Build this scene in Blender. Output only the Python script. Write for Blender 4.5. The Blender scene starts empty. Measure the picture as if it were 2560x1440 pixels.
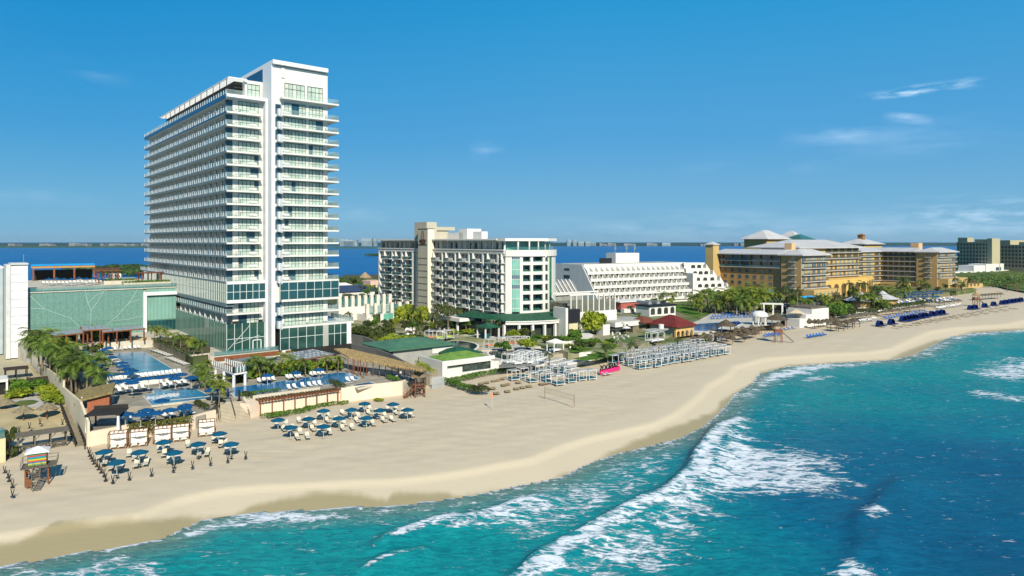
import bpy, math, random
import numpy as np
from mathutils import Vector, Matrix
R = math.radians
rnd = random.Random(11)
sc = bpy.context.scene
COL = sc.collection
F, HZ, H = 1706.7, 604.0, 34.0
def G(px, py, z=0.0):
 """world point of height z that the photograph shows at (px, py)"""
 Y = (H - z) * F / (py - HZ)
 return Vector(((px - 1280) * Y / F, Y, z))
def at(px, py, Y):
 return Vector(((px - 1280) * Y / F, Y, H + (HZ - py) * Y / F))
def zm(ox, oy, s):
 return lambda x, y: (ox + x / s, oy + y / s)
z1 = zm(340, 130, 3.5125); z2 = zm(340, 500, 3.428); z3 = zm(0, 600, 3.6); z4 = zm(0, 900, 4.0); z5 = zm(460, 820, 4.0)
z6 = zm(840, 540, 4.0); z7 = zm(980, 780, 4.414); z8 = zm(1380, 600, 4.267); y1 = zm(1740, 560, 3.765); y2 = zm(2160, 560, 4.8)
y3 = zm(1500, 740, 4.267); y4 = zm(0, 1100, 2.0); y5 = zm(1280, 900, 2.0); y8 = zm(1100, 680, 6.4); a5 = zm(180, 840, 6.0)
MATS = {}
def nodes(m):
 nt = m.node_tree
 return nt, nt.nodes, nt.links
def M(name, col, rough=.6, spec=.4, metal=0.0, var=.10, vs=.6, bump=0.0, bs=6.0, alpha=1.0, col2=None, two=None, coat=0.0):
 """a Principled surface whose colour wanders a little with world position"""
 if name in MATS: return MATS[name]
 m = bpy.data.materials.new(name); m.use_nodes = True
 nt, N, L = nodes(m)
 b = N['Principled BSDF']
 b.inputs['Roughness'].default_value = rough
 b.inputs['Metallic'].default_value = metal
 b.inputs['Specular IOR Level'].default_value = spec
 b.inputs['Alpha'].default_value = alpha
 if coat: b.inputs['Coat Weight'].default_value = coat
 g = N.new('ShaderNodeNewGeometry')
 n = N.new('ShaderNodeTexNoise'); n.inputs['Scale'].default_value = vs; n.inputs['Detail'].default_value = 4
 L.new(g.outputs['Position'], n.inputs['Vector'])
 r = N.new('ShaderNodeValToRGB')
 c = list(col); c2 = list(col2) if col2 else None
 if c2:
  r.color_ramp.elements[0].color = (*c, 1); r.color_ramp.elements[1].color = (*c2, 1)
  r.color_ramp.elements[0].position = .38; r.color_ramp.elements[1].position = .62
 else:
  r.color_ramp.elements[0].color = (*[max(0, x * (1 - var)) for x in c], 1)
  r.color_ramp.elements[1].color = (*[min(1, x * (1 + var)) for x in c], 1)
  r.color_ramp.elements[0].position = .3; r.color_ramp.elements[1].position = .7
 L.new(n.outputs['Fac'], r.inputs['Fac']); L.new(r.outputs['Color'], b.inputs['Base Color'])
 if bump:
  n2 = N.new('ShaderNodeTexNoise'); n2.inputs['Scale'].default_value = bs; n2.inputs['Detail'].default_value = 5
  L.new(g.outputs['Position'], n2.inputs['Vector'])
  bp = N.new('ShaderNodeBump'); bp.inputs['Strength'].default_value = bump; bp.inputs['Distance'].default_value = .1
  L.new(n2.outputs['Fac'], bp.inputs['Height']); L.new(bp.outputs['Normal'], b.inputs['Normal'])
 MATS[name] = m
 return m
white = M('white_render', (.63, .615, .56), .7, .2, var=.05, vs=.15)
white2 = M('white_paint', (.66, .66, .645), .5, .3, var=.03)
cream = M('cream_render', (.70, .57, .43), .8, .2, var=.07, vs=.2)
sandwall = M('sand_render', (.60, .52, .36), .85, .15, var=.10, vs=.12)
stonegrey = M('grey_render', (.36, .36, .31), .85, .2, var=.10, vs=.15)
darkwall = M('dark_grey_wall', (.17, .17, .15), .85, .2, var=.15, vs=.15)
slate = M('blue_grey_panel', (.045, .10, .13), .25, .5, var=.15, vs=.1)
navy = M('navy_cladding', (.010, .055, .12), .30, .5, var=.15, vs=.07)
slab_grey = M('slab_grey', (.60, .60, .55), .6, .3, var=.06)
slab_edge = M('slab_edge_blue_grey', (.12, .17, .18), .45, .4, var=.12, vs=.2)
glassrail = M('rail_glass', (.07, .22, .22), .06, .6, var=.15, vs=.3, alpha=.45)
clearrail = M('clear_rail_glass', (.40, .52, .46), .08, .4, var=.1, vs=.3, alpha=.16)
curtain = M('curtained_glass', (.42, .51, .42), .12, .4, var=.22, vs=.35)
curtain2 = M('pale_curtained_glass', (.53, .56, .46), .15, .35, var=.15, vs=.5)
openglass = M('open_room_glass', (.012, .06, .09), .05, .8, var=.4, vs=.5)
greenglass = M('green_curtain_wall_glass', (.135, .255, .215), .14, .5, var=.16, vs=2.2)
tealglass = M('teal_glass', (.012, .055, .06), .04, .9, var=.35, vs=.12)
baseglass = M('dark_green_glass', (.018, .06, .05), .04, .8, var=.6, vs=.09)
mullion = M('pale_mullion', (.55, .60, .55), .5, .4, var=.03)
darkmull = M('dark_mullion', (.05, .08, .08), .5, .4, var=.03)
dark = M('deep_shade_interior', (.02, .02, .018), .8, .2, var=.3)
wood = M('brown_timber', (.16, .065, .028), .6, .3, var=.25, vs=2)
woodred = M('red_brown_timber', (.19, .068, .026), .55, .3, var=.25, vs=1.5)
woodgrey = M('weathered_timber', (.13, .115, .085), .8, .2, var=.25, vs=2)
woodblack = M('black_stained_timber', (.022, .02, .017), .7, .3, var=.3, vs=2)
thatch = M('dry_thatch', (.30, .215, .10), .95, .05, var=.35, vs=2.5, bump=.6, bs=9)
thatchdark = M('aged_thatch', (.095, .075, .05), .95, .05, var=.4, vs=2.0, bump=.6, bs=9)
thatchgrey = M('grey_thatch', (.12, .105, .075), .95, .05, var=.35, vs=2.0, bump=.6, bs=9)
blue = M('blue_canvas', (.003, .062, .165), .7, .2, var=.25, vs=.5)
bluebeach = M('teal_blue_canvas', (.002, .072, .128), .7, .2, var=.2, vs=.5)
bluedark = M('navy_canvas', (.005, .022, .13), .7, .2, var=.3, vs=.5)
bluebright = M('bright_blue_sling', (.008, .10, .36), .6, .3, var=.25, vs=.6)
blueroof = M('sky_blue_fabric', (.02, .30, .62), .6, .3, var=.2)
tealcush = M('teal_cushion', (.008, .09, .12), .8, .2, var=.3, vs=1)
orange = M('orange_cushion', (.70, .20, .05), .8, .2, var=.2, vs=2)
lime = M('lime_cushion', (.50, .60, .05), .8, .2, var=.2, vs=2)
cushion = M('white_cushion', (.66, .65, .60), .8, .2, var=.08)
beige_sling = M('beige_sling', (.52, .48, .37), .8, .2, var=.12)
tan_sling = M('tan_sling', (.28, .22, .13), .85, .1, var=.2)
whitecloth = M('white_drape', (.74, .70, .62), .9, .1, var=.06)
metal = M('grey_metal_roof', (.20, .22, .25), .35, .5, .2, var=.2, vs=.5)
steel = M('brushed_steel', (.45, .46, .46), .35, .5, .5, var=.05)
concrete = M('deck_concrete', (.27, .245, .19), .85, .2, var=.30, vs=.35, bump=.15)
paver = M('pale_paver', (.46, .43, .35), .85, .2, var=.18, vs=.4)
pooltile = M('pale_pool_coping', (.50, .46, .36), .7, .3, var=.1)
greenroof = M('green_roof_tile', (.014, .075, .038), .6, .3, var=.25, vs=.6)
greenmem = M('light_green_roof_tile', (.06, .15, .085), .6, .3, var=.2, vs=.5)
limeroof = M('bright_green_roof_turf', (.13, .235, .05), .9, .1, var=.2, vs=.5)
redroof = M('red_roof_tile', (.135, .022, .016), .7, .25, var=.2, vs=.6)
blackroof = M('black_roof', (.012, .012, .012), .6, .3, var=.3)
hipwhite = M('white_hip_roof', (.45, .44, .42), .6, .3, var=.10, vs=.2)
yellow = M('ochre_render', (.43, .275, .115), .85, .15, var=.08, vs=.12)
yellow2 = M('golden_render', (.47, .33, .13), .85, .15, var=.06, vs=.15)
yellowshade = M('shaded_ochre_render', (.36, .225, .085), .85, .15, var=.08, vs=.12)  # ochre render darkened in colour for the wing face in shade
terra = M('balcony_iron', (.10, .10, .085), .6, .3, var=.2, alpha=.5)
brick = M('red_brick', (.30, .105, .05), .85, .2, var=.25, vs=5)
trunkm = M('palm_trunk', (.20, .155, .10), .9, .1, var=.3, vs=4)
pink = M('pink_board', (.62, .025, .16), .5, .3, var=.08)
black = M('black_paint', (.012, .012, .014), .5, .4, var=.1)
red = M('red_cloth', (.60, .02, .02), .8, .2, var=.1)
logo_brown = M('bronze_sign', (.10, .04, .025), .4, .4, var=.1)
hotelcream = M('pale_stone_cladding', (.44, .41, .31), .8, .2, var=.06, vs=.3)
farstone = M('far_hotel_render', (.38, .35, .22), .85, .1, var=.06, vs=.05)
fartower = M('skyline_facade', (.26, .33, .33), .8, .2, var=.25, vs=.02)
farpale = M('skyline_pale_facade', (.25, .24, .21), .8, .2, var=.2, vs=.02)
foampaint = white2
def leafm(name, c1, c2, tr=.25, vs=.5):
 m = bpy.data.materials.new(name); m.use_nodes = True
 nt, N, L = nodes(m); b = N['Principled BSDF']
 b.inputs['Roughness'].default_value = .55; b.inputs['Specular IOR Level'].default_value = .25
 g = N.new('ShaderNodeNewGeometry'); n = N.new('ShaderNodeTexNoise')
 n.inputs['Scale'].default_value = vs; n.inputs['Detail'].default_value = 3
 L.new(g.outputs['Position'], n.inputs['Vector'])
 mx = N.new('ShaderNodeMath'); mx.operation = 'MULTIPLY_ADD'
 L.new(g.outputs['Random Per Island'], mx.inputs[0]); mx.inputs[1].default_value = .5
 L.new(n.outputs['Fac'], mx.inputs[2])
 r = N.new('ShaderNodeValToRGB'); e = r.color_ramp.elements
 e[0].color = (*c1, 1); e[1].color = (*c2, 1); e[0].position = .45; e[1].position = 1.05 if False else 1.0
 L.new(mx.outputs[0], r.inputs['Fac']); L.new(r.outputs['Color'], b.inputs['Base Color'])
 t = N.new('ShaderNodeBsdfTranslucent'); L.new(r.outputs['Color'], t.inputs['Color'])
 ms = N.new('ShaderNodeMixShader'); ms.inputs[0].default_value = tr
 L.new(b.outputs[0], ms.inputs[1]); L.new(t.outputs[0], ms.inputs[2])
 L.new(ms.outputs[0], N['Material Output'].inputs['Surface'])
 MATS[name] = m
 return m
palmleaf = leafm('palm_leaf', (.030, .072, .012), (.165, .235, .030))
palmleaf2 = leafm('bright_palm_leaf', (.055, .105, .012), (.28, .32, .035))
palmdark = leafm('dark_palm_leaf', (.020, .040, .012), (.10, .125, .030))
bushlime = leafm('lime_bush_leaf', (.10, .155, .012), (.33, .38, .025))
bushgreen = leafm('green_bush_leaf', (.030, .085, .012), (.13, .24, .025))
bushdark = leafm('dark_bush_leaf', (.018, .035, .010), (.085, .11, .022))
mangrove = leafm('mangrove_leaf', (.016, .045, .012), (.075, .13, .022), vs=.08)
lawnm = M('lawn_grass', (.075, .155, .02), .95, .05, var=.35, vs=.35, bump=.5, bs=6)
scrubm = M('dune_scrub', (.035, .085, .018), .95, .05, vs=.12, col2=(.13, .15, .045), bump=.6, bs=2)
class MB:
 """collects boxes, beams, tubes and faces; build() links them as ONE mesh object"""
 def __init__(s): s.v, s.f, s.mi, s.cm = [], [], [], 0
 def m(s, i): s.cm = i; return s
 def add(s, vs, fs):
  b = len(s.v); s.v += [tuple(p) for p in vs]
  s.f += [tuple(i + b for i in f) for f in fs]; s.mi += [s.cm] * len(fs)
  return s
 def box(s, x0, x1, y0, y1, z0, z1):
  x0, x1 = min(x0, x1), max(x0, x1); y0, y1 = min(y0, y1), max(y0, y1); z0, z1 = min(z0, z1), max(z0, z1)
  return s.add([(x0, y0, z0), (x1, y0, z0), (x1, y1, z0), (x0, y1, z0), (x0, y0, z1), (x1, y0, z1), (x1, y1, z1), (x0, y1, z1)],
      [(3, 2, 1, 0), (4, 5, 6, 7), (0, 1, 5, 4), (1, 2, 6, 5), (2, 3, 7, 6), (3, 0, 4, 7)])
 def prism(s, poly, z0, z1, inset=0.0):
  n = len(poly)
  a = sum(poly[i][0] * poly[(i + 1) % n][1] - poly[(i + 1) % n][0] * poly[i][1] for i in range(n))
  P = [(p[0], p[1]) for p in poly]
  if a < 0: P.reverse()
  return s.add([(x, y, z0) for x, y in P] + [(x, y, z1) for x, y in P],
      [tuple(range(n - 1, -1, -1)), tuple(range(n, 2 * n))] + [(i, (i + 1) % n, n + (i + 1) % n, n + i) for i in range(n)])
 def beam(s, p, q, w, h=None):
  p, q = Vector(p), Vector(q); h = h or w
  d = (q - p).normalized()
  a = d.cross(Vector((0, 0, 1)))
  a = Vector((1, 0, 0)) if a.length < 1e-3 else a.normalized()
  c = a.cross(d).normalized()
  a, c = a * w / 2, c * h / 2
  vs = [p - a - c, p + a - c, p + a + c, p - a + c, q - a - c, q + a - c, q + a + c, q - a + c]
  return s.add(vs, [(3, 2, 1, 0), (4, 5, 6, 7), (0, 1, 5, 4), (1, 2, 6, 5), (2, 3, 7, 6), (3, 0, 4, 7)])
 def tube(s, pts, rs, n=6, cap=True):
  rings = []
  pts = [Vector(p) for p in pts]
  for i, p in enumerate(pts):
   d = (pts[min(i + 1, len(pts) - 1)] - pts[max(i - 1, 0)]).normalized()
   a = d.cross(Vector((0, 1, 0.01))).normalized(); c = d.cross(a).normalized()
   r = rs[i] if hasattr(rs, '__len__') else rs
   rings.append([p + (a * math.cos(t) + c * math.sin(t)) * r for t in (2 * math.pi * k / n for k in range(n))])
  vs = [v for r_ in rings for v in r_]; fs = []
  for i in range(len(pts) - 1):
   for k in range(n):
    fs.append((i * n + k, i * n + (k + 1) % n, (i + 1) * n + (k + 1) % n, (i + 1) * n + k))
  if cap: fs += [tuple(range(n - 1, -1, -1)), tuple((len(pts) - 1) * n + k for k in range(n))]
  return s.add(vs, fs)
 def cone(s, c, r0, z0, r1, z1, n=10, jag=0.0, rot=0.0, cap=True):
  lo, hi = [], []
  for k in range(n):
   t = 2 * math.pi * k / n + rot; j = 1 + rnd.uniform(-jag, jag)
   lo.append((c[0] + r0 * j * math.cos(t), c[1] + r0 * j * math.sin(t), z0 - rnd.uniform(0, jag)))
   hi.append((c[0] + r1 * math.cos(t), c[1] + r1 * math.sin(t), z1))
  fs = [(k, (k + 1) % n, n + (k + 1) % n, n + k) for k in range(n)]
  if cap: fs += [tuple(range(n, 2 * n)), tuple(range(n - 1, -1, -1))]
  return s.add(lo + hi, fs)
 def face(s, *ps): return s.add(ps, [tuple(range(len(ps)))])
 def slabpoly(s, ps, th):
  """a tilted sheet with real thickness th (downwards)"""
  n = len(ps); lo = [(p[0], p[1], p[2] - th) for p in ps]
  return s.add(list(ps) + lo, [tuple(range(n)), tuple(range(2 * n - 1, n - 1, -1))] + [(i, n + i, n + (i + 1) % n, (i + 1) % n) for i in range(n)])
 def hip(s, x0, x1, y0, y1, z0, z1, ridge=None, th=.25):
  """hip roof; ridge = (xa, xb) or None for the longer side"""
  cy = (y0 + y1) / 2; cx = (x0 + x1) / 2
  if x1 - x0 >= y1 - y0:
   k = (y1 - y0) / 2; A, B = (x0 + k, cy, z1), (x1 - k, cy, z1)
   if A[0] > B[0]: A = B = (cx, cy, z1)
  else:
   k = (x1 - x0) / 2; A, B = (cx, y0 + k, z1), (cx, y1 - k, z1)
  c = [(x0, y0, z0), (x1, y0, z0), (x1, y1, z0), (x0, y1, z0)]
  d = [(p[0], p[1], z0 - th) for p in c]
  vs = c + d + [A, B]
  if x1 - x0 >= y1 - y0: fs = [(0, 1, 9, 8), (1, 2, 9), (2, 3, 8, 9), (3, 0, 8)]
  else: fs = [(0, 1, 8), (1, 2, 9, 8), (2, 3, 9), (3, 0, 8, 9)]
  return s.add(vs, fs + [(7, 6, 5, 4), (0, 4, 5, 1), (1, 5, 6, 2), (2, 6, 7, 3), (3, 7, 4, 0)])
 def mesh(s, name, mats, smooth=False):
  me = bpy.data.meshes.new(name)
  me.from_pydata(s.v, [], s.f)
  for m_ in (mats if isinstance(mats, (list, tuple)) else [mats]): me.materials.append(m_)
  if len(me.polygons):
   me.polygons.foreach_set('material_index', s.mi)
   if smooth: me.polygons.foreach_set('use_smooth', [True] * len(me.polygons))
  me.update()
  return me
 def build(s, name, mats, parent=None, smooth=False):
  return link(name, s.mesh(name, mats, smooth), parent)
def each(name, boxes, mat, parent):
 for b in boxes: MB().box(*b).build(name, mat, parent)
def link(name, me, parent=None):
 o = bpy.data.objects.new(name, me); COL.objects.link(o)
 if parent: o.parent = parent
 return o
def tag(o, label=None, cat=None, group=None, kind=None):
 if label: o['label'] = label
 if cat: o['category'] = cat
 if group: o['group'] = group
 if kind: o['kind'] = kind
 return o
def thing(name, label, cat, loc=(0, 0, 0), rz=0.0, group=None):
 o = bpy.data.objects.new(name, None); COL.objects.link(o)
 o.location = loc; o.rotation_euler = (0, 0, rz); o.empty_display_size = .5
 return tag(o, label, cat, group)
KIDS = {}
def kids(o):
 if o.name not in KIDS: KIDS[o.name] = [c for c in bpy.data.objects if c.parent == o]
 return KIDS[o.name]
def dup(root, loc, rz=0.0, label=None, group=None, scale=None):
 """a thing with its parts and sub-parts, copied"""
 r_ = root.copy(); COL.objects.link(r_)
 r_.location = loc; r_.rotation_euler = (0, 0, rz)
 if scale is not None: r_.scale = (scale,) * 3 if not hasattr(scale, '__len__') else scale
 if label: r_['label'] = label
 if group: r_['group'] = group
 for ch in kids(root):
  c = ch.copy(); COL.objects.link(c); c.parent = r_
  for g_ in kids(ch):
   d = g_.copy(); COL.objects.link(d); d.parent = c
 return r_
class Pool:
 """first call places the original, later calls copies"""
 def __init__(s, root): s.root, s.used = root, False
 def put(s, loc, rz, label, group=None, scale=None):
  if not s.used:
   s.used = True; o = s.root
   o.location = loc; o.rotation_euler = (0, 0, rz); o['label'] = label
   if group: o['group'] = group
   if scale is not None: o.scale = (scale,) * 3 if not hasattr(scale, '__len__') else scale
   return o
  return dup(s.root, loc, rz, label, group, (1.0 if scale is None else scale))
class Fr:
 """a building's own axes: x along its sea front, y inland, z up from its base"""
 def __init__(s, P, ang):
  s.o = Vector(P); s.zb = P[2]; s.a = R(ang)
  s.u = (math.cos(s.a), math.sin(s.a)); s.v = (-math.sin(s.a), math.cos(s.a))
 def fx(s, px, y=0.0):
  k = (px - 1280) / F; X0 = s.o.x + s.v[0] * y; Y0 = s.o.y + s.v[1] * y
  return (k * Y0 - X0) / (s.u[0] - k * s.u[1])
 def fy(s, px, x=0.0):
  k = (px - 1280) / F; X0 = s.o.x + s.u[0] * x; Y0 = s.o.y + s.u[1] * x
  return (k * Y0 - X0) / (s.v[0] - k * s.v[1])
 def z(s, py, x, y=0.0):
  Y = s.o.y + s.u[1] * x + s.v[1] * y
  return H + (HZ - py) * Y / F - s.zb
 def w(s, x, y, z=0.0):
  return Vector((s.o.x + s.u[0] * x + s.v[0] * y, s.o.y + s.u[1] * x + s.v[1] * y, s.zb + z))
 def l(s, p):
  dx, dy = p[0] - s.o.x, p[1] - s.o.y
  return Vector((dx * s.u[0] + dy * s.u[1], dx * s.v[0] + dy * s.v[1], p[2] - s.zb))
 def root(s, name, label, cat, group=None): return thing(name, label, cat, s.o, s.a, group)
ORD = 'first second third fourth fifth sixth seventh eighth ninth tenth eleventh twelfth thirteenth fourteenth fifteenth sixteenth seventeenth eighteenth nineteenth'.split()
TENS = {2: 'twentieth', 3: 'thirtieth', 4: 'fortieth', 5: 'fiftieth', 6: 'sixtieth', 7: 'seventieth', 8: 'eightieth', 9: 'ninetieth'}
TEN = {2: 'twenty', 3: 'thirty', 4: 'forty', 5: 'fifty', 6: 'sixty', 7: 'seventy', 8: 'eighty', 9: 'ninety'}
def nth(i):
 """0 -> first"""
 i += 1
 if i < 20: return ORD[i - 1]
 return TENS[i // 10] if i % 10 == 0 else TEN[i // 10] + '-' + ORD[i % 10 - 1]
def structure(mb, name, mats, smooth=False):
 return tag(mb.build(name, mats, None, smooth), kind='structure')
UA = R(39.5)
U = Vector((math.cos(UA), math.sin(UA), 0)); V = Vector((-math.sin(UA), math.cos(UA), 0))
cam = bpy.data.cameras.new('camera'); cam.lens = 24; cam.sensor_width = 36; cam.clip_end = 60000; cam.clip_start = 1
cam.shift_y = -(720 - HZ) / 2560
co = bpy.data.objects.new('camera', cam); COL.objects.link(co); co.location = (0, 0, H); co.rotation_euler = (R(90), 0, 0)
sc.camera = co
SUN_EL, SUN_AZ = 35.0, 21.0
sd = Vector((math.sin(R(SUN_AZ)) * math.cos(R(SUN_EL)), -math.cos(R(SUN_AZ)) * math.cos(R(SUN_EL)), math.sin(R(SUN_EL))))
sun = bpy.data.lights.new('sun', 'SUN'); sun.energy = 4.4; sun.angle = R(.5); sun.color = (1.0, .93, .80)
so = bpy.data.objects.new('sun', sun); COL.objects.link(so); so.rotation_euler = (-sd).to_track_quat('-Z', 'Y').to_euler(); so.location = (0, 0, 300)
w = bpy.data.worlds.new('World'); sc.world = w; w.use_nodes = True
nt = w.node_tree; N, L = nt.nodes, nt.links
bg = N['Background']; bg.inputs['Strength'].default_value = .12
sky = N.new('ShaderNodeTexSky'); sky.sky_type = 'NISHITA'; sky.sun_disc = False
sky.sun_elevation = R(SUN_EL); sky.sun_rotation = R(180 - SUN_AZ); sky.altitude = 30; sky.air_density = 1.0; sky.dust_density = .3; sky.ozone_density = 2.5
tc = N.new('ShaderNodeTexCoord'); sx = N.new('ShaderNodeSeparateXYZ'); L.new(tc.outputs['Generated'], sx.inputs[0])
def mth(nt, op, a, b=None, c=None, clamp=False):
 n = nt.nodes.new('ShaderNodeMath'); n.operation = op; n.use_clamp = clamp
 for i, v in enumerate((a, b, c)):
  if v is None: continue
  if hasattr(v, 'is_linked'): nt.links.new(v, n.inputs[i])
  else: n.inputs[i].default_value = v
 return n.outputs[0]
def bump01(nt, v, c, wd):
 return mth(nt, 'SUBTRACT', 1.0, mth(nt, 'DIVIDE', mth(nt, 'ABSOLUTE', mth(nt, 'SUBTRACT', v, c)), wd), clamp=True)
az = mth(nt, 'ARCTAN2', sx.outputs['X'], sx.outputs['Y']); el = mth(nt, 'ARCSINE', sx.outputs['Z'])
cv = N.new('ShaderNodeCombineXYZ'); L.new(az, cv.inputs[0]); L.new(mth(nt, 'MULTIPLY', el, 5.0), cv.inputs[1])
def skynoise(scale, det, lo, hi):
 n = N.new('ShaderNodeTexNoise'); n.inputs['Scale'].default_value = scale; n.inputs['Detail'].default_value = det; n.inputs['Roughness'].default_value = .62
 L.new(cv.outputs[0], n.inputs['Vector'])
 mr = N.new('ShaderNodeMapRange'); mr.inputs['From Min'].default_value = lo; mr.inputs['From Max'].default_value = hi
 L.new(n.outputs['Fac'], mr.inputs['Value']); return mr.outputs['Result']
def sky_dir(px, py):
 d = Vector(((px - 1280) / F, 1, (HZ - py) / F)); d.normalize()
 return math.atan2(d.x, d.y), math.asin(d.z)
def patch(px, py, wx, wy, noise, k, tilt=0.0):
 a, e = sky_dir(px, py)
 e2 = mth(nt, 'SUBTRACT', el, mth(nt, 'MULTIPLY', mth(nt, 'SUBTRACT', az, a), tilt))
 m_ = mth(nt, 'MULTIPLY', bump01(nt, az, a, wx), bump01(nt, e2, e, wy))
 return mth(nt, 'MULTIPLY', mth(nt, 'MULTIPLY', m_, noise), k)
n1 = skynoise(11, 7, .42, .72); n2 = skynoise(26, 6, .45, .7); n3 = skynoise(7, 5, .4, .75)
cl = [patch(2300, 226, .075, .009, n2, .8, .06), patch(2310, 228, .06, .004, n3, 1.2, .06), patch(2270, 296, .03, .008, n3, .8, -.2), patch(2100, 335, .08, .016, n3, .4),
  patch(1215, 375, .03, .02, n3, .25), patch(230, 180, .05, .014, n3, .2, -.2), patch(2420, 565, .30, .018, n1, .40), patch(2450, 540, .12, .03, n2, .40),
  patch(1800, 570, .35, .03, n3, .35), patch(900, 530, .1, .016, n1, .18), patch(40, 490, .1, .014, n1, .2), patch(2300, 345, .12, .03, n3, .2), patch(1900, 420, .12, .014, n3, .25)]
tot = cl[0]
for c_ in cl[1:]: tot = mth(nt, 'ADD', tot, c_)
tot = mth(nt, 'MINIMUM', tot, .82)
def ramp3(v, pts):
 r = nt.nodes.new('ShaderNodeValToRGB'); e = r.color_ramp.elements
 while len(e) < len(pts): e.new(.5)
 for k, (p_, c_) in enumerate(pts): e[k].position = p_; e[k].color = (*c_, 1)
 nt.links.new(v, r.inputs['Fac']); return r.outputs['Color']
grad = ramp3(mth(nt, 'DIVIDE', el, 1.5708, clamp=True), [(0.0, (.19, .46, .68)), (.025, (.17, .445, .69)), (.09, (.078, .365, .70)), (.21, (.016, .315, .66)), (.42, (.008, .185, .47)), (1.0, (.005, .11, .34))])
gv = N.new('ShaderNodeMix'); gv.data_type = 'RGBA'; gv.blend_type = 'MULTIPLY'
L.new(mth(nt, 'MULTIPLY', mth(nt, 'MULTIPLY', mth(nt, 'SUBTRACT', .10, az), 1.5, clamp=True), mth(nt, 'MULTIPLY', el, 3.2, clamp=True)), gv.inputs[0]); L.new(grad, gv.inputs['A']); gv.inputs['B'].default_value = (.12, .82, .92, 1)
sca = N.new('ShaderNodeMix'); sca.data_type = 'RGBA'; sca.blend_type = 'MULTIPLY'; sca.inputs[0].default_value = 1; L.new(gv.outputs['Result'], sca.inputs['A']); sca.inputs['B'].default_value = (5.6, 5.6, 5.6, 1)
gm = N.new('ShaderNodeMix'); gm.data_type = 'RGBA'; gm.inputs[0].default_value = .03; L.new(sca.outputs['Result'], gm.inputs['A']); L.new(sky.outputs[0], gm.inputs['B'])
mxs = N.new('ShaderNodeMix'); mxs.data_type = 'RGBA'; L.new(tot, mxs.inputs[0]); L.new(gm.outputs['Result'], mxs.inputs['A']); mxs.inputs['B'].default_value = (5.2, 6.4, 7.4, 1)
L.new(mxs.outputs['Result'], bg.inputs['Color'])
sc.view_settings.view_transform = 'Standard'; sc.view_settings.look = 'None'; sc.view_settings.gamma = 1.0; sc.view_settings.exposure = .55
sc.cycles.max_bounces = 6; sc.cycles.transparent_max_bounces = 12; sc.cycles.caustics_reflective = False; sc.cycles.caustics_refractive = False
sc.cycles.sample_clamp_indirect = 6
def world_line(pts, z=0.0): return np.array([G(x, y, z)[:2] for x, y in pts])
WL = world_line([(0, 1415), (100, 1395), (200, 1378), (320, 1362), (400, 1345), (450, 1322), (500, 1300), (560, 1286), (650, 1278), (800, 1270), (900, 1264), (1000, 1260), (1080, 1250), (1140, 1242), (1230, 1226),
     (1300, 1210), (1345, 1203), (1400, 1190), (1480, 1152), (1540, 1132), (1620, 1113), (1700, 1093), (1760, 1062), (1795, 1030), (1820, 1005), (1832, 985), (1880, 955), (1892, 935), (1960, 915),
     (2100, 905), (2220, 899), (2280, 888), (2330, 862), (2370, 842), (2430, 832), (2560, 823)])
WL = np.vstack([[-900, -215], [-300, -15], [-120, 47], WL, [[300, 345], [520, 520], [1500, 1330], [6000, 5000]]])
def sdist(P):
 """distance to the water's edge, positive on land"""
 P = np.asarray(P, float); best = np.full(len(P), 1e18)
 for a, b in zip(WL[:-1], WL[1:]):
  d = b - a; t = np.clip(((P - a) @ d) / (d @ d), 0, 1)
  q = a + t[:, None] * d; best = np.minimum(best, ((P - q) ** 2).sum(1))
 return np.sqrt(best) * np.where(P[:, 1] > np.interp(P[:, 0], WL[:, 0], WL[:, 1]), 1, -1)
def dline(P, line, half=None):
 P = np.asarray(P, float); best = np.full(len(P), 1e18); arc = np.zeros(len(P)); s0 = 0; sgn = np.ones(len(P))
 for a, b in zip(line[:-1], line[1:]):
  d = b - a; ln = math.hypot(*d); t = np.clip(((P - a) @ d) / (d @ d), 0, 1)
  q = a + t[:, None] * d; dd = ((P - q) ** 2).sum(1); k = dd < best
  best = np.where(k, dd, best); arc = np.where(k, s0 + t * ln, arc)
  cr = d[0] * (P[:, 1] - a[1]) - d[1] * (P[:, 0] - a[0]); sgn = np.where(k, np.sign(cr), sgn); s0 += ln
 return np.sqrt(best) * sgn, arc / s0
def inpoly(P, poly):
 x, y = P[:, 0], P[:, 1]; ins = np.zeros(len(P), bool); j = len(poly) - 1
 for i in range(len(poly)):
  xi, yi = poly[i]; xj, yj = poly[j]
  with np.errstate(divide='ignore', invalid='ignore'):
   c = ((yi > y) != (yj > y)) & (x < (xj - xi) * (y - yi) / (yj - yi) + xi)
  ins ^= c; j = i
 return ins
def pdist(P, poly):
 cl_ = np.vstack([poly, poly[:1]]); d, _ = dline(P, cl_)
 return np.abs(d) * np.where(inpoly(P, poly), 1, -1)
def sm(a, b, x): t = np.clip((x - a) / (b - a), 0, 1); return t * t * (3 - 2 * t)
_r = np.random.RandomState(5); _W = [( _r.uniform(.02, .5), _r.uniform(0, 6.28), _r.uniform(0, 6.28)) for _ in range(40)]
def wob(P, lam, seed=0):
 """smooth wandering value about 0, wavelength about lam metres"""
 q = np.random.RandomState(seed); o = 0
 for _ in range(7):
  th, ph, k = q.uniform(0, 6.28), q.uniform(0, 6.28), q.uniform(.6, 1.8) * 6.28 / lam
  o = o + np.sin((P[:, 0] * math.cos(th) + P[:, 1] * math.sin(th)) * k + ph)
 return o / 4
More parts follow.
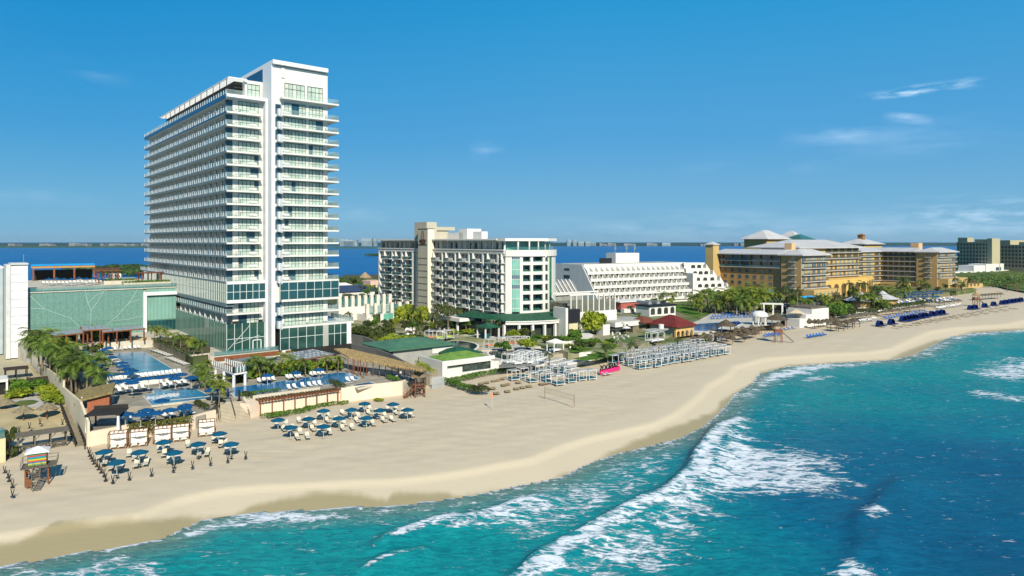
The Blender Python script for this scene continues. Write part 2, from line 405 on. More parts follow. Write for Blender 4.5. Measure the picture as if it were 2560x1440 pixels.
def sheet(name, r0, r1, nr, t0, t1, nth_, keep, zf, attrs, mat, smooth=True, ratio=None):
 """a ground or water sheet, finely divided near by and coarsely far off"""
 rr = np.exp(np.linspace(math.log(r0), math.log(r1), nr)); tt = np.radians(np.linspace(t0, t1, nth_))
 A, B = np.meshgrid(rr, tt, indexing='ij'); P = np.stack([(A * np.sin(B)).ravel(), (A * np.cos(B)).ravel()], 1)
 k = keep(P); idx = np.arange(len(P)).reshape(nr, nth_)
 q = np.stack([idx[:-1, :-1], idx[:-1, 1:], idx[1:, 1:], idx[1:, :-1]], -1).reshape(-1, 4)
 q = q[k[q].any(1)]; used = np.unique(q); mp = np.full(len(P), -1); mp[used] = np.arange(len(used)); q = mp[q][:, ::-1]; P = P[used]
 Z = zf(P); me = bpy.data.meshes.new(name)
 me.vertices.add(len(P)); me.vertices.foreach_set('co', np.column_stack([P, Z]).astype(np.float32).ravel())
 me.loops.add(q.size); me.loops.foreach_set('vertex_index', q.astype(np.int32).ravel())
 me.polygons.add(len(q)); me.polygons.foreach_set('loop_start', np.arange(0, q.size, 4, dtype=np.int32))
 me.polygons.foreach_set('use_smooth', np.ones(len(q), bool))
 me.update(calc_edges=True); me.validate()
 for an, fn in attrs.items():
  a_ = me.attributes.new(an, 'FLOAT', 'POINT'); a_.data.foreach_set('value', fn(P).astype(np.float32))
 me.materials.append(mat)
 return tag(link(name, me), kind='structure')
CREST1 = world_line([(1325, 1420), (1370, 1385), (1410, 1362), (1470, 1335), (1540, 1292), (1600, 1262), (1680, 1222), (1722, 1185), (1748, 1130), (1772, 1098), (1800, 1068), (1835, 1046), (1870, 1034)])
CREST1 = np.vstack([CREST1[0] + (CREST1[0] - CREST1[1]) * 3, CREST1])
CREST2 = world_line([(900, 1395), (975, 1344), (1040, 1318), (1100, 1302), (1180, 1292), (1260, 1272), (1330, 1248), (1400, 1222)])
CREST3 = world_line([(880, 1440), (960, 1400), (1020, 1384), (1100, 1378)])
CREST4 = world_line([(2085, 1440), (2140, 1404), (2165, 1345), (2150, 1310), (2190, 1280), (2230, 1225), (2270, 1180)])
PATCH1 = world_line([(1325, 1425), (1370, 1388), (1540, 1295), (1680, 1226), (1722, 1190), (1750, 1130), (1800, 1070), (1840, 1046), (1868, 1060), (1895, 1085), (1920, 1104), (1900, 1112), (1990, 1118), (2080, 1128),
      (2150, 1150), (2140, 1190), (2128, 1250), (1980, 1252), (1850, 1256), (1800, 1262), (1845, 1300), (1800, 1325), (1825, 1352), (1745, 1372), (1700, 1398), (1730, 1470), (1280, 1470)])
PATCH2 = world_line([(975, 1345), (1060, 1315), (1160, 1298), (1260, 1275), (1290, 1290), (1330, 1310), (1270, 1338), (1200, 1332), (1140, 1328), (1050, 1340)])
PATCH3 = world_line([(1130, 1262), (1300, 1225), (1420, 1195), (1560, 1140), (1720, 1095), (1790, 1045), (1765, 1100), (1720, 1170), (1660, 1225), (1500, 1300), (1400, 1350), (1300, 1390), (1180, 1300)])
PATCH4 = world_line([(0, 1420), (120, 1400), (330, 1375), (420, 1400), (410, 1440), (300, 1470), (0, 1500)])
PATCH5 = world_line([(430, 1345), (520, 1300), (600, 1280), (700, 1275), (830, 1275), (900, 1290), (800, 1310), (640, 1322), (560, 1330), (480, 1350)])
PATCH6 = world_line([(1785, 1040), (1830, 985), (1885, 950), (1895, 932), (1980, 912), (2150, 903), (2235, 900), (2290, 884), (2300, 898), (2180, 915), (2060, 930), (1990, 945), (1930, 975), (1900, 995), (1830, 1010)])
PATCH7 = world_line([(2250, 893), (2300, 878), (2340, 852), (2380, 836), (2450, 828), (2600, 818), (2600, 830), (2440, 842), (2400, 855), (2350, 885), (2290, 898)])
SPOTS = [((2036, 948), 26, .9), ((2190, 1284), 1.5, 1.0), ((2180, 1300), 1.3, .75), ((2140, 1428), 1.9, 1.0), ((2118, 1440), 1.7, .9)]
BACK = [(world_line([(2445, 946), (2500, 938), (2600, 905)]), 9, .85), (world_line([(2405, 978), (2460, 986), (2600, 1003)]), 5, .75), (world_line([(2010, 955), (2036, 946), (2070, 942)]), 2.2, .9),
  (world_line([(2150, 1180), (2210, 1200), (2280, 1205)]), 1.0, .35), (world_line([(2160, 1160), (2230, 1165)]), .8, .3), (world_line([(2095, 958), (2130, 962)]), 1.6, .4), (world_line([(1850, 1050), (1900, 1062), (1940, 1075)]), 1.2, .35)]
def sea_foam(P):
 d = -sdist(P); f = np.zeros(len(P)); wb = wob(P, 9, 1); wb2 = wob(P, 30, 2)
 d1, a1 = dline(P, CREST1); p1 = pdist(P, PATCH1)
 back = -d1
 f = np.maximum(f, sm(-3.5, 7, p1 + wb * 2.2 + wob(P, 3, 31) * .8) * (.60 + .32 * np.exp(-np.clip(back, 0, 99) / 7.5) + .09 * wb2 + .06 * wob(P, 60, 33)))
 wc = wob(P, 3.2, 21); f = np.maximum(f, .88 * np.exp(-(np.clip(back - 1.4 - .5 * wb - .5 * wc, -9, 99) / (2.2 + .8 * wb2)) ** 2) * (d1 < .4 + .5 * wc) * sm(0, .06, a1) * sm(1.0, .93, a1))
 d2, a2 = dline(P, CREST2); f = np.maximum(f, sm(-.3, 2, pdist(P, PATCH2) + wb * .8) * (.46 + .42 * np.exp(-np.clip(-d2, 0, 99) / 4)))
 f = np.maximum(f, .85 * np.exp(-(np.clip(-d2 - .6 - .3 * wb, -9, 99) / 1.2) ** 2) * (d2 < .4) * sm(.1, .25, a2) * sm(1, .8, a2))
 d3, a3 = dline(P, CREST3); f = np.maximum(f, .8 * np.exp(-(np.clip(-d3 - .3, -9, 99) / .5) ** 2) * (d3 < .3) * sm(0, .2, a3) * sm(1, .6, a3))
 f = np.maximum(f, sm(-2, 5, pdist(P, PATCH3) + wb * 1.5) * (.46 + .09 * wb2))
 f = np.maximum(f, sm(-1.5, 3, pdist(P, PATCH4) + wb * 1.4) * .56)
 f = np.maximum(f, sm(-.3, 1.5, pdist(P, PATCH5) + wb * .6) * .70)
 f = np.maximum(f, sm(-1, 5, pdist(P, PATCH6) + wb * 1.5) * .86)
 f = np.maximum(f, sm(-1, 6, pdist(P, PATCH7) + wb * 2) * .86)
 for (q, r_, k) in SPOTS:
  c = np.array(G(*q)[:2]); rr = np.hypot(*(P - c).T) * (1 + .25 * wb)
  if r_ < 10: f = np.maximum(f, k * np.exp(-(rr / r_) ** 2))
 for line, wd, k in BACK:
  dd, aa = dline(P, line); f = np.maximum(f, k * np.exp(-(dd / wd) ** 2) * sm(0, .15, aa) * (.8 + .2 * wb))
 f = np.maximum(f, .98 * np.exp(-((d - .3 - .25 * wb) / (.42 + .25 * np.clip(wb2, 0, 1))) ** 2))
 f = np.maximum(f, (.40 + .12 * wb2) * np.exp(-d / 10) * (d > 0)); f = np.maximum(f, .07 + .07 * wob(P, 45, 35))
 return f
def sea_z(P):
 d = -sdist(P); far = np.hypot(P[:, 0], P[:, 1])
 z = .05 * wob(P, 7, 3) + .10 * wob(P, 23, 4)
 z *= sm(0, 8, d)
 for line, h_, wf, wb_ in ((CREST1, 1.15, 1.1, 4.5), (CREST2, .7, .9, 3.5), (CREST3, .55, .8, 3.0), (CREST4, .55, 1.6, 5.0)):
  dd, aa = dline(P, line); e = sm(0, .18, aa) * sm(1, .82, aa)
  z += h_ * e * np.where(dd > 0, np.exp(-(dd / wf) ** 2), np.exp(-(dd / wb_) ** 2)) * (1 + .15 * wob(P, 5, 8))
 z = np.where(d < 0, -.35, z)
 return z
def sea_depth(P):
 d = -sdist(P)
 c = np.array(G(2330, 1180)[:2]); c2 = np.array(G(2400, 1330)[:2])
 t = sm(8, 120, d + 10 * wob(P, 60, 6))
 t = t * .62 + .5 * np.exp(-((P - c) ** 2).sum(1) / 34 ** 2) + .30 * np.exp(-((P - c2) ** 2).sum(1) / 22 ** 2)
 shoal = np.array(G(2330, 1225)[:2]); t -= .22 * np.exp(-((P - shoal) ** 2).sum(1) / 12 ** 2)
 return np.clip(t, 0, 1) + 0 * d
def sea_edge(P): return np.clip(-sdist(P), 0, 60)
ms = bpy.data.materials.new('sea_water'); ms.use_nodes = True
nt, N, L = nodes(ms); b = N['Principled BSDF']
def attr(n_): a = N.new('ShaderNodeAttribute'); a.attribute_name = n_; return a.outputs['Fac']
def noise(scale, det=5, rough=.6, dist=0.0, vec=None, typ=None):
 n = N.new('ShaderNodeTexNoise'); n.inputs['Scale'].default_value = scale; n.inputs['Detail'].default_value = det
 n.inputs['Roughness'].default_value = rough; n.inputs['Distortion'].default_value = dist
 if vec is not None: L.new(vec, n.inputs['Vector'])
 return n.outputs['Fac']
def ramp(v, pts):
 r = N.new('ShaderNodeValToRGB'); e = r.color_ramp.elements
 while len(e) < len(pts): e.new(.5)
 for k, (p_, c_) in enumerate(pts): e[k].position = p_; e[k].color = (*c_, 1)
 L.new(v, r.inputs['Fac']); return r.outputs['Color']
def mixc(f_, a, b_):
 m_ = N.new('ShaderNodeMix'); m_.data_type = 'RGBA'
 for s_, v in ((0, f_), ('A', a), ('B', b_)):
  if hasattr(v, 'is_linked'): L.new(v, m_.inputs[s_])
  else: m_.inputs[s_].default_value = v if s_ == 0 else (*v, 1)
 return m_.outputs['Result']
pos = N.new('ShaderNodeNewGeometry').outputs['Position']
mp = N.new('ShaderNodeMapping'); mp.inputs['Rotation'].default_value = (0, 0, -R(12)); mp.inputs['Scale'].default_value = (.42, 1.0, 1); L.new(pos, mp.inputs['Vector']); sv = mp.outputs[0]
dep = mth(nt, 'ADD', attr('depth'), mth(nt, 'MULTIPLY', mth(nt, 'SUBTRACT', noise(.05, 6, .65, .6, sv), .5), .55))
body = ramp(dep, [(0.0, (.002, .27, .265)), (.25, (.001, .20, .245)), (.5, (.0008, .125, .225)), (.85, (.0006, .058, .150))])
edge = attr('edge')
mr = N.new('ShaderNodeMapRange'); mr.inputs['From Max'].default_value = 7.0; L.new(edge, mr.inputs['Value'])
shal = mth(nt, 'ADD', mr.outputs['Result'], mth(nt, 'MULTIPLY', mth(nt, 'SUBTRACT', noise(.35, 4), .5), .8), clamp=True)
body = mixc(shal, (.16, .235, .165), body)
body = mixc(mth(nt, 'MULTIPLY', mth(nt, 'SUBTRACT', noise(1.3, 9, .78, .8, sv), .40, clamp=True), 2.6), body, (.001, .050, .105))
def spread(v, lo, hi):
 m_ = N.new('ShaderNodeMapRange'); m_.inputs['From Min'].default_value = lo; m_.inputs['From Max'].default_value = hi; L.new(v, m_.inputs['Value']); return m_.outputs['Result']
def net(s_, off):
 mo = N.new('ShaderNodeMapping'); mo.inputs['Location'].default_value = (off, off * 2, 0); L.new(sv, mo.inputs['Vector'])
 nz = N.new('ShaderNodeTexNoise'); nz.inputs['Scale'].default_value = .9; nz.inputs['Detail'].default_value = 4; L.new(mo.outputs[0], nz.inputs['Vector'])
 va = N.new('ShaderNodeVectorMath'); va.operation = 'MULTIPLY_ADD'; L.new(nz.outputs['Color'], va.inputs[0]); va.inputs[1].default_value = (1.6, 1.6, 0); L.new(mo.outputs[0], va.inputs[2])
 v = N.new('ShaderNodeTexVoronoi'); v.feature = 'DISTANCE_TO_EDGE'; v.inputs['Scale'].default_value = s_; L.new(va.outputs[0], v.inputs['Vector'])
 return spread(v.outputs['Distance'], .30, .0)
fl = spread(noise(.75, 7, .66, 1.1, sv), .34, .66); fl2 = spread(noise(2.3, 6, .7, .6, sv), .32, .68)
lace = mth(nt, 'MAXIMUM', net(.55, 0.0), mth(nt, 'MULTIPLY', net(1.2, 7.0), .85))
val = mth(nt, 'ADD', mth(nt, 'MULTIPLY', fl, .42), mth(nt, 'MULTIPLY_ADD', lace, .33, mth(nt, 'MULTIPLY', fl2, .25)))
fm = attr('foam')
fo2 = mth(nt, 'MULTIPLY', mth(nt, 'SUBTRACT', mth(nt, 'ADD', fm, mth(nt, 'MULTIPLY', mth(nt, 'SUBTRACT', val, .46), 1.7)), .66), 3.2, clamp=True)
fo = fo2
body = mixc(mth(nt, 'MULTIPLY', mth(nt, 'SUBTRACT', fm, .30, clamp=True), .55), body, (.03, .30, .34))
colr = mixc(fo2, body, ramp(fl2, [(.1, (.42, .52, .57)), (.6, (.64, .67, .69))]))
L.new(colr, b.inputs['Base Color'])
b.inputs['Specular IOR Level'].default_value = .008
L.new(mth(nt, 'MULTIPLY_ADD', fo2, .5, .16), b.inputs['Roughness'])
bp = N.new('ShaderNodeBump'); bp.inputs['Strength'].default_value = .7; bp.inputs['Distance'].default_value = .45
L.new(mth(nt, 'ADD', mth(nt, 'MULTIPLY', noise(.55, 6, .65, .4, sv), 1.0), mth(nt, 'MULTIPLY', fo2, .35)), bp.inputs['Height']); L.new(bp.outputs['Normal'], b.inputs['Normal'])
sheet('sea', 45, 9000, 620, -48, 62, 640, lambda P: sdist(P) < 1.5, sea_z, {'foam': sea_foam, 'depth': sea_depth, 'edge': sea_edge}, ms)
WET = world_line([(0, 1362), (60, 1350), (110, 1335), (145, 1318), (250, 1312), (350, 1304), (430, 1292), (450, 1286), (520, 1282), (590, 1272), (640, 1256), (720, 1240), (800, 1232), (860, 1229), (925, 1236), (970, 1240),
     (985, 1230), (1050, 1226), (1120, 1224), (1140, 1228), (1200, 1221), (1290, 1207), (1345, 1198), (1420, 1172), (1480, 1148), (1500, 1135), (1560, 1108), (1640, 1080), (1720, 1052), (1790, 1020),
     (1800, 1000), (1830, 978), (1880, 951), (1900, 925), (1970, 908), (2100, 900), (2220, 894), (2330, 850), (2430, 826), (2560, 818)], .5)
WET = np.vstack([[-300, -9], WET, [[520, 527]]])
def sand_z(P):
 d = sdist(P)
 z = np.interp(d, [-6, 0, 4.5, 6.0, 7.5, 25, 60, 200], [-.9, 0, .75, 1.30, 1.38, 1.95, 2.1, 2.2])
 return z + (.05 * wob(P, 4, 11) + .08 * wob(P, 17, 12)) * sm(5, 14, d)
def sand_wet(P):
 wy = np.interp(P[:, 0], WET[:, 0], WET[:, 1]); return sm(-.8, 1.6, wy - P[:, 1] + .35 * wob(P, 6, 13) + .2 * wob(P, 1.8, 14))
mb_ = bpy.data.materials.new('beach_sand'); mb_.use_nodes = True
nt, N, L = nodes(mb_); b = N['Principled BSDF']
pos = N.new('ShaderNodeNewGeometry').outputs['Position']
mp = N.new('ShaderNodeMapping'); mp.inputs['Rotation'].default_value = (0, 0, -R(24)); mp.inputs['Scale'].default_value = (.06, 1.0, 1); L.new(pos, mp.inputs['Vector']); sv = mp.outputs[0]
c_ = ramp(noise(.05, 6, .6), [(.3, (.475, .40, .275)), (.7, (.545, .47, .345))])
c_ = mixc(mth(nt, 'MULTIPLY', mth(nt, 'SUBTRACT', noise(1.6, 6, .68, .2, sv), .5, clamp=True), 2.4), c_, (.40, .32, .195))
c_ = mixc(mth(nt, 'MULTIPLY', mth(nt, 'SUBTRACT', noise(2.2, 8, .82), .53, clamp=True), 2.4), c_, (.41, .33, .20))
ds = attr('inland')
far_ = N.new('ShaderNodeMapRange'); far_.inputs['From Min'].default_value = 3.0; far_.inputs['From Max'].default_value = 15.0; L.new(ds, far_.inputs['Value'])
c_ = mixc(far_.outputs['Result'], (.525, .45, .315), c_)
c_ = mixc(mth(nt, 'MULTIPLY', attr('wet'), .97), c_, (.315, .262, .14))
L.new(c_, b.inputs['Base Color'])
L.new(mth(nt, 'MULTIPLY_ADD', attr('wet'), -.45, .9), b.inputs['Roughness']); b.inputs['Specular IOR Level'].default_value = .15
bp = N.new('ShaderNodeBump'); bp.inputs['Strength'].default_value = .85; bp.inputs['Distance'].default_value = .16
L.new(mth(nt, 'ADD', noise(1.2, 7, .7), mth(nt, 'MULTIPLY', noise(2.2, 4, .6, 0, sv), .18)), bp.inputs['Height']); L.new(bp.outputs['Normal'], b.inputs['Normal'])
sheet('beach', 52, 1500, 680, -50, 58, 620, lambda P: (sdist(P) > -5) & (sdist(P) < 125), sand_z, {'wet': sand_wet, 'inland': lambda P: np.clip(sdist(P), 0, 90)}, mb_)
soil = M('planted_soil', (.10, .085, .045), .95, .05, var=.3, vs=.2, bump=.4, col2=(.055, .085, .028))
LAG = np.array([[-900, -120], [-520, 240], [-337, 440], [-149, 612], [60, 780], [260, 900], [600, 1150], [1400, 1850], [6000, 5600]])
sheet('ground', 60, 7000, 90, -56, 62, 130, lambda P: (sdist(P) > 30) & (P[:, 1] < np.interp(P[:, 0], LAG[:, 0], LAG[:, 1])),
  lambda P: np.where(sdist(P) < 110, 1.2, 2.4) + .0 * P[:, 0], {}, soil)
ml = bpy.data.materials.new('lagoon_water'); ml.use_nodes = True
nt, N, L = nodes(ml); b = N['Principled BSDF']; pos = N.new('ShaderNodeNewGeometry').outputs['Position']
mp = N.new('ShaderNodeMapping'); mp.inputs['Scale'].default_value = (.25, 1, 1); L.new(pos, mp.inputs['Vector'])
L.new(ramp(noise(.012, 8, .65, .5, mp.outputs[0]), [(.3, (.0012, .075, .23)), (.72, (.002, .135, .34))]), b.inputs['Base Color'])
b.inputs['Roughness'].default_value = .3; b.inputs['Specular IOR Level'].default_value = .01
bp = N.new('ShaderNodeBump'); bp.inputs['Strength'].default_value = .8; bp.inputs['Distance'].default_value = .5; L.new(noise(.35, 6, .6, .3), bp.inputs['Height']); L.new(bp.outputs['Normal'], b.inputs['Normal'])
sheet('lagoon', 150, 40000, 60, -60, 64, 60, lambda P: (P[:, 1] > np.interp(P[:, 0], LAG[:, 0], LAG[:, 1]) - 60) & (sdist(P) > 120), lambda P: 0 * P[:, 0] + .3, {}, ml)
def leafmass(name, blobs, n, size, mat, parent=None, seed=1, flat=1.0, top=0.0):
 """many leaf-sized faces spread through ellipsoid blobs (cx, cy, cz, rx, ry, rz)"""
 q = np.random.RandomState(seed); bl = np.array(blobs, float)
 wts = (bl[:, 3] * bl[:, 4] * bl[:, 5]) ** .6; k = q.choice(len(bl), n, p=wts / wts.sum())
 d = q.normal(size=(n, 3)); d /= np.linalg.norm(d, axis=1)[:, None]; d[:, 2] = np.where(d[:, 2] < -.35, -d[:, 2], d[:, 2])
 r_ = q.uniform(.35, 1, n) ** .45
 C = bl[k, :3] + d * bl[k, 3:] * r_[:, None]
 nrm = d * .8 + q.normal(size=(n, 3)) * .6; nrm[:, 2] += .25; nrm /= np.linalg.norm(nrm, axis=1)[:, None]
 t = np.cross(nrm, q.normal(size=(n, 3))); t /= np.linalg.norm(t, axis=1)[:, None]; b_ = np.cross(nrm, t)
 s_ = size * q.uniform(.55, 1.35, n)[:, None]
 P = np.stack([C - t * s_, C - b_ * s_ * .55, C + t * s_, C + b_ * s_ * .55], 1).reshape(-1, 3)
 me = bpy.data.meshes.new(name); f_ = np.arange(4 * n, dtype=np.int32)
 me.vertices.add(4 * n); me.vertices.foreach_set('co', P.astype(np.float32).ravel())
 me.loops.add(4 * n); me.loops.foreach_set('vertex_index', f_); me.polygons.add(n); me.polygons.foreach_set('loop_start', np.arange(0, 4 * n, 4, dtype=np.int32))
 me.update(calc_edges=True); me.materials.append(mat)
 return link(name, me, parent)
fs = M('far_wood', (.014, .055, .045), .95, .05, var=.25, vs=.004)  # green shifted towards blue, some distance haze kept in the colour
fs2 = M('far_marsh', (.045, .10, .055), .95, .05, var=.3, vs=.003)
def ridge_strip(name, y, x0, x1, h, wv, mat, dy, seed):
 mb = MB(); q = random.Random(seed); n = 160
 for i in range(n):
  xa, xb = x0 + (x1 - x0) * i / n, x0 + (x1 - x0) * (i + 1) / n
  if i == 0: ha = h
  hb = h * (1 + wv * q.uniform(-1, 1))
  if i == n - 1: hb = 1
  mb.add([(xa, y, 0), (xb, y, 0), (xb, y + dy * .1, hb), (xa, y + dy * .1, ha), (xb, y + dy, hb), (xa, y + dy, ha)], [(0, 1, 2, 3), (3, 2, 4, 5)]); ha = hb
 return structure(mb, name, mat)
def far_px(px, Y): return (px - 1280) / F * Y
ridge_strip('far_shore', 5200, far_px(-400, 5200), far_px(3400, 5200), 20, .10, fs, 2500, 3)
ridge_strip('far_marsh', 3700, far_px(-400, 3700), far_px(640, 3700), 4.5, .10, fs2, 800, 4)
ridge_strip('far_marsh_spit', 3300, far_px(640, 3300), far_px(955, 3300), 4.0, .15, fs2, 500, 5)
mb = MB(); mb.box(-14000, 14000, -300, 14000, -2.5, 120)
hz = mb.build('haze', None or M('haze_skin', (.5, .5, .5))); hz.data.materials.clear()
mh = bpy.data.materials.new('haze_air'); mh.use_nodes = True; nt, N, L = nodes(mh); N.remove(N['Principled BSDF'])
vv = N.new('ShaderNodeVolumePrincipled'); vv.inputs['Color'].default_value = (.72, .86, .95, 1); vv.inputs['Density'].default_value = .000035; vv.inputs['Anisotropy'].default_value = .2
L.new(vv.outputs[0], N['Material Output'].inputs['Volume']); hz.data.materials.append(mh); tag(hz, kind='stuff')
T = Fr(G(566, 882, 7.0), 39.5)
troot = T.root('hotel_tower', 'tall white and glass beachfront hotel tower with balconies on every floor', 'hotel')
B0 = 24.2 - 7.0; FH = 3.2
LV = [B0 + FH * k for k in range(14)] + [70.0 - 7.0]
TL = 90.0
XR0 = T.fx(706, -5); XR1 = T.fx(819, -5 + 1.8); XRB = T.fx(847.5, -5); XG = T.fx(878, -5); XGS = T.fx(884.5, -5)
XA = T.fx(655, 0); XF0 = T.fx(664, -.4); XF1 = T.fx(672, -.4); XFIN = T.fx(687, -3.0)
rw = random.Random(4)
def win(mb, x0, x1, z0, z1, y, n, bars=(), openp=.12, depth=.12, glass=(0, 1, 2), mull=3, double=False):
 """a glazed opening facing -y: panels, dark mullions; material slots: 0 curtain 1 pale 2 open 3 mullion"""
 w_ = (x1 - x0) / n; op = rw.randrange(n) if rw.random() < openp * n else -9
 for i in range(n):
  a, b = x0 + w_ * i, x0 + w_ * (i + 1)
  isop = (i == op) or (i == op + 1 and rw.random() < .6)
  mb.m(glass[2] if isop else (glass[0] if rw.random() < .75 else glass[1]))
  mb.add([(a, y, z0), (b, y, z0), (b, y, z1), (a, y, z1)], [(0, 1, 2, 3)])
 mb.m(mull)
 for i in range(n + 1): mb.box(x0 + w_ * i - .04, x0 + w_ * i + .04, y - depth, y - .003, z0, z1)
 for zb in bars: mb.box(x0, x1, y - depth * .8, y - .006, zb - .04, zb + .04)
 mb.box(x0, x1, y - depth, y - .004, z1 - .09, z1 + .02)
WM = [curtain, curtain2, openglass, darkmull]
mb = MB(); mb.box(2.0, XF0 + .6, 1.75, TL - 3, LV[0] - 5.3, LV[14]); mb.box(2.0, XF0 + .6, 1.75, TL - 3, 7.3, LV[0] - 5.3)
mb.build('wing_wall', white, troot)
mb = MB(); mb.box(XF0 + 1.2, XFIN - .8, 3.0, 60, 0, LV[13] + 3); mb.build('recess_wall', M('recess_grey', (.30, .31, .29), .7, .2), troot)
ZT = T.z(152, XFIN, -3); Z2 = T.z(240, XR1, -3)
mb = MB(); mb.box(XFIN + .02, XR1, -5 + 1.8, 72, 6.2, ZT - 1.2); mb.build('block_wall', white, troot)
mb = MB(); mb.box(XFIN - .9, XFIN, -3.2, 2.98, 0, ZT - 1.0); mb.build('fin', white2, troot)
mb = MB(); mb.box(XFIN - .9, T.fx(822, -4.5), -4.2, 72.2, ZT - 1.0, ZT); mb.build('crown_slab', white2, troot)
mb = MB(); mb.box(XFIN - .85, XFIN + .01, 3.0, 72, LV[14] + .4, ZT - 1.02); mb.build('crown_side_panel', navy, troot)
ztop = T.z(199, T.fx(612, 3), 3)
mb = MB(); mb.box(T.fx(612, 3.2), XF1 + .4, 3.2, 5, LV[14] + .01, ztop); mb.box(T.fx(612, 3.2) + .4, XF1 + .4, 5, TL - 14, LV[14] + .01, ztop - .25); mb.build('roof_pavilion', white, troot)
mb = MB(); mb.m(0); win(mb, T.fx(619, 3.15), T.fx(649, 3.15), LV[14] + .2, ztop - .9, 3.15, 3, (LV[14] + 2.4,), 0); mb.build('window', WM, troot)
mb = MB(); mb.m(0)
for i in range(62):
 y = 2.4 + i * (TL - 19) / 61; mb.box(1.2, T.fx(612, 3) + .3, y, y + .28, ztop - .28, ztop - .10)
mb.box(1.1, 1.3, 2.3, TL - 16, ztop - .3, ztop - .02); mb.box(1.3, T.fx(612, 3) + .3, 2.15, 2.35, ztop - .32, ztop + .02)
mb.m(1); mb.box(3.4, T.fx(612, 3) + .38, 5.2, TL - 16, LV[14] + .05, ztop - .32)
for i in range(12): mb.box(1.2, 1.34, 4 + i * 5.6, 4.14 + i * 5.6, LV[14], ztop - .3)
mb.build('roof_louvre_canopy', [white2, dark], troot)
mb = MB(); mb.box(0, XF1, -.35, 1.7, LV[14] - .75, LV[14]); mb.box(XF0, XF1, -.4, 3, 12.6 - 12.6, LV[14] - .75); mb.box(0, XF0, -.38, 1.7, LV[0] - .62, LV[0] + .05); mb.box(0, XF0, -.38, 1.7, 18.95 - 7, 19.75 - 7)
mb.build('frame', white2, troot)
for k in range(15):
 mb = MB(); z = LV[k]; far = TL + (5 if k == 0 else 0); th = .45 if k < 14 else 1.1
 mb.m(0).box(.05, 2.0, .06, far, z - th + .06, z - .01)
 mb.m(1).box(-.03, .05, -.02 if k not in (0, 14) else .4, far, z - th, z)
 if 0 < k < 14: mb.m(2).box(.05, XA, -.05, 1.76, z - .42, z)
 o = mb.build('balcony', [slab_grey, slab_edge if k < 13 else navy, slab_grey], troot)
 rl = MB(); n = 46
 rl.m(0)
 for i in range(n + (3 if k == 0 else 0)):
  y = .25 + i * (TL - .4) / (n - 1); wd = .42 if i % 3 else .7
  rl.add([(.02, y, z), (.12, y, z), (.12, y + wd, z), (.02, y + wd, z), (.02, y + .10, z + 1.12), (.08, y + .10, z + 1.12), (.08, y + wd - .12, z + 1.12), (.02, y + wd - .12, z + 1.12)],
    [(0, 1, 5, 4), (1, 2, 6, 5), (2, 3, 7, 6), (3, 0, 4, 7), (4, 5, 6, 7)])
 rl.m(1).box(.07, .10, .3, far - .2, z + .05, z + 1.05)
 if k != 0 or True:
  xe = XA if k < 14 else XF0
  rl.m(3).box(.1, xe - .1, .02, .05, z + .06, z + 1.05)
  rl.m(2).box(.1, xe - .1, .015, .055, z + 1.05, z + 1.11)
  for i in range(5): rl.m(2).box(.3 + i * (xe - .6) / 4, .34 + i * (xe - .6) / 4, .0, .015, z, z + 1.08)
 rl.build('railing', [white2, glassrail, steel, clearrail], o)
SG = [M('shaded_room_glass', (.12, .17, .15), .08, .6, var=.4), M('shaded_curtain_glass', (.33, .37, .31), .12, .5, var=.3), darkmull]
restd, restw = MB(), MB()
for k in range(14):
 z = LV[k]; zt = LV[k + 1] - (.46 if k < 13 else 1.1)
 for i in range(17):
  y = 5.2 + i * 5.05; mb = restd if i >= 6 else MB()
  mb.m(0).box(1.0, 2.0, y - .07, y + .07, z, zt)
  mb.add([(.5, y - .06, z), (1.0, y - .06, z), (1.0, y - .06, zt), (.5, y + .06, z), (1.0, y + .06, z), (1.0, y + .06, zt)], [(0, 1, 2), (5, 4, 3), (0, 2, 5, 3), (0, 3, 4, 1)])
  for q in range(4): mb.box(.15, .95, y - .03, y + .03, z + .3 + q * .5, z + .36 + q * .5)
  if i < 6: mb.build('balcony_divider', white, troot)
 for i in range(18):
  ya, yb = 1.3 + (i - 1) * 5.05 + 4.3, min(TL - 4, 5.2 + i * 5.05 - .55)
  if i == 0: ya = 2.0
  if yb - ya < 1: continue
  mb = restw if i >= 6 else MB()
  mb.m(1 if rw.random() < .55 else 0).add([(1.985, yb, z), (1.985, ya, z), (1.985, ya, zt), (1.985, yb, zt)], [(0, 1, 2, 3)])
  mb.m(2)
  for q in range(4): yy = ya + (yb - ya) * q / 3; mb.box(1.9, 1.98, yy - .04, yy + .04, z, zt)
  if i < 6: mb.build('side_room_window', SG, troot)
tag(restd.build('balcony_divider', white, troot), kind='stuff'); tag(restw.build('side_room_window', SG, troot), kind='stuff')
XW0, XW1 = T.fx(596.5, 1.7), T.fx(646, 1.7)
for k in range(14):
 zt = LV[k] + (2.62 if k < 13 else 3.0)
 mb = MB(); win(mb, XW0, XW1, LV[k] + .05, zt, 1.72, 5, (LV[k] + 1.0,) if k < 13 else (LV[k] + 2.1, LV[k] + .9), .14); mb.build('window', WM, troot)
 mb = MB(); win(mb, .35, 1.9, LV[k] + .05, zt, 1.9, 2, (), 0, glass=(2, 2, 2)); mb.build('corner_door', WM, troot)
for z in (16.5 - 7, 13.4 - 7):
 mb = MB(); win(mb, XW0, XW1, z + .05, z + 2.5, 1.72, 5, (z + 1,), .16); mb.build('window', WM, troot)
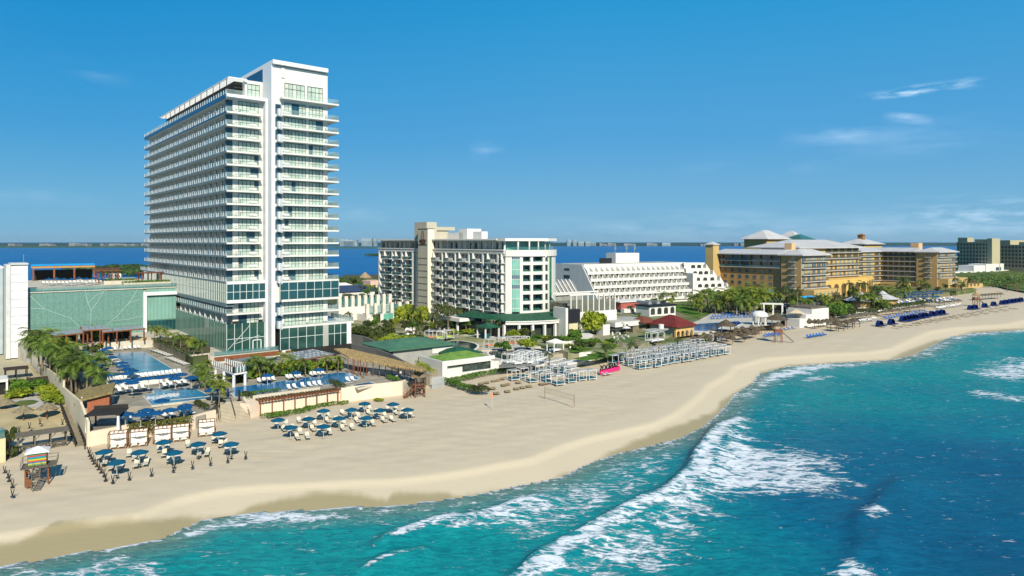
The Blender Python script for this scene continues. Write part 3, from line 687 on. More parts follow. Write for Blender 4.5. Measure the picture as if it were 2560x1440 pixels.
for k in range(-2, 14):
 z = LV[k] if k >= 0 else (16.3 - 7 if k == -1 else 12.9 - 7)
 if k == -2:
  sl = MB(); sl.box(XR0 - .1, XGS, -5, 12, z - .5, z); o = sl.build('terrace_slab', slab_grey, troot)
 else:
  sl = MB(); sl.box(XR0 - .1, XRB, -5, -5 + 1.82, z - .42, z); sl.box(XR1, XRB, -5 + 1.82, 9, z - .42, z)
  o = sl.build('balcony', slab_grey, troot)
 xe = XRB if k != -2 else XGS
 rl = MB(); rl.m(3).box(XR0, xe - .1, -4.97, -4.94, z + .05, z + 1.05); rl.m(0).box(xe - .13, xe - .1, -4.94, 8.8, z + .05, z + 1.05)
 rl.m(1).box(XR0, xe - .08, -4.98, -4.92, z + 1.05, z + 1.1); rl.box(xe - .14, xe - .08, -4.9, 8.8, z + 1.05, z + 1.1)
 for i in range(10): x = XR0 + .2 + i * (xe - XR0 - .4) / 9; rl.m(1).box(x, x + .05, -4.92, -4.88, z, z + 1.05)
 rl.m(2)
 for i in range(8): y = -4.4 + i * 1.8; rl.box(xe - .12, xe - .02, y, y + .28, z, z + 1.05)
 rl.build('railing', [glassrail, steel, white2, clearrail], o)
 bx = MB(); bx.box(XFIN + .3, XR0 - .05, -4.6, -3.25, z - .55, z + 1.25); bx.box(XR0 - .3, XR0 + .02, -5.05, -3.25, z - .75, z + 1.15)
 bx.build('side_balcony_box', M('side_box_grey', (.50, .53, .53), .6, .3), troot)
 if k != 0 and k != 13:
  zt = z + 2.62
  for (pa, pb, n) in ((711.5, 764, 6), (772.5, 806.5, 4)):
   mb = MB(); win(mb, T.fx(pa, -3.2), T.fx(pb, -3.2), z + .05, zt, -3.23, n, (z + 1.0,), .07); mb.build('window', WM, troot)
 elif k == 13:
  for (pa, pb, n) in ((711.5, 764, 6), (772.5, 806.5, 4)):
   mb = MB(); win(mb, T.fx(pa, -3.2), T.fx(pb, -3.2), z + .05, z + 3.1, -3.23, n, (z + 1.0, z + 2.2), .12); mb.build('window', WM, troot)
 else:
  for (pa, pb, n) in ((711.5, 764, 6), (772.5, 806.5, 4)):
   mb = MB(); win(mb, T.fx(pa, -3.2), T.fx(pb, -3.2), z + .05, z + 2.62, -3.23, n, (z + 1.0,), .07); mb.build('window', WM, troot)
 sw = MB()
 sw.m(2).box(XFIN + .04, XFIN + 1.4, -3.34, -3.25, z + .1, z + 2.5)
 for q in range(3): sw.m(3).box(XFIN + .3 + q * .6, XFIN + .36 + q * .6, -3.42, -3.35, z, z + 2.5)
 sw.build('side_window', WM, troot)
z = LV[14]
sl = MB(); sl.box(XR0 - .1, XRB, -5, -5 + 1.82, z - .42, z); sl.box(XR1, XRB, -5 + 1.82, 9, z - .42, z); o = sl.build('balcony', slab_grey, troot)
rl = MB(); rl.m(2).box(XR0, XRB - .1, -4.97, -4.94, z + .05, z + 1.05); rl.m(0).box(XRB - .13, XRB - .1, -4.94, 8.8, z + .05, z + 1.05); rl.m(1).box(XR0, XRB - .08, -4.98, -4.92, z + 1.05, z + 1.1); rl.build('railing', [glassrail, steel, clearrail], o)
for (pa, pb, n) in ((711.5, 761, 5), (768.5, 806.5, 4)):
 mb = MB(); win(mb, T.fx(pa, -3.2), T.fx(pb, -3.2), z + .1, z + 3.9, -3.23, n, (z + 2.5,), 0); mb.build('window', WM, troot)
mb = MB(); mb.box(T.fx(806, -5) + .3, XR1 + .02, -3.18, 30.02, T.z(193, XR1, -3.2), ZT - 1.25);
mb = MB(); mb.m(0).box(T.fx(704, -3.3), T.fx(711, -3.3), -3.45, -3.21, ZT - 4.0, ZT - 1.6); mb.build('roof_vent_recess', [slab_grey], troot)
def gridglass(name, x0, x1, y, z0, z1, nx, zs, gm_, mm, parent, back=None, fr=.06, lines=()):
 o = MB().box(x0, x1, y, y + .15, z0, z1).build(name, gm_, parent)
 mb = MB()
 for i in range(nx + 1): x = x0 + (x1 - x0) * i / nx; mb.box(x - fr, x + fr, y - .10, y - .004, z0, z1)
 for zz in zs: mb.box(x0, x1, y - .09, y - .006, zz - fr, zz + fr)
 for (pa, pb) in lines: mb.beam(pa, pb, .09)
 mb.build('mullion', mm, o); return o
gridglass('restaurant_glass', .02, XF0, -.2, 19.75 - 7, LV[0] - .63, 6, ((19.75 - 7 + LV[0] - .63) / 2,), tealglass, mullion, troot)
gridglass('restaurant_glass', XR0 - .6, XRB - .05, -4.95, 19.6 - 7, LV[0] - .43, 7, ((19.6 - 7 + LV[0] - .43) / 2 + .1,), tealglass, mullion, troot)
sl = MB(); sl.box(XR0 - .1, XRB, -5, 8, 19.0 - 7, 19.58 - 7); sl.build('balcony', slab_grey, troot)
mb = MB(); mb.box(XR1 - .2, XRB - .2, -4.7, 8, 19.6 - 7, LV[0] - .44); mb.build('restaurant_side_glass', tealglass, troot)
for z in (16.45 - 7,):
 sl = MB(); sl.box(0, XA, -.05, 1.76, z - .45, z); o = sl.build('balcony', slab_grey, troot)
 rl = MB(); rl.m(0).box(.1, XA - .1, .0, .03, z + .05, z + 1.05); rl.m(1).box(.1, XA - .1, -.01, .04, z + 1.05, z + 1.11); rl.build('railing', [clearrail, steel], o)
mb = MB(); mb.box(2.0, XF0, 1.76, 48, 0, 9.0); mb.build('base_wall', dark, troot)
zb = 13.9 - 7
gridglass('base_glass', .02, T.fx(661, -.1), -.12, .02, zb, 5, (3.2,), baseglass, mullion, troot,
   lines=(((.3, -.2, .7), (T.fx(618, 0), -.2, 5.6)), ((T.fx(586, 0), -.2, 2.0), (T.fx(648, 0), -.2, 3.6)), ((T.fx(618, 0), -.2, 5.6), (T.fx(624, 0), -.2, 6.4))))
mb = MB(); xa, xb = T.fx(631, -.3), T.fx(653, -.3); mb.box(xa, xa + .18, -.5, -.13, 0, 2.6); mb.box(xb - .18, xb, -.5, -.13, 0, 2.6); mb.box(xa, xb, -.5, -.13, 2.42, 2.6); mb.build('door_frame', white2, troot)
gridglass('base_glass', XR0 - .5, T.fx(808, -4.9), -4.9, .0, 12.4 - 7, 5, (3.0,), baseglass, mullion, troot)
gridglass('base_glass', T.fx(820, -4.9), T.fx(867, -4.9), -4.9, .0, 12.4 - 7, 3, (3.0,), baseglass, mullion, troot)
mb = MB(); mb.box(T.fx(808, -4.9), T.fx(820, -4.9), -5.0, -4, 0, 12.4 - 7); mb.build('stone_pier', stonegrey, troot)
mb = MB(); mb.box(T.fx(867.5, -4.9), XG, -5.0, 10, -2.4, 12.4 - 7); mb.box(XR0, T.fx(867.5, -4.9), -4.88, 8, -2.4, -.02); mb.build('corner_column', white2, troot)
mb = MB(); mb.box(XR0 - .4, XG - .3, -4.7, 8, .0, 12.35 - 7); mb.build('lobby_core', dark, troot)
tj = T.fy(441, 0)
gl = MB(); gl.box(.0, .14, .1, TL, 19.0 - 7, LV[0] - .46); o = gl.build('side_curtain_wall', M('side_hall_glass', (.022, .075, .065), .05, .7, var=.3, vs=.1), troot)
mb = MB()
for i in range(60): y = .1 + i * (TL - .2) / 59; mb.box(-.14, -.004, y - .05, y + .05, 19.0 - 7, LV[0] - .46)
mb.box(-.10, -.006, .1, TL, 21.6 - 7, 21.7 - 7); mb.build('mullion', mullion, o)
mb = MB(); mb.box(-.06, 2, .4, tj + 3, 18.1 - 7, 18.98 - 7); mb.build('side_band', slab_edge, troot)
for z in (16.45 - 7, 13.3 - 7):
 sl = MB(); sl.m(0).box(.05, 2, .05, tj, z - .4, z); sl.m(1).box(-.03, .05, -.02, tj, z - .4, z); o = sl.build('balcony', [slab_grey, slab_edge], troot)
 rl = MB()
 for i in range(24): y = .4 + i * (tj - .6) / 23; rl.m(0).box(.02, .1, y, y + .5, z, z + 1.1)
 rl.m(1).box(.06, .09, .3, tj, z + .05, z + 1.05); rl.build('railing', [white2, glassrail], o)
 each('balcony_divider', [(.4, 2, 5.2 + i * 4.9 - .08, 5.28 + i * 4.9, z, z + 2.75) for i in range(9)], white, troot)
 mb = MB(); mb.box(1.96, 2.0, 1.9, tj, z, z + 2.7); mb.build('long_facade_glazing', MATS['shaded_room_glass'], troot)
gl = MB(); gl.box(-.1, .05, -.1, tj, .02, zb); o = gl.build('side_base_glass', M('side_base_glass', (.010, .045, .035), .04, .7, var=.6, vs=.12), troot)
mb = MB()
for i in range(38): y = i * tj / 37; mb.box(-.2, -.104, y - .035, y + .035, .02, zb)
mb.build('mullion', M('green_mullion', (.14, .24, .20), .4, .4), o)
ch = thing('balcony_sofa', 'white cushioned sofa on a hotel tower balcony', 'sofa'); mb = MB(); mb.box(-.9, .9, -.4, .4, .15, .42); mb.build('seat', cushion, ch); mb = MB(); mb.box(-.9, .9, .28, .42, .42, .85); mb.build('backrest', cushion, ch)
chp = Pool(ch)
for k in range(14):
 chp.put(T.w(XA - 1.8, .95, LV[k] + .01), T.a, 'white cushioned sofa on the narrow tower balcony, %s floor from the bottom' % nth(k), 'white sofas on the tower balconies')
 chp.put(T.w(XR0 + 1.4, -4.05, LV[k] + .01), T.a, 'white cushioned sofa on the wide tower balcony, %s floor from the bottom' % nth(k), 'white sofas on the tower balconies')
tb = thing('balcony_table', 'small balcony table with dark chairs on the hotel tower', 'table'); mb = MB(); mb.cone((0, 0), .4, .68, .4, .73, 8); mb.tube([(0, 0, 0), (0, 0, .7)], .05); mb.build('tabletop', terra, tb)
for s_ in (-1, 1):
 mb = MB(); mb.box(s_ * .8 - .25, s_ * .8 + .25, -.25, .25, .35, .45); mb.box(s_ * .8 + s_ * .18, s_ * .8 + s_ * .25, -.25, .25, .45, .9)
 for a in (-.2, .2):
  for b_ in (-.2, .2): mb.box(s_ * .8 + a - .03, s_ * .8 + a + .03, b_ - .03, b_ + .03, 0, .35)
 mb.build('chair', terra, tb)
tbp = Pool(tb)
for k in range(14):
 tbp.put(T.w(2.6, .9, LV[k] + .01), T.a, 'small dark table on the corner balcony of the tower, %s floor from the bottom' % nth(k), 'small tables on the tower balconies')
 tbp.put(T.w(XRB - 2.2, -3.9, LV[k] + .01), T.a, 'small dark table at the sea corner of the wide block, %s floor from the bottom' % nth(k), 'small tables on the tower balconies')
JX, JY = 0.0, tj
HL = T.fx(70, tj)
hroot = thing('glass_hall', 'long low hall with a frosted green glass wall beside the tower', 'building', T.w(HL, tj, 0), T.a)
hw = -HL
zg1 = T.z(719, 0, tj); zg0 = T.z(842, -18, tj)
HB = Fr(T.w(HL, tj, 0), 39.5)
mb = MB(); mb.box(0, hw - .2, .3, 60, -1, zg1 - .4); mb.build('hall_wall', stonegrey, hroot)
X355 = HB.fx(357, 0)
gg = MB().box(0, X355, 0, .28, .8, zg1).build('glass_wall', greenglass, hroot)
def vein(mb, pts, r_):
 P = [(HB.fx(x, -.05), -.05, HB.z(y, HB.fx(x, -.05), -.05)) for x, y in pts]
 for a, b in zip(P[:-1], P[1:]): mb.beam(a, b, r_, .06)
mb = MB()
vein(mb, [z3(*p) for p in ((255, 490), (330, 560), (400, 622), (520, 665), (635, 705), (712, 775))], .16)
vein(mb, [z3(*p) for p in ((765, 455), (790, 560), (820, 635), (815, 770))], .16)
vein(mb, [z3(*p) for p in ((820, 635), (880, 555), (935, 465), (975, 445))], .16)
vein(mb, [z3(*p) for p in ((965, 760), (1060, 680), (1160, 570), (1240, 445))], .14)
vein(mb, [z3(*p) for p in ((1160, 570), (1250, 535))], .10); vein(mb, [z3(*p) for p in ((1020, 725), (1150, 715), (1260, 690))], .10)
vein(mb, [z3(*p) for p in ((400, 622), (255, 612))], .05); vein(mb, [z3(*p) for p in ((935, 465), (860, 500), (800, 560))], .05)
mb.build('vein_line', M('etched_pale_line', (.50, .62, .55), .4, .4), gg)
mb = MB()
for z_ in (2.0, 3.1, 4.3, 4.9): mb.box(0, X355, -.05, -.004, z_ - .03, z_ + .03)
for i in range(20): x = X355 * i / 19; mb.box(x - .02, x + .02, -.04, -.006, .8, zg1)
mb.build('mullion', M('green_joint', (.07, .17, .13), .5, .3), gg)
mb = MB(); mb.box(-.2, hw - .1, -.25, .1, zg1 + .05, zg1 + .3); mb.box(0, hw - .1, .12, 6.0, zg1 - .2, zg1 + .03); mb.build('roof_edge', pooltile, hroot)
mb = MB(); mb.m(0).box(0, hw - .1, -.2, -.17, zg1 + .3, zg1 + 1.35)
for i in range(22): x = hw * i / 21; mb.m(1).box(x - .03, x + .03, -.25, -.2, zg1 + .2, zg1 + 1.4)
mb.m(1).box(0, hw - .1, -.23, -.14, zg1 + 1.35, zg1 + 1.4); mb.build('railing', [glassrail, steel], hroot)
mb = MB(); mb.box(.5, hw - .1, 5.5, 6.0, zg1 + .03, zg1 + 1.1); mb.build('pool_parapet', pooltile, hroot)
mb = MB(); mb.box(.5, hw - .1, .5, 5.5, zg1 + .04, zg1 + .6); mb.build('roof_pool_water', M('roof_pool', (.10, .30, .26), .05, .6), hroot)
fz = HB.z(731, X355, -.6)
mb = MB(); mb.box(X355, X355 + .9, -.9, .0, 0, fz); mb.box(X355 + .9, hw - .05, -.9, .0, fz - .95, fz); mb.build('entrance_frame', white2, hroot)
eg = MB().box(X355 + .9, hw - .05, .02, .28, 0, zg1).build('entrance_glass', M('entrance_glass', (.16, .30, .25), .10, .5, var=.30, vs=.10), hroot)
mb = MB()
for i in range(9): x = X355 + .9 + (hw - X355 - 1) * i / 8; mb.box(x - .025, x + .025, -.04, .018, 0, zg1)
mb.box(X355 + .9, hw - .05, -.06, .016, 4.1, 4.3); mb.build('mullion', MATS['green_joint'], eg)
mb = MB(); mb.box(X355 + 1, hw - .05, -.03, .014, 0, 4.0); mb.build('entrance_door', tealglass, eg)
P0 = HB.fx(26.5, -2.2); P1 = HB.fx(69.5, -2.2)
pz = HB.z(662, P0, -2.2)
proot = thing('stair_tower', 'white clad stair tower standing at the end of the green glass wall', 'tower', HB.w(P0, -2.2), T.a)
pw = P1 - P0
mb = MB(); mb.box(0, pw, .25, 9, -3, pz - .02); mb.build('wall', white, proot)
mb = MB(); mb.box(-1.0, .0, -.3, 9.2, -3, pz); mb.box(0, pw + .15, -.3, 9.2, pz - .02, pz + .35); mb.build('frame', M('pale_grey_render', (.52, .53, .51), .7, .2), proot)
mb = MB()
for i in range(11): mb.box(0.02, pw, .0, .24, -3 + i * (pz + 2.7) / 11 + .04, -3 + (i + 1) * (pz + 2.7) / 11 - .04)
mb.build('cladding_panel', white2, proot)
mb = MB(); mb.tube([(3, 4, pz), (3, 4, pz + 2.6)], .05, 5); mb.build('antenna', steel, proot)
wroot = thing('theatre_block', 'tall blank blue grey wall of a building behind the white stair tower', 'building', HB.w(P0, 7.5), T.a)
mb = MB(); mb.box(-30, -1.1, .2, 45, -3, pz - 1.2); mb.build('wall', M('grey_blue_render', (.36, .42, .42), .8, .2), wroot); mb = MB(); mb.box(-30.1, -1.0, .1, 45.2, pz - 1.2, pz - .7); mb.build('parapet', white2, wroot)
mb = MB(); mb.box(-1.10, -1.0, 1, 3, 12, 13.5); mb.build('window', openglass, wroot)
def make_palm(name, lab, h, nf, fl, mat, seed, lean=.5, dead=2):
 q = random.Random(seed); t = thing(name, lab, 'palm tree')
 az = q.uniform(0, 6.28); pts, rs = [], []
 for i in range(7):
  k = i / 6; pts.append((lean * k * k * math.cos(az), lean * k * k * math.sin(az), h * k)); rs.append(.20 - .09 * k + (.10 if i == 0 else 0))
 MB().tube(pts, rs, 7).build('trunk', trunkm, t, True)
 top = Vector(pts[-1]); mb = MB()
 for f in range(nf):
  a = 6.283 * f / nf + q.uniform(-.25, .25); el = q.choice((1.2, .9, .6, .35, .05)) + q.uniform(-.15, .15); L_ = fl * q.uniform(.85, 1.2)
  if f < dead: el = -.7
  d = Vector((math.cos(a), math.sin(a), 0)); sd_ = Vector((-math.sin(a), math.cos(a), 0)); n = 11; P = []; p = top.copy(); e = el
  for i in range(n + 1):
   P.append(p.copy()); p = p + (d * math.cos(e) + Vector((0, 0, math.sin(e)))) * (L_ / n); e -= (.13 + .06 * q.random()) * (1.0 if el > -.5 else .5)
  for i in range(n):
   mb.add([P[i] + sd_ * .03, P[i] - sd_ * .03, P[i + 1] - sd_ * .025, P[i + 1] + sd_ * .025], [(0, 1, 2, 3)])
   for sg in (-1, 1):
    for w_ in (.05, .38, .71):
     b_ = P[i].lerp(P[i + 1], w_); ll = fl * .34 * math.sin(3.14 * min(.97, (i + w_ + .9) / (n + 1.2))) * q.uniform(.8, 1.1)
     ax = (P[i + 1] - P[i]).normalized()
     tip = b_ + sd_ * sg * ll * .75 + ax * ll * .62 - Vector((0, 0, ll * q.uniform(.2, .7)))
     mb.add([b_ - ax * .045 * fl / 2.5, b_ + ax * .045 * fl / 2.5, tip], [(0, 1, 2)])
 mb.build('crown', mat, t)
 return t
PALMS = [Pool(make_palm('coconut_palm', 'green coconut palm', 5.0, 16, 3.5, palmleaf, 1)), Pool(make_palm('coconut_palm', 'green coconut palm', 5.6, 17, 3.8, palmleaf, 2, .9)),
   Pool(make_palm('coconut_palm', 'bright coconut palm', 4.8, 15, 3.4, palmleaf2, 3, .5)), Pool(make_palm('coconut_palm', 'bright coconut palm', 5.4, 15, 3.6, palmleaf2, 4, .7)),
   Pool(make_palm('coconut_palm', 'dark coconut palm', 5.6, 15, 3.2, palmdark, 5, .6)), Pool(make_palm('coconut_palm', 'dark coconut palm', 8.0, 14, 3.0, palmdark, 6, 1.3))]
def palm(p, kind, label, group, scale=1.0, rz=None):
 return PALMS[kind].put(p, rnd.uniform(0, 6.28) if rz is None else rz, label, group, scale)
def make_bush(name, lab, cat, mat, seed, n=900, size=.22, dome=False):
 q = random.Random(seed); t = thing(name, lab, cat); bl = []
 if dome: bl = [(0, 0, .55, 1, 1, .75)] + [(q.uniform(-.6, .6), q.uniform(-.6, .6), q.uniform(.5, 1.0), .4, .4, .35) for _ in range(6)]
 else:
  for _ in range(9): bl.append((q.uniform(-.65, .65), q.uniform(-.65, .65), q.uniform(.25, .75), q.uniform(.3, .5), q.uniform(.3, .5), q.uniform(.25, .42)))
 leafmass('foliage', bl, n, size, mat, t, seed)
 st = MB()
 for _ in range(4): st.tube([(q.uniform(-.1, .1), q.uniform(-.1, .1), 0), (q.uniform(-.4, .4), q.uniform(-.4, .4), .6)], [.04, .02], 5)
 st.build('stem', trunkm, t)
 return t
BUSH = {'lime': Pool(make_bush('shrub', 'lime shrub', 'shrub', bushlime, 21)), 'green': Pool(make_bush('shrub', 'green shrub', 'shrub', bushgreen, 22)), 'dark': Pool(make_bush('shrub', 'dark shrub', 'shrub', bushdark, 23)),
  'dome': Pool(make_bush('round_tree', 'round tree', 'tree', bushlime, 24, 2600, .13, True))}
def bush(p, kind, label, group=None, scale=(1.5, 1.5, 1.3)): return BUSH[kind].put(p, rnd.uniform(0, 6.28), label, group, scale)
def make_tree(lab, mat, seed, h=6.0, r_=2.6):
 q = random.Random(seed); t = thing('broadleaf_tree', lab, 'tree'); mb = MB(); mb.tube([(0, 0, 0), (.1, .05, h * .35), (.15, 0, h * .6)], [.22, .17, .10], 7); bl = []
 for i in range(11):
  a = q.uniform(0, 6.28); rr = q.uniform(.2, .75) * r_; z = h * q.uniform(.5, .9); bl.append((rr * math.cos(a), rr * math.sin(a), z, q.uniform(.3, .5) * r_, q.uniform(.3, .5) * r_, q.uniform(.22, .36) * r_))
  mb.tube([(.12, 0, h * .45), (rr * .8 * math.cos(a), rr * .8 * math.sin(a), z)], [.08, .03], 5)
 mb.build('trunk', trunkm, t); leafmass('crown', bl, 1700, .20, mat, t, seed); return t
TREES = [Pool(make_tree('green broadleaf tree', bushgreen, 31)), Pool(make_tree('dark broadleaf tree', bushdark, 32)), Pool(make_tree('lime broadleaf tree', bushlime, 33))]
def tree(p, kind, label, group, scale=1.0): return TREES[kind].put(p, rnd.uniform(0, 6.28), label, group, scale)
def make_umbrella(name, lab, mat, r_=1.45, h=2.35, n=8, drop=.5):
 t = thing(name, lab, 'umbrella'); mb = MB(); mb.cone((0, 0), r_, h - drop, .03, h, n);
 for k in range(n):
  a, b = 2 * math.pi * k / n, 2 * math.pi * (k + 1) / n
  mb.face((r_ * math.cos(a), r_ * math.sin(a), h - drop), (r_ * math.cos(b), r_ * math.sin(b), h - drop), (r_ * math.cos(b), r_ * math.sin(b), h - drop - .12), (r_ * math.cos(a), r_ * math.sin(a), h - drop - .12))
 mb.build('canopy', mat, t)
 MB().tube([(0, 0, 0), (0, 0, h + .08)], .035, 6).build('pole', mullion, t); MB().cone((0, 0), .28, 0, .22, .08, 8).build('base', stonegrey, t)
 return t
UMB = Pool(make_umbrella('beach_umbrella', 'blue umbrella', bluebeach, 1.22, 2.3, 6, .42)); UMP = Pool(make_umbrella('pool_umbrella', 'blue umbrella', blue, 1.3, 2.4, 8, .42))
def make_lounger(name, lab, fab, frm, head=.95, towel=None):
 t = thing(name, lab, 'sun lounger'); mb = MB()
 mb.box(-.32, .32, -1.0, .35, .30, .38); mb.build('seat', fab, t)
 mb = MB(); c = math.cos(.75); s_ = math.sin(.75); L_ = .75 * head
 mb.add([(-.32, .35, .30), (.32, .35, .30), (.32, .35 + L_ * c, .30 + L_ * s_), (-.32, .35 + L_ * c, .30 + L_ * s_), (-.32, .32, .38), (.32, .32, .38), (.32, .32 + L_ * c, .38 + L_ * s_), (-.32, .32 + L_ * c, .38 + L_ * s_)],
   [(3, 2, 1, 0), (4, 5, 6, 7), (0, 1, 5, 4), (1, 2, 6, 5), (2, 3, 7, 6), (3, 0, 4, 7)]); mb.build('backrest', fab, t)
 mb = MB()
 for x in (-.30, .30):
  mb.box(x - .03, x + .03, -1.02, .75, .24, .298)
  for y in (-.85, .62): mb.box(x - .03, x + .03, y - .03, y + .03, 0, .24)
 mb.build('frame', frm, t); return t
LB = Pool(make_lounger('sun_lounger', 'white sun lounger', cushion, darkmull)); LS = Pool(make_lounger('beach_lounger', 'cream beach lounger', beige_sling, woodblack))
LT = Pool(make_lounger('straw_lounger', 'straw lounger', tan_sling, wood, .25)); LU = Pool(make_lounger('blue_lounger', 'blue lounger', bluebright, mullion))
def make_daybed(name, lab, cush, frm=white2, top=True, accent=None, w_=1.9, l_=1.9, h=2.1):
 t = thing(name, lab, 'daybed'); mb = MB()
 for x in (-w_ / 2, w_ / 2):
  for y in (-l_ / 2, l_ / 2): mb.box(x - .04, x + .04, y - .04, y + .04, 0, h)
 for y in (-l_ / 2, l_ / 2): mb.box(-w_ / 2 + .05, w_ / 2 - .05, y - .036, y + .036, h - .08, h - .005)
 for x in (-w_ / 2, w_ / 2): mb.box(x - .045, x + .045, -l_ / 2 + .05, l_ / 2 - .05, h - .10, h - .005)
 for x in (-w_ / 2, w_ / 2): mb.box(x - .04, x + .04, -l_ / 2 + .05, l_ / 2 - .05, .22, .32)
 for y in (-l_ / 2, l_ / 2): mb.box(-w_ / 2 + .05, w_ / 2 - .05, y - .04, y + .04, .22, .32)
 mb.build('frame', frm, t)
 mb = MB(); mb.box(-w_ / 2 + .08, w_ / 2 - .08, -l_ / 2 + .08, l_ / 2 - .08, .25, .48); mb.build('mattress', cush, t)
 if accent: mb = MB(); mb.box(-w_ / 2 + .15, w_ / 2 - .3, -l_ / 2 + .12, l_ / 2 - .5, .482, .66); mb.build('cushion', accent, t)
 if top:
  mb = MB()
  for i in range(7): x0 = -w_ / 2 + .06 + i * (w_ - .12) / 7; mb.box(x0, x0 + (w_ - .12) / 7 * .42, -l_ / 2 + .04, l_ / 2 - .04, h, h + .035)
  mb.build('canopy_slat', M('daybed_slat', (.46, .46, .44), .6, .2), t)
 return t
DB_T = Pool(make_daybed('beach_daybed', 'white canopy daybed', tealcush)); DB_W = Pool(make_daybed('beach_daybed', 'white open daybed', cushion, white2, False))
DB_O = Pool(make_daybed('pool_daybed', 'white daybed', tealcush, white2, True, orange, 2.2, 2.0, 2.2)); DB_L = Pool(make_daybed('pool_daybed', 'white daybed', tealcush, white2, True, lime, 2.2, 2.0, 2.2))
def make_palapa(lab, mat, r_=1.5, h=2.6, hr=1.0, n=12, post=.07):
 t = thing('thatched_palapa', lab, 'palapa'); mb = MB(); mb.cone((0, 0), r_, h - hr, r_ * .45, h - hr * .42, n, .07); mb.cone((0, 0), r_ * .55, h - hr * .48, .04, h, n, .05); mb.build('thatch_roof', mat, t)
 MB().tube([(0, 0, 0), (0, 0, h - .2)], post, 6).build('post', wood, t); return t
PAL_D = Pool(make_palapa('dark palapa', thatchdark)); PAL_G = Pool(make_palapa('grey palapa', thatchgrey, 2.0, 2.7, .9)); PAL_N = Pool(make_palapa('straw palapa', M('straw_thatch', (.20, .165, .10), .95, .05, var=.3, vs=2, bump=.6, bs=9), 1.55, 2.9, 1.0, 12, .11))
def deck(name, pts, z, z0, mat=None, edge=None):
 mb = MB(); mb.prism([G(x, y, z) for x, y in pts], z0, z); return structure(mb, name, mat or concrete)
def loc(p): return T.l(p)
lowdeck = deck('lower_pool_deck', [(219, 1085), (322, 1064), (475, 1045), (513, 1037), (545, 1004), (536, 985), (385, 985), (300, 1000), (222, 1020)], 4.1, 1.0)
middeck = deck('middle_pool_deck', [(205, 1022), (300, 1018), (385, 1013), (537, 996), (585, 975), (560, 940), (463, 930), (268, 950), (200, 960)], 5.0, 1.02)
updeck = deck('upper_pool_deck', [(252, 958), (470, 940), (500, 930), (500, 905), (385, 850), (240, 855), (150, 850), (110, 860), (140, 905), (190, 955)], 6.0, 1.04)
backter = deck('restaurant_terrace', [(105, 880), (247, 858), (381, 849), (470, 835), (445, 800), (60, 812), (30, 850)], 8.0, 1.06, paver)
mb = MB(); mb.prism([(G(x, y, 7.8) + U * .6 + V * .3)[:2] for x, y in ((381, 849.5), (476, 896))] + [G(x, y, 7.8)[:2] for x, y in ((520, 891), (525, 866), (470, 836), (400, 838))], 1.08, 7.8); structure(mb, 'palm_bed', soil)
mb = MB(); mb.prism([T.w(-9, -1.5)[:2], T.w(-4.2, -3.4)[:2], T.w(-.2, -3.4)[:2], T.w(12.4, -3.4)[:2], T.w(12.4, 12)[:2], T.w(-9, 12)[:2]], 1.0, 7.0); structure(mb, 'tower_podium', paver)
mb = MB(); mb.prism([T.w(12.4, -5.3)[:2], T.w(XG + .4, -5.3)[:2], T.w(XG + .4, 12)[:2], T.w(12.4, 12)[:2]], 1.0, 4.9); structure(mb, 'tower_plinth', concrete)
deck3 = deck('long_pool_deck', [(606, 998), (700, 987), (845, 969), (1034, 952), (1075, 930), (885, 868), (700, 868), (545, 880), (500, 950), (560, 1003)], 4.8, 1.1)
def gwall(name, label, pts, z0, z1, th, mat, cat='wall', cap=None):
 """a wall whose outer face passes through the given photograph points"""
 P = [G(x, y, z) for x, y, z in pts]
 t = thing(name, label, cat, (P[0].x, P[0].y, z0)); mb = MB()
 for a, b in zip(P[:-1], P[1:]):
  d = (b - a); d.z = 0; d.normalize(); n = Vector((-d.y, d.x, 0)) * th
  za, zb = (z1, z1) if not isinstance(z1, (list, tuple)) else (z1[P.index(a)], z1[P.index(b)])
  o = Vector((P[0].x, P[0].y, z0))
  q = [a, b + d * .001, b + n, a + n]
  lo = [Vector((p.x - o.x, p.y - o.y, 0)) for p in q]; zz = [za, zb, zb, za]
  mb.add([tuple(p) for p in lo] + [(p.x, p.y, zz[i] - z0) for i, p in enumerate(lo)], [(3, 2, 1, 0), (4, 5, 6, 7), (0, 1, 5, 4), (1, 2, 6, 5), (2, 3, 7, 6), (3, 0, 4, 7)])
 mb.build('wall_body', mat, t)
 if cap:
  mb = MB()
  for a, b in zip(P[:-1], P[1:]):
   d = (b - a); d.z = 0; d.normalize(); n = Vector((-d.y, d.x, 0)); o = Vector((P[0].x, P[0].y, 0)); za = z1 if not isinstance(z1, (list, tuple)) else max(z1)
   mb.prism([(p.x - o.x, p.y - o.y) for p in (a - n * .06, b - n * .06, b + n * (th + .06), a + n * (th + .06))], za - z0 + .004, za - z0 + .12)
  mb.build('coping', cap, t)
 return t
gwall('beach_wall', 'pale pink beach wall under the row of draped cabanas', [(218, 1119, 2), (322, 1098, 2), (478, 1076, 2), (540, 1058, 2)], 1.4, 4.35, .5, cream)
gwall('pool_wall', 'low cream wall holding the pool with white swirls above the lower deck', [(385, 1018, 4.1), (537, 1003, 4.1)], 4.1, 5.12, .4, pooltile)
gwall('pool_wall', 'scalloped white wall below the row of blue umbrellas by the large pool', [(268, 971, 5), (300, 970, 5), (400, 958, 5), (465, 948, 5)], 5.0, 6.2, .4, white)
gwall('feature_wall', 'golden stone wall at the head of the large pool', [(250, 873, 6), (380, 866, 6)], 6.0, 8.25, .4, M('gold_stone', (.42, .27, .07), .85, .2, col2=(.52, .37, .12), vs=1.5, bump=.4), cap=pooltile)
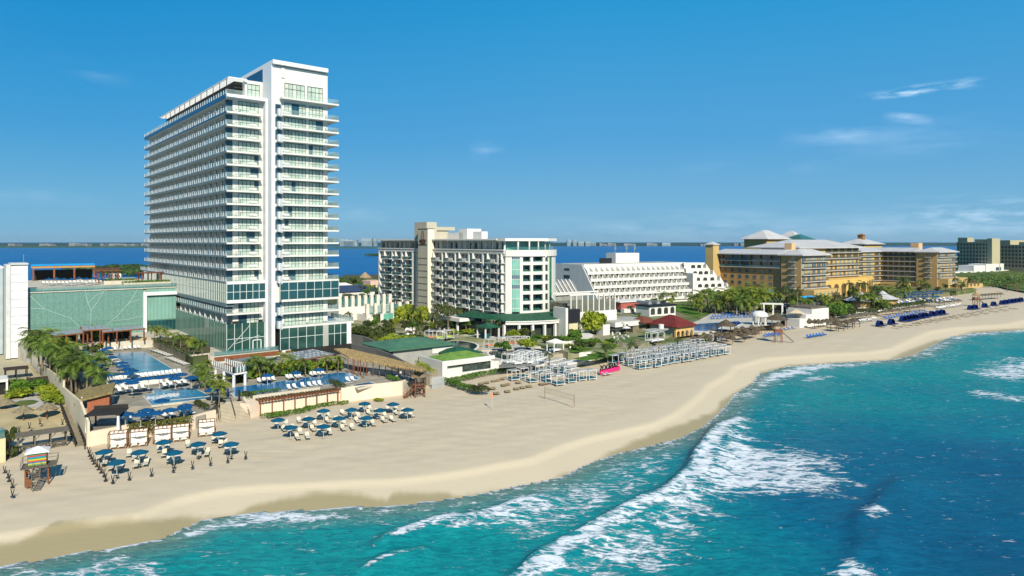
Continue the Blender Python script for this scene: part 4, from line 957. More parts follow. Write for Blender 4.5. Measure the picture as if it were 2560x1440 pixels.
gwall('garden_wall', 'long shaded grey wall beside the loungers of the large pool', [(380, 866, 6), (476, 911, 6)], 6.0, 8.0, .35, M('wall_umber', (.23, .195, .125), .85, .2, var=.2, vs=.6), cap=stonegrey)
gwall('garden_wall', 'short cream planter wall at the foot of the palm bed', [(476, 911, 6), (523, 905, 6)], 5.0, 8.0, .35, cream, cap=pooltile)
gwall('planter_wall', 'long pale planter wall behind the brown pergola', [(625, 1046, 2), (650, 1037, 2), (852, 1006, 2)], 1.4, 4.6, 2.2, cream)
gwall('beach_wall', 'tall cream beach wall between the pergola and the wooden lookout', [(853, 1007.5, 2), (1005, 989, 2), (1044, 975, 2)], 1.4, 5.0, .5, cream)
gwall('planter_wall', 'set back cream wall above the pergola holding the long pool', [(606, 1003, 4.6), (700, 990, 4.6), (800, 977, 4.6)], 4.0, 5.3, .4, pooltile)
pv = thing('wall_sign_panel', 'pale blank panel fixed to the cream wall near the lookout', 'panel', G(954, 990, 2) + Vector((0, -.1, 1.3)), R(24)); mb = MB(); mb.box(0, 4.2, -.08, 0, -.35, .9); mb.build('panel_board', stonegrey, pv)
st0, st1, sb0, sb1 = G(545, 1006, 4.8), G(607, 1003, 4.8), G(549, 1055, 2.0), G(627, 1047, 2.0)
sroot = thing('beach_staircase', 'broad pale stone staircase leading from the pools to the beach', 'staircase', (sb0.x, sb0.y, 1.5)); so_ = Vector((sb0.x, sb0.y, 1.5))
mb = MB(); NS = 14
for i in range(NS):
 k, k2 = i / NS, 1.0
 a, b = sb0.lerp(st0, k), sb1.lerp(st1, k); c, d = st1, st0; z = 2.0 + (2.8) * (i + 1) / NS
 mb.prism([(p.x - so_.x, p.y - so_.y) for p in (a, b, c, d)], 0 + i * .001, z - 1.5)
mb.build('stair_steps', pooltile, sroot)
mb = MB()
for i in range(NS):
 a, b = sb0.lerp(st0, i / NS) - so_, sb1.lerp(st1, i / NS) - so_; zq = .5 + 2.8 * i / NS; mb.add([(a.x, a.y - .02, zq), (b.x, b.y - .02, zq), (b.x, b.y - .02, zq + .14), (a.x, a.y - .02, zq + .14)], [(0, 1, 2, 3)])
mb.build('riser_shade_strip', M('riser_shade', (.27, .22, .15), .9, .1), sroot)  # darker strips paint shade onto risers that the sun lights evenly
for e in (.03, .5, .97):
 mb = MB(); a, b = sb0.lerp(sb1, e) - so_, st0.lerp(st1, e) - so_; a.z = .5 + .2; b.z = 3.3
 for i in range(6): p = a.lerp(b, i / 5); mb.tube([p, p + Vector((0, 0, .95))], .025, 5)
 for hgt in (.95, .5): mb.tube([a + Vector((0, 0, hgt)), b + Vector((0, 0, hgt))], .03, 5)
 mb.build('handrail', woodblack, sroot)
pw_ = bpy.data.materials.new('pool_water'); pw_.use_nodes = True
nt, N, L = nodes(pw_); b = N['Principled BSDF']; pos = N.new('ShaderNodeNewGeometry').outputs['Position']
L.new(ramp(noise(.22, 5, .6, .4, pos), [(.32, (.002, .13, .30)), (.7, (.008, .27, .44))]), b.inputs['Base Color']); b.inputs['Roughness'].default_value = .07
b.inputs['Specular IOR Level'].default_value = .2
bp = N.new('ShaderNodeBump'); bp.inputs['Strength'].default_value = .35; bp.inputs['Distance'].default_value = .1; L.new(noise(2.5, 4, .6, .5, pos), bp.inputs['Height']); L.new(bp.outputs['Normal'], b.inputs['Normal'])
def dkpool(nm, c1, c2):
 m = bpy.data.materials.new(nm); m.use_nodes = True
 global nt, N, L
 nt, N, L = nodes(m); b = N['Principled BSDF']; pos = N.new('ShaderNodeNewGeometry').outputs['Position']
 L.new(ramp(noise(.3, 5, .6, .4, pos), [(.35, c1), (.68, c2)]), b.inputs['Base Color']); b.inputs['Roughness'].default_value = .06
 bp = N.new('ShaderNodeBump'); bp.inputs['Strength'].default_value = .15; bp.inputs['Distance'].default_value = .1; L.new(noise(2.5, 4, .6, .5, pos), bp.inputs['Height']); L.new(bp.outputs['Normal'], b.inputs['Normal'])
 return m
pw_dark = dkpool('dark_tiled_pool', (.012, .03, .030), (.03, .055, .05)); pw_blue = dkpool('deep_blue_pool', (.002, .05, .22), (.004, .10, .34)); pw_mid = dkpool('flat_blue_pool', (.004, .12, .30), (.008, .17, .36))
def pool(pts, z, mat=pw_, cop=.35, copm=pooltile):
 P = [G(x, y, z) for x, y in pts]; c = sum(P, Vector()) / len(P)
 mb = MB(); mb.prism([(p + (p - c).normalized() * cop)[:2] for p in P], z - .3, z + .06); structure(mb, 'pool_coping', copm)
 mb = MB(); mb.prism([p[:2] for p in P], z - .2, z + .075); return structure(mb, 'pool_water', mat)
pool([a5(*p) for p in ((605, 265), (1075, 240), (1300, 380), (1585, 545), (985, 585), (860, 480), (690, 330))], 6.0)
pool([a5(*p) for p in ((1085, 900), (1240, 860), (1205, 795), (1310, 775), (1385, 825), (1800, 770), (2110, 930), (1200, 1040))], 5.0)
pool([(568, 972), (590, 993), (700, 977), (880, 955), (897, 946), (870, 933), (845, 932), (700, 954)], 4.8, pw_mid)
pool([z5(*p) for p in ((1690, 572), (1850, 545), (1915, 562), (1755, 597))], 4.8, pw_dark, .8)
mb = MB(); sw = [a5(*p) for p in ((1120, 930), (1240, 925), (1380, 905), (1500, 885), (1600, 880))]
for a, b in zip(sw[:-1], sw[1:]):
 for j in range(60):
  t_ = rnd.random(); p = G(a[0] + (b[0] - a[0]) * t_, a[1] + (b[1] - a[1]) * t_ + rnd.gauss(0, 2.2), 5.08); r_ = rnd.uniform(.1, .35); mb.prism([(p.x + r_ * math.cos(k), p.y + r_ * .7 * math.sin(k)) for k in (0, 1, 2, 3.1, 4.2, 5.2)], 5.074, 5.08 + .0001 * j)
tag(mb.build('pool_bubble_foam', white2), kind='stuff')
xw = loc(G(218, 1119, 2)).x
bw = thing('boundary_wall', 'long olive grey boundary wall stepping down from the stair tower to the beach', 'wall', T.w(xw, 0, -7.0), T.a)
segs = [(218, 200, 1055, 1007), (200, 157, 1005, 968), (157, 56, 950, 878), (56, 32, 878, 862)]
mb = MB()
for pa, pb, ya, yb in segs:
 A, B = T.fy(pa, xw), T.fy(pb, xw); za, zb = T.z(ya, xw, A) + 7, T.z(yb, xw, B) + 7
 mb.add([(0, A, 1), (.35, A, 1), (.35, B, 1), (0, B, 1), (0, A, za), (.35, A, za), (.35, B, zb), (0, B, zb)], [(3, 2, 1, 0), (4, 5, 6, 7), (0, 1, 5, 4), (1, 2, 6, 5), (2, 3, 7, 6), (3, 0, 4, 7)])
mb.build('wall_body', sandwall, bw)
mb = MB(); ng = [G(*p, 3.7) for p in ((-60, 1025), (60, 1020), (172, 1018), (160, 985), (105, 942), (45, 880), (-60, 885))]; ngb = [G(*p, 2.0) for p in ((-60, 1125), (60, 1110), (178, 1072))]
P = [(p.x, p.y, 3.7) for p in ng] + [(p.x, p.y, 1.6) for p in ngb]
mb.add(P, [(0, 1, 2, 3, 4, 5, 6), (0, 7, 8, 1), (1, 8, 9, 2)]); structure(mb, 'garden_ground', M('sandy_garden', (.36, .30, .17), .95, .05, var=.15, vs=.3, bump=.3))
def flat(name, pts, z, mat, th=.02, kind='structure'):
 mb = MB(); mb.prism([G(x, y, z)[:2] for x, y in pts], z - th, z); return tag(mb.build(name, mat), kind=kind)
flat('garden_path', [z4(*p) for p in ((10, 440), (60, 405), (230, 390), (290, 350), (340, 290), (330, 265), (400, 265), (425, 300), (370, 345), (380, 385), (560, 440), (600, 470), (560, 490), (330, 470), (220, 480), (60, 485))], 3.74, M('path_grey', (.42, .40, .36), .9, .1))
flat('planting_circle', [z4(*p) for p in ((105, 440), (200, 405), (330, 398), (390, 410), (350, 435), (250, 460), (140, 465))], 3.77, bushdark if False else scrubm)
flat('garden_plaza', [(-20, 850), (28, 855), (62, 905), (100, 950), (60, 962), (10, 960), (-20, 960)], 3.75, M('plaza_beige', (.40, .36, .24), .9, .1))
for (x, y, k, s_, lab) in ((150, 290, 'green', (3.0, 3.0, 2.2), 'rounded green shrub beside the curving garden path'), (250, 275, 'green', (3.2, 3, 2.0), 'wide green shrub behind the curving garden path'), (190, 350, 'lime', (2.6, 2.4, 1.3), 'low lime shrub in front of the rounded green shrub'),
       (500, 330, 'lime', (2.4, 2.4, 1.4), 'lime ground shrub at the top of the bed by the boundary wall'), (545, 370, 'lime', (2.4, 2.4, 1.3), 'lime ground shrub in the middle of the bed by the boundary wall'), (600, 410, 'lime', (2.4, 2.2, 1.3), 'lime ground shrub at the lower end of the bed by the boundary wall'),
       (480, 290, 'lime', (2.0, 2.0, 1.2), 'small lime ground shrub next to the dark garden steps')):
 p = z4(x, y + 20); bush(G(*p, 3.7), k, lab, None, s_)
for (x, y, lab) in ((235, 625, 'straw palapa on the sandy slope, the one nearer the flat roofed house'), (470, 595, 'straw palapa on the sandy slope, the one nearer the ramp'), (60, 545, 'straw palapa at the edge of the sandy slope beyond the dark posts')):
 p = z4(x, y); PAL_N.put(G(*p, 2.6), 0, lab, 'straw palapas on the sandy slope', 1.05)
def shed(name, lab, cat, P, rz, lx, ly, h, mat_roof, mat_post, nx=2, ny=2, th=.18, over=.3, slope=0.0, slatted=False, pr=.09):
 t = thing(name, lab, cat, P, rz)
 for i in range(nx):
  for j in range(ny):
   x, y = -lx / 2 + lx * i / max(1, nx - 1), -ly / 2 + ly * j / max(1, ny - 1); MB().box(x - pr, x + pr, y - pr, y + pr, 0, h + slope * (j / max(1, ny - 1) - .5)).build('post', mat_post, t)
 mb = MB(); hx, hy = lx / 2 + over, ly / 2 + over
 if slatted:
  for i in range(int(lx * 3)): x = -hx + i * (2 * hx) / (lx * 3); mb.slabpoly([(x, -hy, h - slope / 2), (x + .2, -hy, h - slope / 2), (x + .2, hy, h + slope / 2), (x, hy, h + slope / 2)], th)
  mb.box(-hx, hx, -hy, -hy + .1, h - slope / 2 - th - .15, h - slope / 2 - th - .004); mb.box(-hx, hx, hy - .1, hy, h + slope / 2 - th - .15, h + slope / 2 - th - .004)
 else: mb.slabpoly([(-hx, -hy, h + th - slope / 2), (hx, -hy, h + th - slope / 2), (hx, hy, h + th + slope / 2), (-hx, hy, h + th + slope / 2)], th)
 mb.build('roof_slat' if slatted else 'roof', mat_roof, t); return t
shed('garden_pavilion', 'small dark timber pavilion on the plaza above the shrubs', 'pavilion', G(*z4(160, 185), 3.7), T.a, 3.8, 3.4, 2.2, M('dark_shingle', (.05, .035, .028), .9, .1, var=.3, vs=2), woodblack, 3, 2, .2)
gs = thing('garden_steps', 'dark timber garden steps beside the boundary wall', 'steps', G(*z4(400, 235), 3.7), T.a); mb = MB()
for i in range(5): mb.box(-2.2, 2.0, -1.8 + i * .9, -.95 + i * .9, 0, .15 + i * .22)
mb.build('tread_plank', M('dark_tread', (.05, .04, .03), .9, .1), gs)
fh = thing('garden_house', 'pale flat roofed house corner at the edge beside the pavilion', 'house', G(*z4(80, 345), 3.7), T.a); mb = MB(); mb.box(-9, 0, -.2, 5, 2.6, 3.1); mb.build('roof', white, fh); mb = MB(); mb.box(-9, -.4, .6, 5, -1, 2.6); mb.build('wall', dark, fh); mb = MB(); mb.box(-.35, 0, -.1, .25, -1, 2.6); mb.build('pillar', white, fh)
fw = thing('garden_house', 'cream garden wall block at the edge of the sand by the dark posts', 'wall', G(14, 1154, 2), T.a); mb = MB(); mb.box(-9, 0, 0, 3.2, -.5, 3.4); mb.build('wall', M('cream_yellow', (.62, .48, .28), .85, .1), fw); mb = MB(); mb.box(-9, -.1, .1, 3.0, 3.4, 4.4); mb.build('glass_screen', glassrail, fw)
ra, rb_, rc, rd = G(*z4(605, 470), 3.75), G(*z4(690, 470), 3.75), G(*z4(850, 860), 2.1), G(*z4(755, 868), 2.1)
rp = thing('board_ramp', 'boarded timber ramp with dark rails descending to the sand beside the boundary wall', 'ramp', rd); mb = MB()
for i in range(24):
 k, k2 = i / 24, (i + .85) / 24; q = [rd.lerp(ra, k), rc.lerp(rb_, k), rc.lerp(rb_, k2), rd.lerp(ra, k2)]; mb.slabpoly([tuple(p - rd + Vector((0, 0, .12))) for p in q], .12)
mb.build('deck_plank', M('grey_board', (.22, .19, .13), .9, .1, var=.2, vs=2), rp)
for a, b in ((ra, rd), (rb_, rc)):
 mb = MB(); A, B = a - rd, b - rd
 for i in range(14): p = A.lerp(B, i / 13); mb.box(p.x - .06, p.x + .06, p.y - .06, p.y + .06, p.z - .3, p.z + 1.05)
 for hh in (.45, .75, 1.02): mb.beam(A + Vector((0, 0, hh)), B + Vector((0, 0, hh)), .08, .16)
 mb.build('railing', woodblack, rp)
dA, dB = G(*z4(185, 935), 2), G(*z4(665, 860), 2); dm = (dA + dB) / 2; drz = math.atan2((dB - dA).y, (dB - dA).x); dl = (dB - dA).length
ds_ = thing('dining_shelter', 'long open timber shelter on the sand with a slatted board roof', 'shelter', dm, drz)
mb = MB()
for i in range(16): y = -.6 + i * .21; mb.slabpoly([(-dl / 2 - .35, y, 2.55), (dl / 2 + .35, y, 2.55), (dl / 2 + .35, y + .17, 2.55), (-dl / 2 - .35, y + .17, 2.55)], .10)
mb.build('roof_slat', woodgrey, ds_)
for i in range(4):
 x = -dl / 2 + dl * i / 3
 for y in (0, 2.1): mb = MB(); mb.box(x - .09, x + .09, y - .09, y + .09, -.2, 2.44); mb.beam((x, y, 1.6), (x + (.7 if i < 3 else -.7), y, 2.4), .08); mb.build('post', woodgrey, ds_)
pt = thing('picnic_table', 'timber table', 'table'); mb = MB(); mb.box(-.85, .85, -.5, .5, .62, .72); mb.build('tabletop', woodgrey, pt)
for y in (-.62, .62): mb = MB(); mb.box(-.85, .85, y - .14, y + .14, .36, .42); mb.build('bench', woodgrey, pt)
mb = MB()
for x in (-.65, .65): mb.box(x - .05, x + .05, -.6, .6, .26, .35); mb.box(x - .06, x + .06, -.1, .1, 0, .61); mb.box(x - .05, x + .05, -.66, -.56, 0, .26); mb.box(x - .05, x + .05, .56, .66, 0, .26)
mb.build('trestle', woodgrey, pt); ptp = Pool(pt)
for (x, y), n_ in zip(((262, 905), (415, 882), (580, 858)), ('nearest the edge of the photo', 'in the middle', 'nearest the ramp')): ptp.put(G(*z4(x, y), 2.1), drz, 'weathered timber table with benches under the shelter, the one %s' % n_, 'tables under the dining shelter')
rp_ = thing('rope_post', 'dark rope post', 'post'); mb = MB(); mb.tube([(0, 0, 0), (-.16, 0, 1.0)], [.06, .05], 5); mb.build('stake', woodblack, rp_); mb = MB(); mb.tube([(0, .02, 0), (.18, .02, .95)], [.055, .05], 5); mb.build('stake', woodblack, rp_); mb = MB(); mb.cone((0, 0), .28, 0, .18, .1, 7); mb.build('base', woodblack, rp_); rpp = Pool(rp_)
side = [(850, 900), (885, 932), (895, 962), (910, 988), (925, 1010), (938, 1040), (965, 1065), (985, 1095), (1010, 1125), (1040, 1160), (1055, 1205)]
for i, p in enumerate(side): rpp.put(G(*z4(*p), 2), rnd.uniform(0, 1), 'dark crossed rope post, %s down the slanting line from the ramp foot' % nth(i), 'crossed rope posts on the beach')
fr_ = [z4(1128, 1226), z4(1293, 1191), z4(1515, 1152), z4(1733, 1111), z4(1925, 1076), z4(2105, 1042), z5(438, 1335), z5(617, 1300)]
for i, p in enumerate(fr_): rpp.put(G(*p, 2), rnd.uniform(0, 1), 'dark crossed rope post, %s along the seaward line from the corner post' % nth(i), 'crossed rope posts on the beach')
for i, p in enumerate(((45, 1130), (80, 1175), (90, 1210), (122, 1270), (125, 1365))): rpp.put(G(*z4(*p), 2), rnd.uniform(0, 1), 'dark crossed rope post, %s in the short line beside the lifeguard hut' % nth(i), 'crossed rope posts on the beach')
for i, p in enumerate(((190, 720), (295, 682), (400, 640), (570, 500), (625, 645))): rpp.put(G(*z4(*p), 2.9), rnd.uniform(0, 1), 'dark crossed rope post, %s on the sandy slope behind the dining shelter' % nth(i), 'crossed rope posts on the beach')
dp = thing('dead_snag', 'dark forked driftwood post near the cream wall block', 'post', G(*z4(90, 985), 2)); mb = MB(); mb.tube([(0, 0, 0), (0, 0, 3.2)], [.22, .14], 6); mb.tube([(0, 0, 2), (.9, 0, 3.0)], [.12, .08], 5); mb.tube([(0, 0, 1.2), (-.7, 0, 2.4)], [.12, .08], 5); mb.build('trunk', woodblack, dp)
bush(G(*z4(95, 985), 2), 'dark', 'dark scrub at the foot of the cream wall block', None, (1.2, 1.0, 1.6)); bush(G(*z4(85, 860), 2.3), 'dark', 'dark scrub climbing by the forked post', None, (1.0, 1.0, 2.6))
lg = thing('lifeguard_hut', 'raised timber lifeguard hut with a white roof and rainbow striped shutters', 'lifeguard hut', G(94, 1206, 2), R(30))
mb = MB()
for x in (-1.25, 1.25):
 for y in (-.9, 1.1): mb.box(x - .09, x + .09, y - .09, y + .09, -.1, 2.2)
for y in (-.9, 1.1): mb.beam((-1.25, y, .3), (1.25, y, 2.0), .1); mb.beam((1.25, y, .3), (-1.25, y, 2.0), .1)
mb.build('leg_frame', wood, lg)
mb = MB()
for i in range(9): mb.box(-1.75 + i * .44, -1.75 + i * .44 + .40, -1.25, 1.6, 2.2, 2.3)
mb.build('platform_plank', woodgrey, lg)
mb = MB(); mb.box(-1.05, 1.05, -.6, 1.2, 2.3, 4.2); mb.build('cabin', wood, lg)
mb = MB(); cols = [M('stripe_' + n_, c, .6, .3, var=.05) for n_, c in (('red', (.45, .05, .02)), ('orange', (.50, .20, .02)), ('yellow', (.50, .42, .03)), ('green', (.05, .28, .12)), ('blue', (.02, .18, .35)))]
for i in range(9): mb.m((3, 2, 4, 0, 2, 3, 4, 0, 3)[i]).box(-.98, .98, -.66, -.606, 2.45 + i * .17, 2.45 + i * .17 + .155)
mb.build('striped_shutter', cols, lg)
mb = MB(); mb.hip(-1.35, 1.35, -.95, 1.5, 4.2, 4.75, None, .12); mb.build('roof', white2, lg)
mb = MB()
for x in (-.42, .42): mb.beam((x, -3.3, .1), (x, -1.25, 2.35), .09, .16)
for i in range(11): k = i / 10; mb.box(-.42, .42, -3.2 + 1.95 * k - .12, -3.2 + 1.95 * k + .12, .18 + 2.1 * k, .24 + 2.1 * k)
mb.build('ladder', woodgrey, lg)
mb = MB()
for x in (-.42, .42): mb.tube([(x, -3.2, .9), (x, -1.25, 3.2)], .03, 5)
for (a, b) in (((-1.75, -1.25), (-1.75, 1.6)), ((2.2, -1.25), (2.2, 1.6)), ((-1.75, 1.6), (2.2, 1.6))):
 for hh in (2.75, 3.2): mb.tube([(*a, hh), (*b, hh)], .03, 5)
 for p in (a, b): mb.tube([(*p, 2.3), (*p, 3.2)], .035, 5)
mb.build('railing', woodgrey, lg)
lr = thing('lifebuoy', 'orange lifebuoy hanging on the leg of the lifeguard hut', 'lifebuoy', G(68, 1195, 2) + Vector((0, 0, .75)), 0); mb = MB()
mb.tube([(.33 * math.cos(a * .5236), 0, .33 * math.sin(a * .5236)) for a in range(13)], .09, 6, False); mb.build('ring', orange, lr)
wd = thing('wooden_stand', 'small brown timber stand leaning at the hut legs', 'stand', G(72, 1218, 2), .4); mb = MB(); mb.box(-.35, .35, -.1, .1, 0, 1.0); mb.beam((-.3, .5, 0), (-.3, 0, .9), .09); mb.beam((.3, .5, 0), (.3, 0, .9), .09); mb.build('stand_board', wood, wd)
hp = G(*z4(980, 500), 5.0)
hut = thing('thatched_hut', 'brick bar hut with a big sloping thatched roof beside the middle pool', 'hut', G(*z4(872, 500), 5.0), T.a - R(16))
mb = MB(); mb.box(0, 3.3, .0, 3.0, -1.2, 2.2); mb.build('brick_wall', brick, hut)
mb = MB(); mb.slabpoly([(-.9, -.7, 2.05), (3.9, -.7, 3.0), (3.6, 5.4, 3.5), (-1.8, 5.2, 2.6)], .4); mb.slabpoly([(-.9, -.7, 2.04), (-1.8, 5.2, 2.58), (-2.6, 5.0, 1.9), (-1.8, -.8, 1.3)], .3); mb.build('thatch_roof', M('olive_thatch', (.21, .165, .075), .95, .05, var=.3, vs=2.2, bump=.6, bs=9), hut)
mb = MB()
for p in ((-.8, .1), (-1.2, 4.6), (3.3, 4.6)): mb.box(p[0] - .1, p[0] + .1, p[1] - .1, p[1] + .1, -1.2, 2.3)
mb.build('post', white2, hut)
bp_ = thing('shade_pavilion', 'black slatted pavilion with white drapes on the corner of the lower deck', 'pavilion', G(*z4(1055, 690), 4.1), R(14))
for x in (-2.2, 2.2):
 for y in (-1.3, 2.6): MB().box(x - .1, x + .1, y - .1, y + .1, 0, 2.5).build('post', woodblack, bp_)
mb = MB()
for i in range(16): y = -1.6 + i * .29; mb.box(-2.6, 2.6, y, y + .25, 2.5 + .02 * (i % 3), 2.62 + .02 * (i % 3))
mb.build('roof_slat', woodblack, bp_)
mb = MB(); mb.box(-2.5, 2.5, 2.7, 2.8, 2.3, 3.2); mb.build('back_beam', woodblack, bp_)
for (x, y) in ((-2.2, -1.3), (2.2, -1.3), (2.2, 2.6)): mb = MB(); mb.cone((x, y), .28, 0, .16, 2.3, 7, .05); mb.build('drape', whitecloth, bp_)
cb = thing('beach_cabana', 'draped cabana', 'cabana'); mb = MB()
for x in (-1.25, 1.25):
 for y in (-.95, .95): mb.box(x - .05, x + .05, y - .05, y + .05, 0, 2.35)
for y in (-.95, .95): mb.box(-1.2, 1.2, y - .05, y + .05, 2.25, 2.35); mb.box(-1.2, 1.2, y - .04, y + .04, 0, .08)
for x in (-1.25, 1.25): mb.box(x - .045, x + .045, -.9, .9, 2.255, 2.345); mb.box(x - .04, x + .04, -.9, .9, .0, .08)
for x in (-.6, 0, .6): mb.box(x - .03, x + .03, -.9, .9, 2.26, 2.34)
mb.build('frame', wood, cb)
mb = MB(); q = 9
for (a, b) in (((-1.15, .88), (1.15, .88)), ((-1.18, -.7), (-1.18, .85)), ((1.18, .1), (1.18, .85))):
 for i in range(q):
  p0 = (a[0] + (b[0] - a[0]) * i / q, a[1] + (b[1] - a[1]) * i / q + (.05 if i % 2 else -.0)); p1 = (a[0] + (b[0] - a[0]) * (i + 1) / q, a[1] + (b[1] - a[1]) * (i + 1) / q + (.0 if i % 2 else .05)); mb.face((*p0, .1), (*p1, .1), (*p1, 2.2), (*p0, 2.2))
for i in range(6): x0, x1 = -1.15 + i * 2.3 / 6, -1.15 + (i + 1) * 2.3 / 6; s0, s1 = [.3 * math.sin(3.14 * k / 6) for k in (i, i + 1)]; mb.face((x0, -.92, 2.24 - s0), (x1, -.92, 2.24 - s1), (x1, -.92, 2.24), (x0, -.92, 2.24))
mb.build('drape', whitecloth, cb)
for x in (-.55, .55): mb = MB(); mb.box(x - .38, x + .38, -.75, .6, .18, .36); mb.build('mattress', cushion, cb)
cbp = Pool(cb)
for (x, y), n_ in zip(((1182, 868), (1388, 848), (1625, 815), (1805, 795), (2065, 745)), ('beside the boundary wall', 'second from the boundary wall', 'before the leafy wall, nearer the boundary wall', 'before the leafy wall, nearer the stairs', 'alone at the foot of the stairs')):
 cbp.put(G(*z4(x, y), 2.05), R(22), 'brown framed cabana with white drapes, %s' % n_, 'draped cabanas along the beach wall')
hv = thing('climbing_hedge', 'leafy climber covering the beach wall behind the cabanas', 'hedge', G(*z4(1500, 760), 2)); o_ = hv.location
bl = []
for i in range(26):
 p = G(*z4(1300 + i * 24, 668 - i * 3.2), 4.2) - o_; bl.append((p.x, p.y + .1, p.z + .1, .6, .5, .45)); bl.append((p.x, p.y - .1, p.z - .6, .5, .3, .5))
 if i > 8: bl.append((p.x, p.y - .15, p.z - 1.3, .45, .28, .5))
leafmass('foliage', bl, 3200, .13, leafm('climber_leaf', (.04, .055, .010), (.20, .21, .03)), hv, 8)
near_u = [(260, 1124), (292, 1150), (349, 1125), (410, 1100), (435, 1126), (495, 1105), (548, 1079), (577, 1105)]
for i, p in enumerate(near_u): UMB.put(G(p[0], p[1], 4.25) + Vector((0, 0, -2.2)), rnd.uniform(0, .8), 'teal blue umbrella inside the rope posts, %s from the lifeguard hut' % nth(i), 'blue umbrellas on the near beach')
right_u = [(940, 900), (1065, 975), (1245, 890), (1395, 965), (1395, 810), (1550, 885), (1675, 800), (1825, 880), (1805, 740), (1960, 805), (2090, 745), (2235, 800)]
for i, p in enumerate(right_u): q = z5(*p); UMB.put(G(q[0], q[1], 4.25) + Vector((0, 0, -2.2)), rnd.uniform(0, .8), 'teal blue umbrella on the sand before the pergola, %s from the stairs' % nth(i), 'blue umbrellas on the near beach')
cols_ = [((930, 985), (1135, 1112)), ((1150, 945), (1360, 1068)), ((1360, 905), (1590, 1022)), ((1590, 868), (1800, 982)), ((1780, 832), (1998, 940)), ((2045, 828), (2190, 893))]
SEA_F = R(39.5 + 18)
for c, (a, b) in enumerate(cols_):
 n = 4 if c < 5 else 3
 for i in range(n):
  k = i / (n - 1); p = G(*z5(a[0] + (b[0] - a[0]) * k, a[1] + (b[1] - a[1]) * k), 2.05)
  for j, off in enumerate((0, 1.55)):
   LS.put(p + Vector((math.cos(R(20)), math.sin(R(20)), 0)) * off, R(28) + rnd.uniform(-.09, .09), 'cream lounger with black frame, %s of the %s file before the pergola, %s side' % (nth(i), nth(c), ('stair', 'lookout')[j]), 'cream loungers on the near beach')
nl = [(995, 985), (1080, 978), (1050, 1042), (1110, 1090), (1205, 1085), (1290, 960), (1345, 995), (1420, 985), (1360, 1065), (1460, 1045), (1595, 915), (1670, 895), (1640, 960), (1690, 1015), (1770, 1000), (1880, 865), (1940, 908), (2010, 900), (1990, 958), (2070, 948), (2140, 818), (2215, 805), (2205, 862), (2255, 845)]
nl = [z4(*p) for p in nl] + [z5(*p) for p in ((310, 1140), (365, 1130), (370, 1185), (430, 1235), (500, 1225))]
for i, p in enumerate(nl): LS.put(G(*p, 2.05), R(24) + rnd.uniform(-.1, .1), 'cream lounger inside the rope posts, %s counted away from the lifeguard hut' % nth(i), 'cream loungers on the near beach')
ti = thing('side_table', 'small table', 'side table'); mb = MB(); mb.cone((0, 0), .25, .38, .25, .42, 8); mb.build('tabletop', woodblack, ti); mb = MB(); mb.tube([(0, 0, 0), (0, 0, .38)], .04, 5); mb.build('leg', woodblack, ti); tip = Pool(ti)
for i, p in enumerate(near_u): tip.put(G(p[0], p[1], 4.25) + Vector((.5, -.9, -2.2)), 0, 'little dark drinks table by the umbrella %s from the lifeguard hut' % nth(i), 'dark drinks tables on the beach')
def putU(lst, z, what, conv=a5, grp='blue umbrellas around the pools', h=2.15):
 for i, p in enumerate(lst): q = conv(*p); UMP.put(G(q[0], q[1], z + h) + Vector((0, 0, -h)), rnd.uniform(0, .8), 'blue pool umbrella %s, %s in line' % (what, nth(i)), grp)
putU([(160, 215), (200, 250), (190, 292), (280, 335), (320, 375), (420, 430), (455, 480), (605, 568)], 6, 'in the outer file beside the palms')
putU([(545, 172), (475, 210), (515, 237), (590, 310), (735, 395), (765, 440), (830, 482), (900, 510), (830, 550)], 6, 'in the file along the edge of the large pool')
putU([(660, 682), (820, 655), (900, 688), (990, 640), (1150, 622), (1310, 610), (1470, 588), (1550, 622), (1630, 565), (1790, 610)], 6, 'above the scalloped white wall')
putU([(1350, 955), (2095, 800), (1860, 640)], 5, 'beside the pool with white swirls')
putU([(800, 1155), (1110, 1100), (1030, 1160), (1250, 1140), (1470, 1095), (1700, 1030), (1680, 1065)], 4.1, 'on the lower deck above the cabanas')
putU([(835, 465), (1120, 440), (1350, 410)], 4.8, 'behind the long narrow pool', z5)
def putL(lst, z, rz, what, conv=a5, pool_=None, grp='white loungers around the pools', kind='white lounger'):
 for i, p in enumerate(lst): (pool_ or LB).put(G(*conv(*p), z + .02), rz + rnd.uniform(-.06, .06), '%s %s, %s along' % (kind, what, nth(i)), grp)
putL([(640, 215), (710, 210), (800, 200), (870, 196), (945, 192), (1005, 186)], 6, T.a, 'before the golden stone wall')
putL([(1230 + i * 42, 235 + i * 14) for i in range(6)], 6, T.a + R(95), 'by the shaded wall, upper set')
putL([(1450 + i * 40, 350 + i * 15) for i in range(7)], 6, T.a + R(95), 'by the shaded wall, lower set')
putL([(170 + i * 40, 260 + i * 38) for i in range(8)], 6, T.a + R(95), 'under the outer file of umbrellas')
putL([(450 + i * 52, 250 + i * 40) for i in range(8)], 6, T.a + R(95), 'along the edge of the large pool')
putL([(560 + i * 62, 680 - i * 7) for i in range(18)], 6, T.a, 'above the scalloped white wall')
putL([(610, 790), (690, 800), (735, 850), (785, 790), (840, 840), (920, 780), (975, 825), (1030, 745), (1075, 800)], 5, T.a + R(15), 'on the concrete deck near the thatched hut')
putL([(1355, 720), (1405, 770), (1450, 720), (1495, 755), (1570, 710), (1625, 740), (1660, 690), (1710, 725)], 5, T.a + R(15), 'behind the pool with white swirls')
putL([(730, 1260), (880, 1290), (1080, 1268), (1190, 1252), (1140, 1210), (1330, 1195), (1400, 1220), (1500, 1200), (1640, 1150), (1690, 1185), (1790, 1168), (1740, 1130)], 4.1, T.a + R(10), 'on the lower deck above the cabanas')
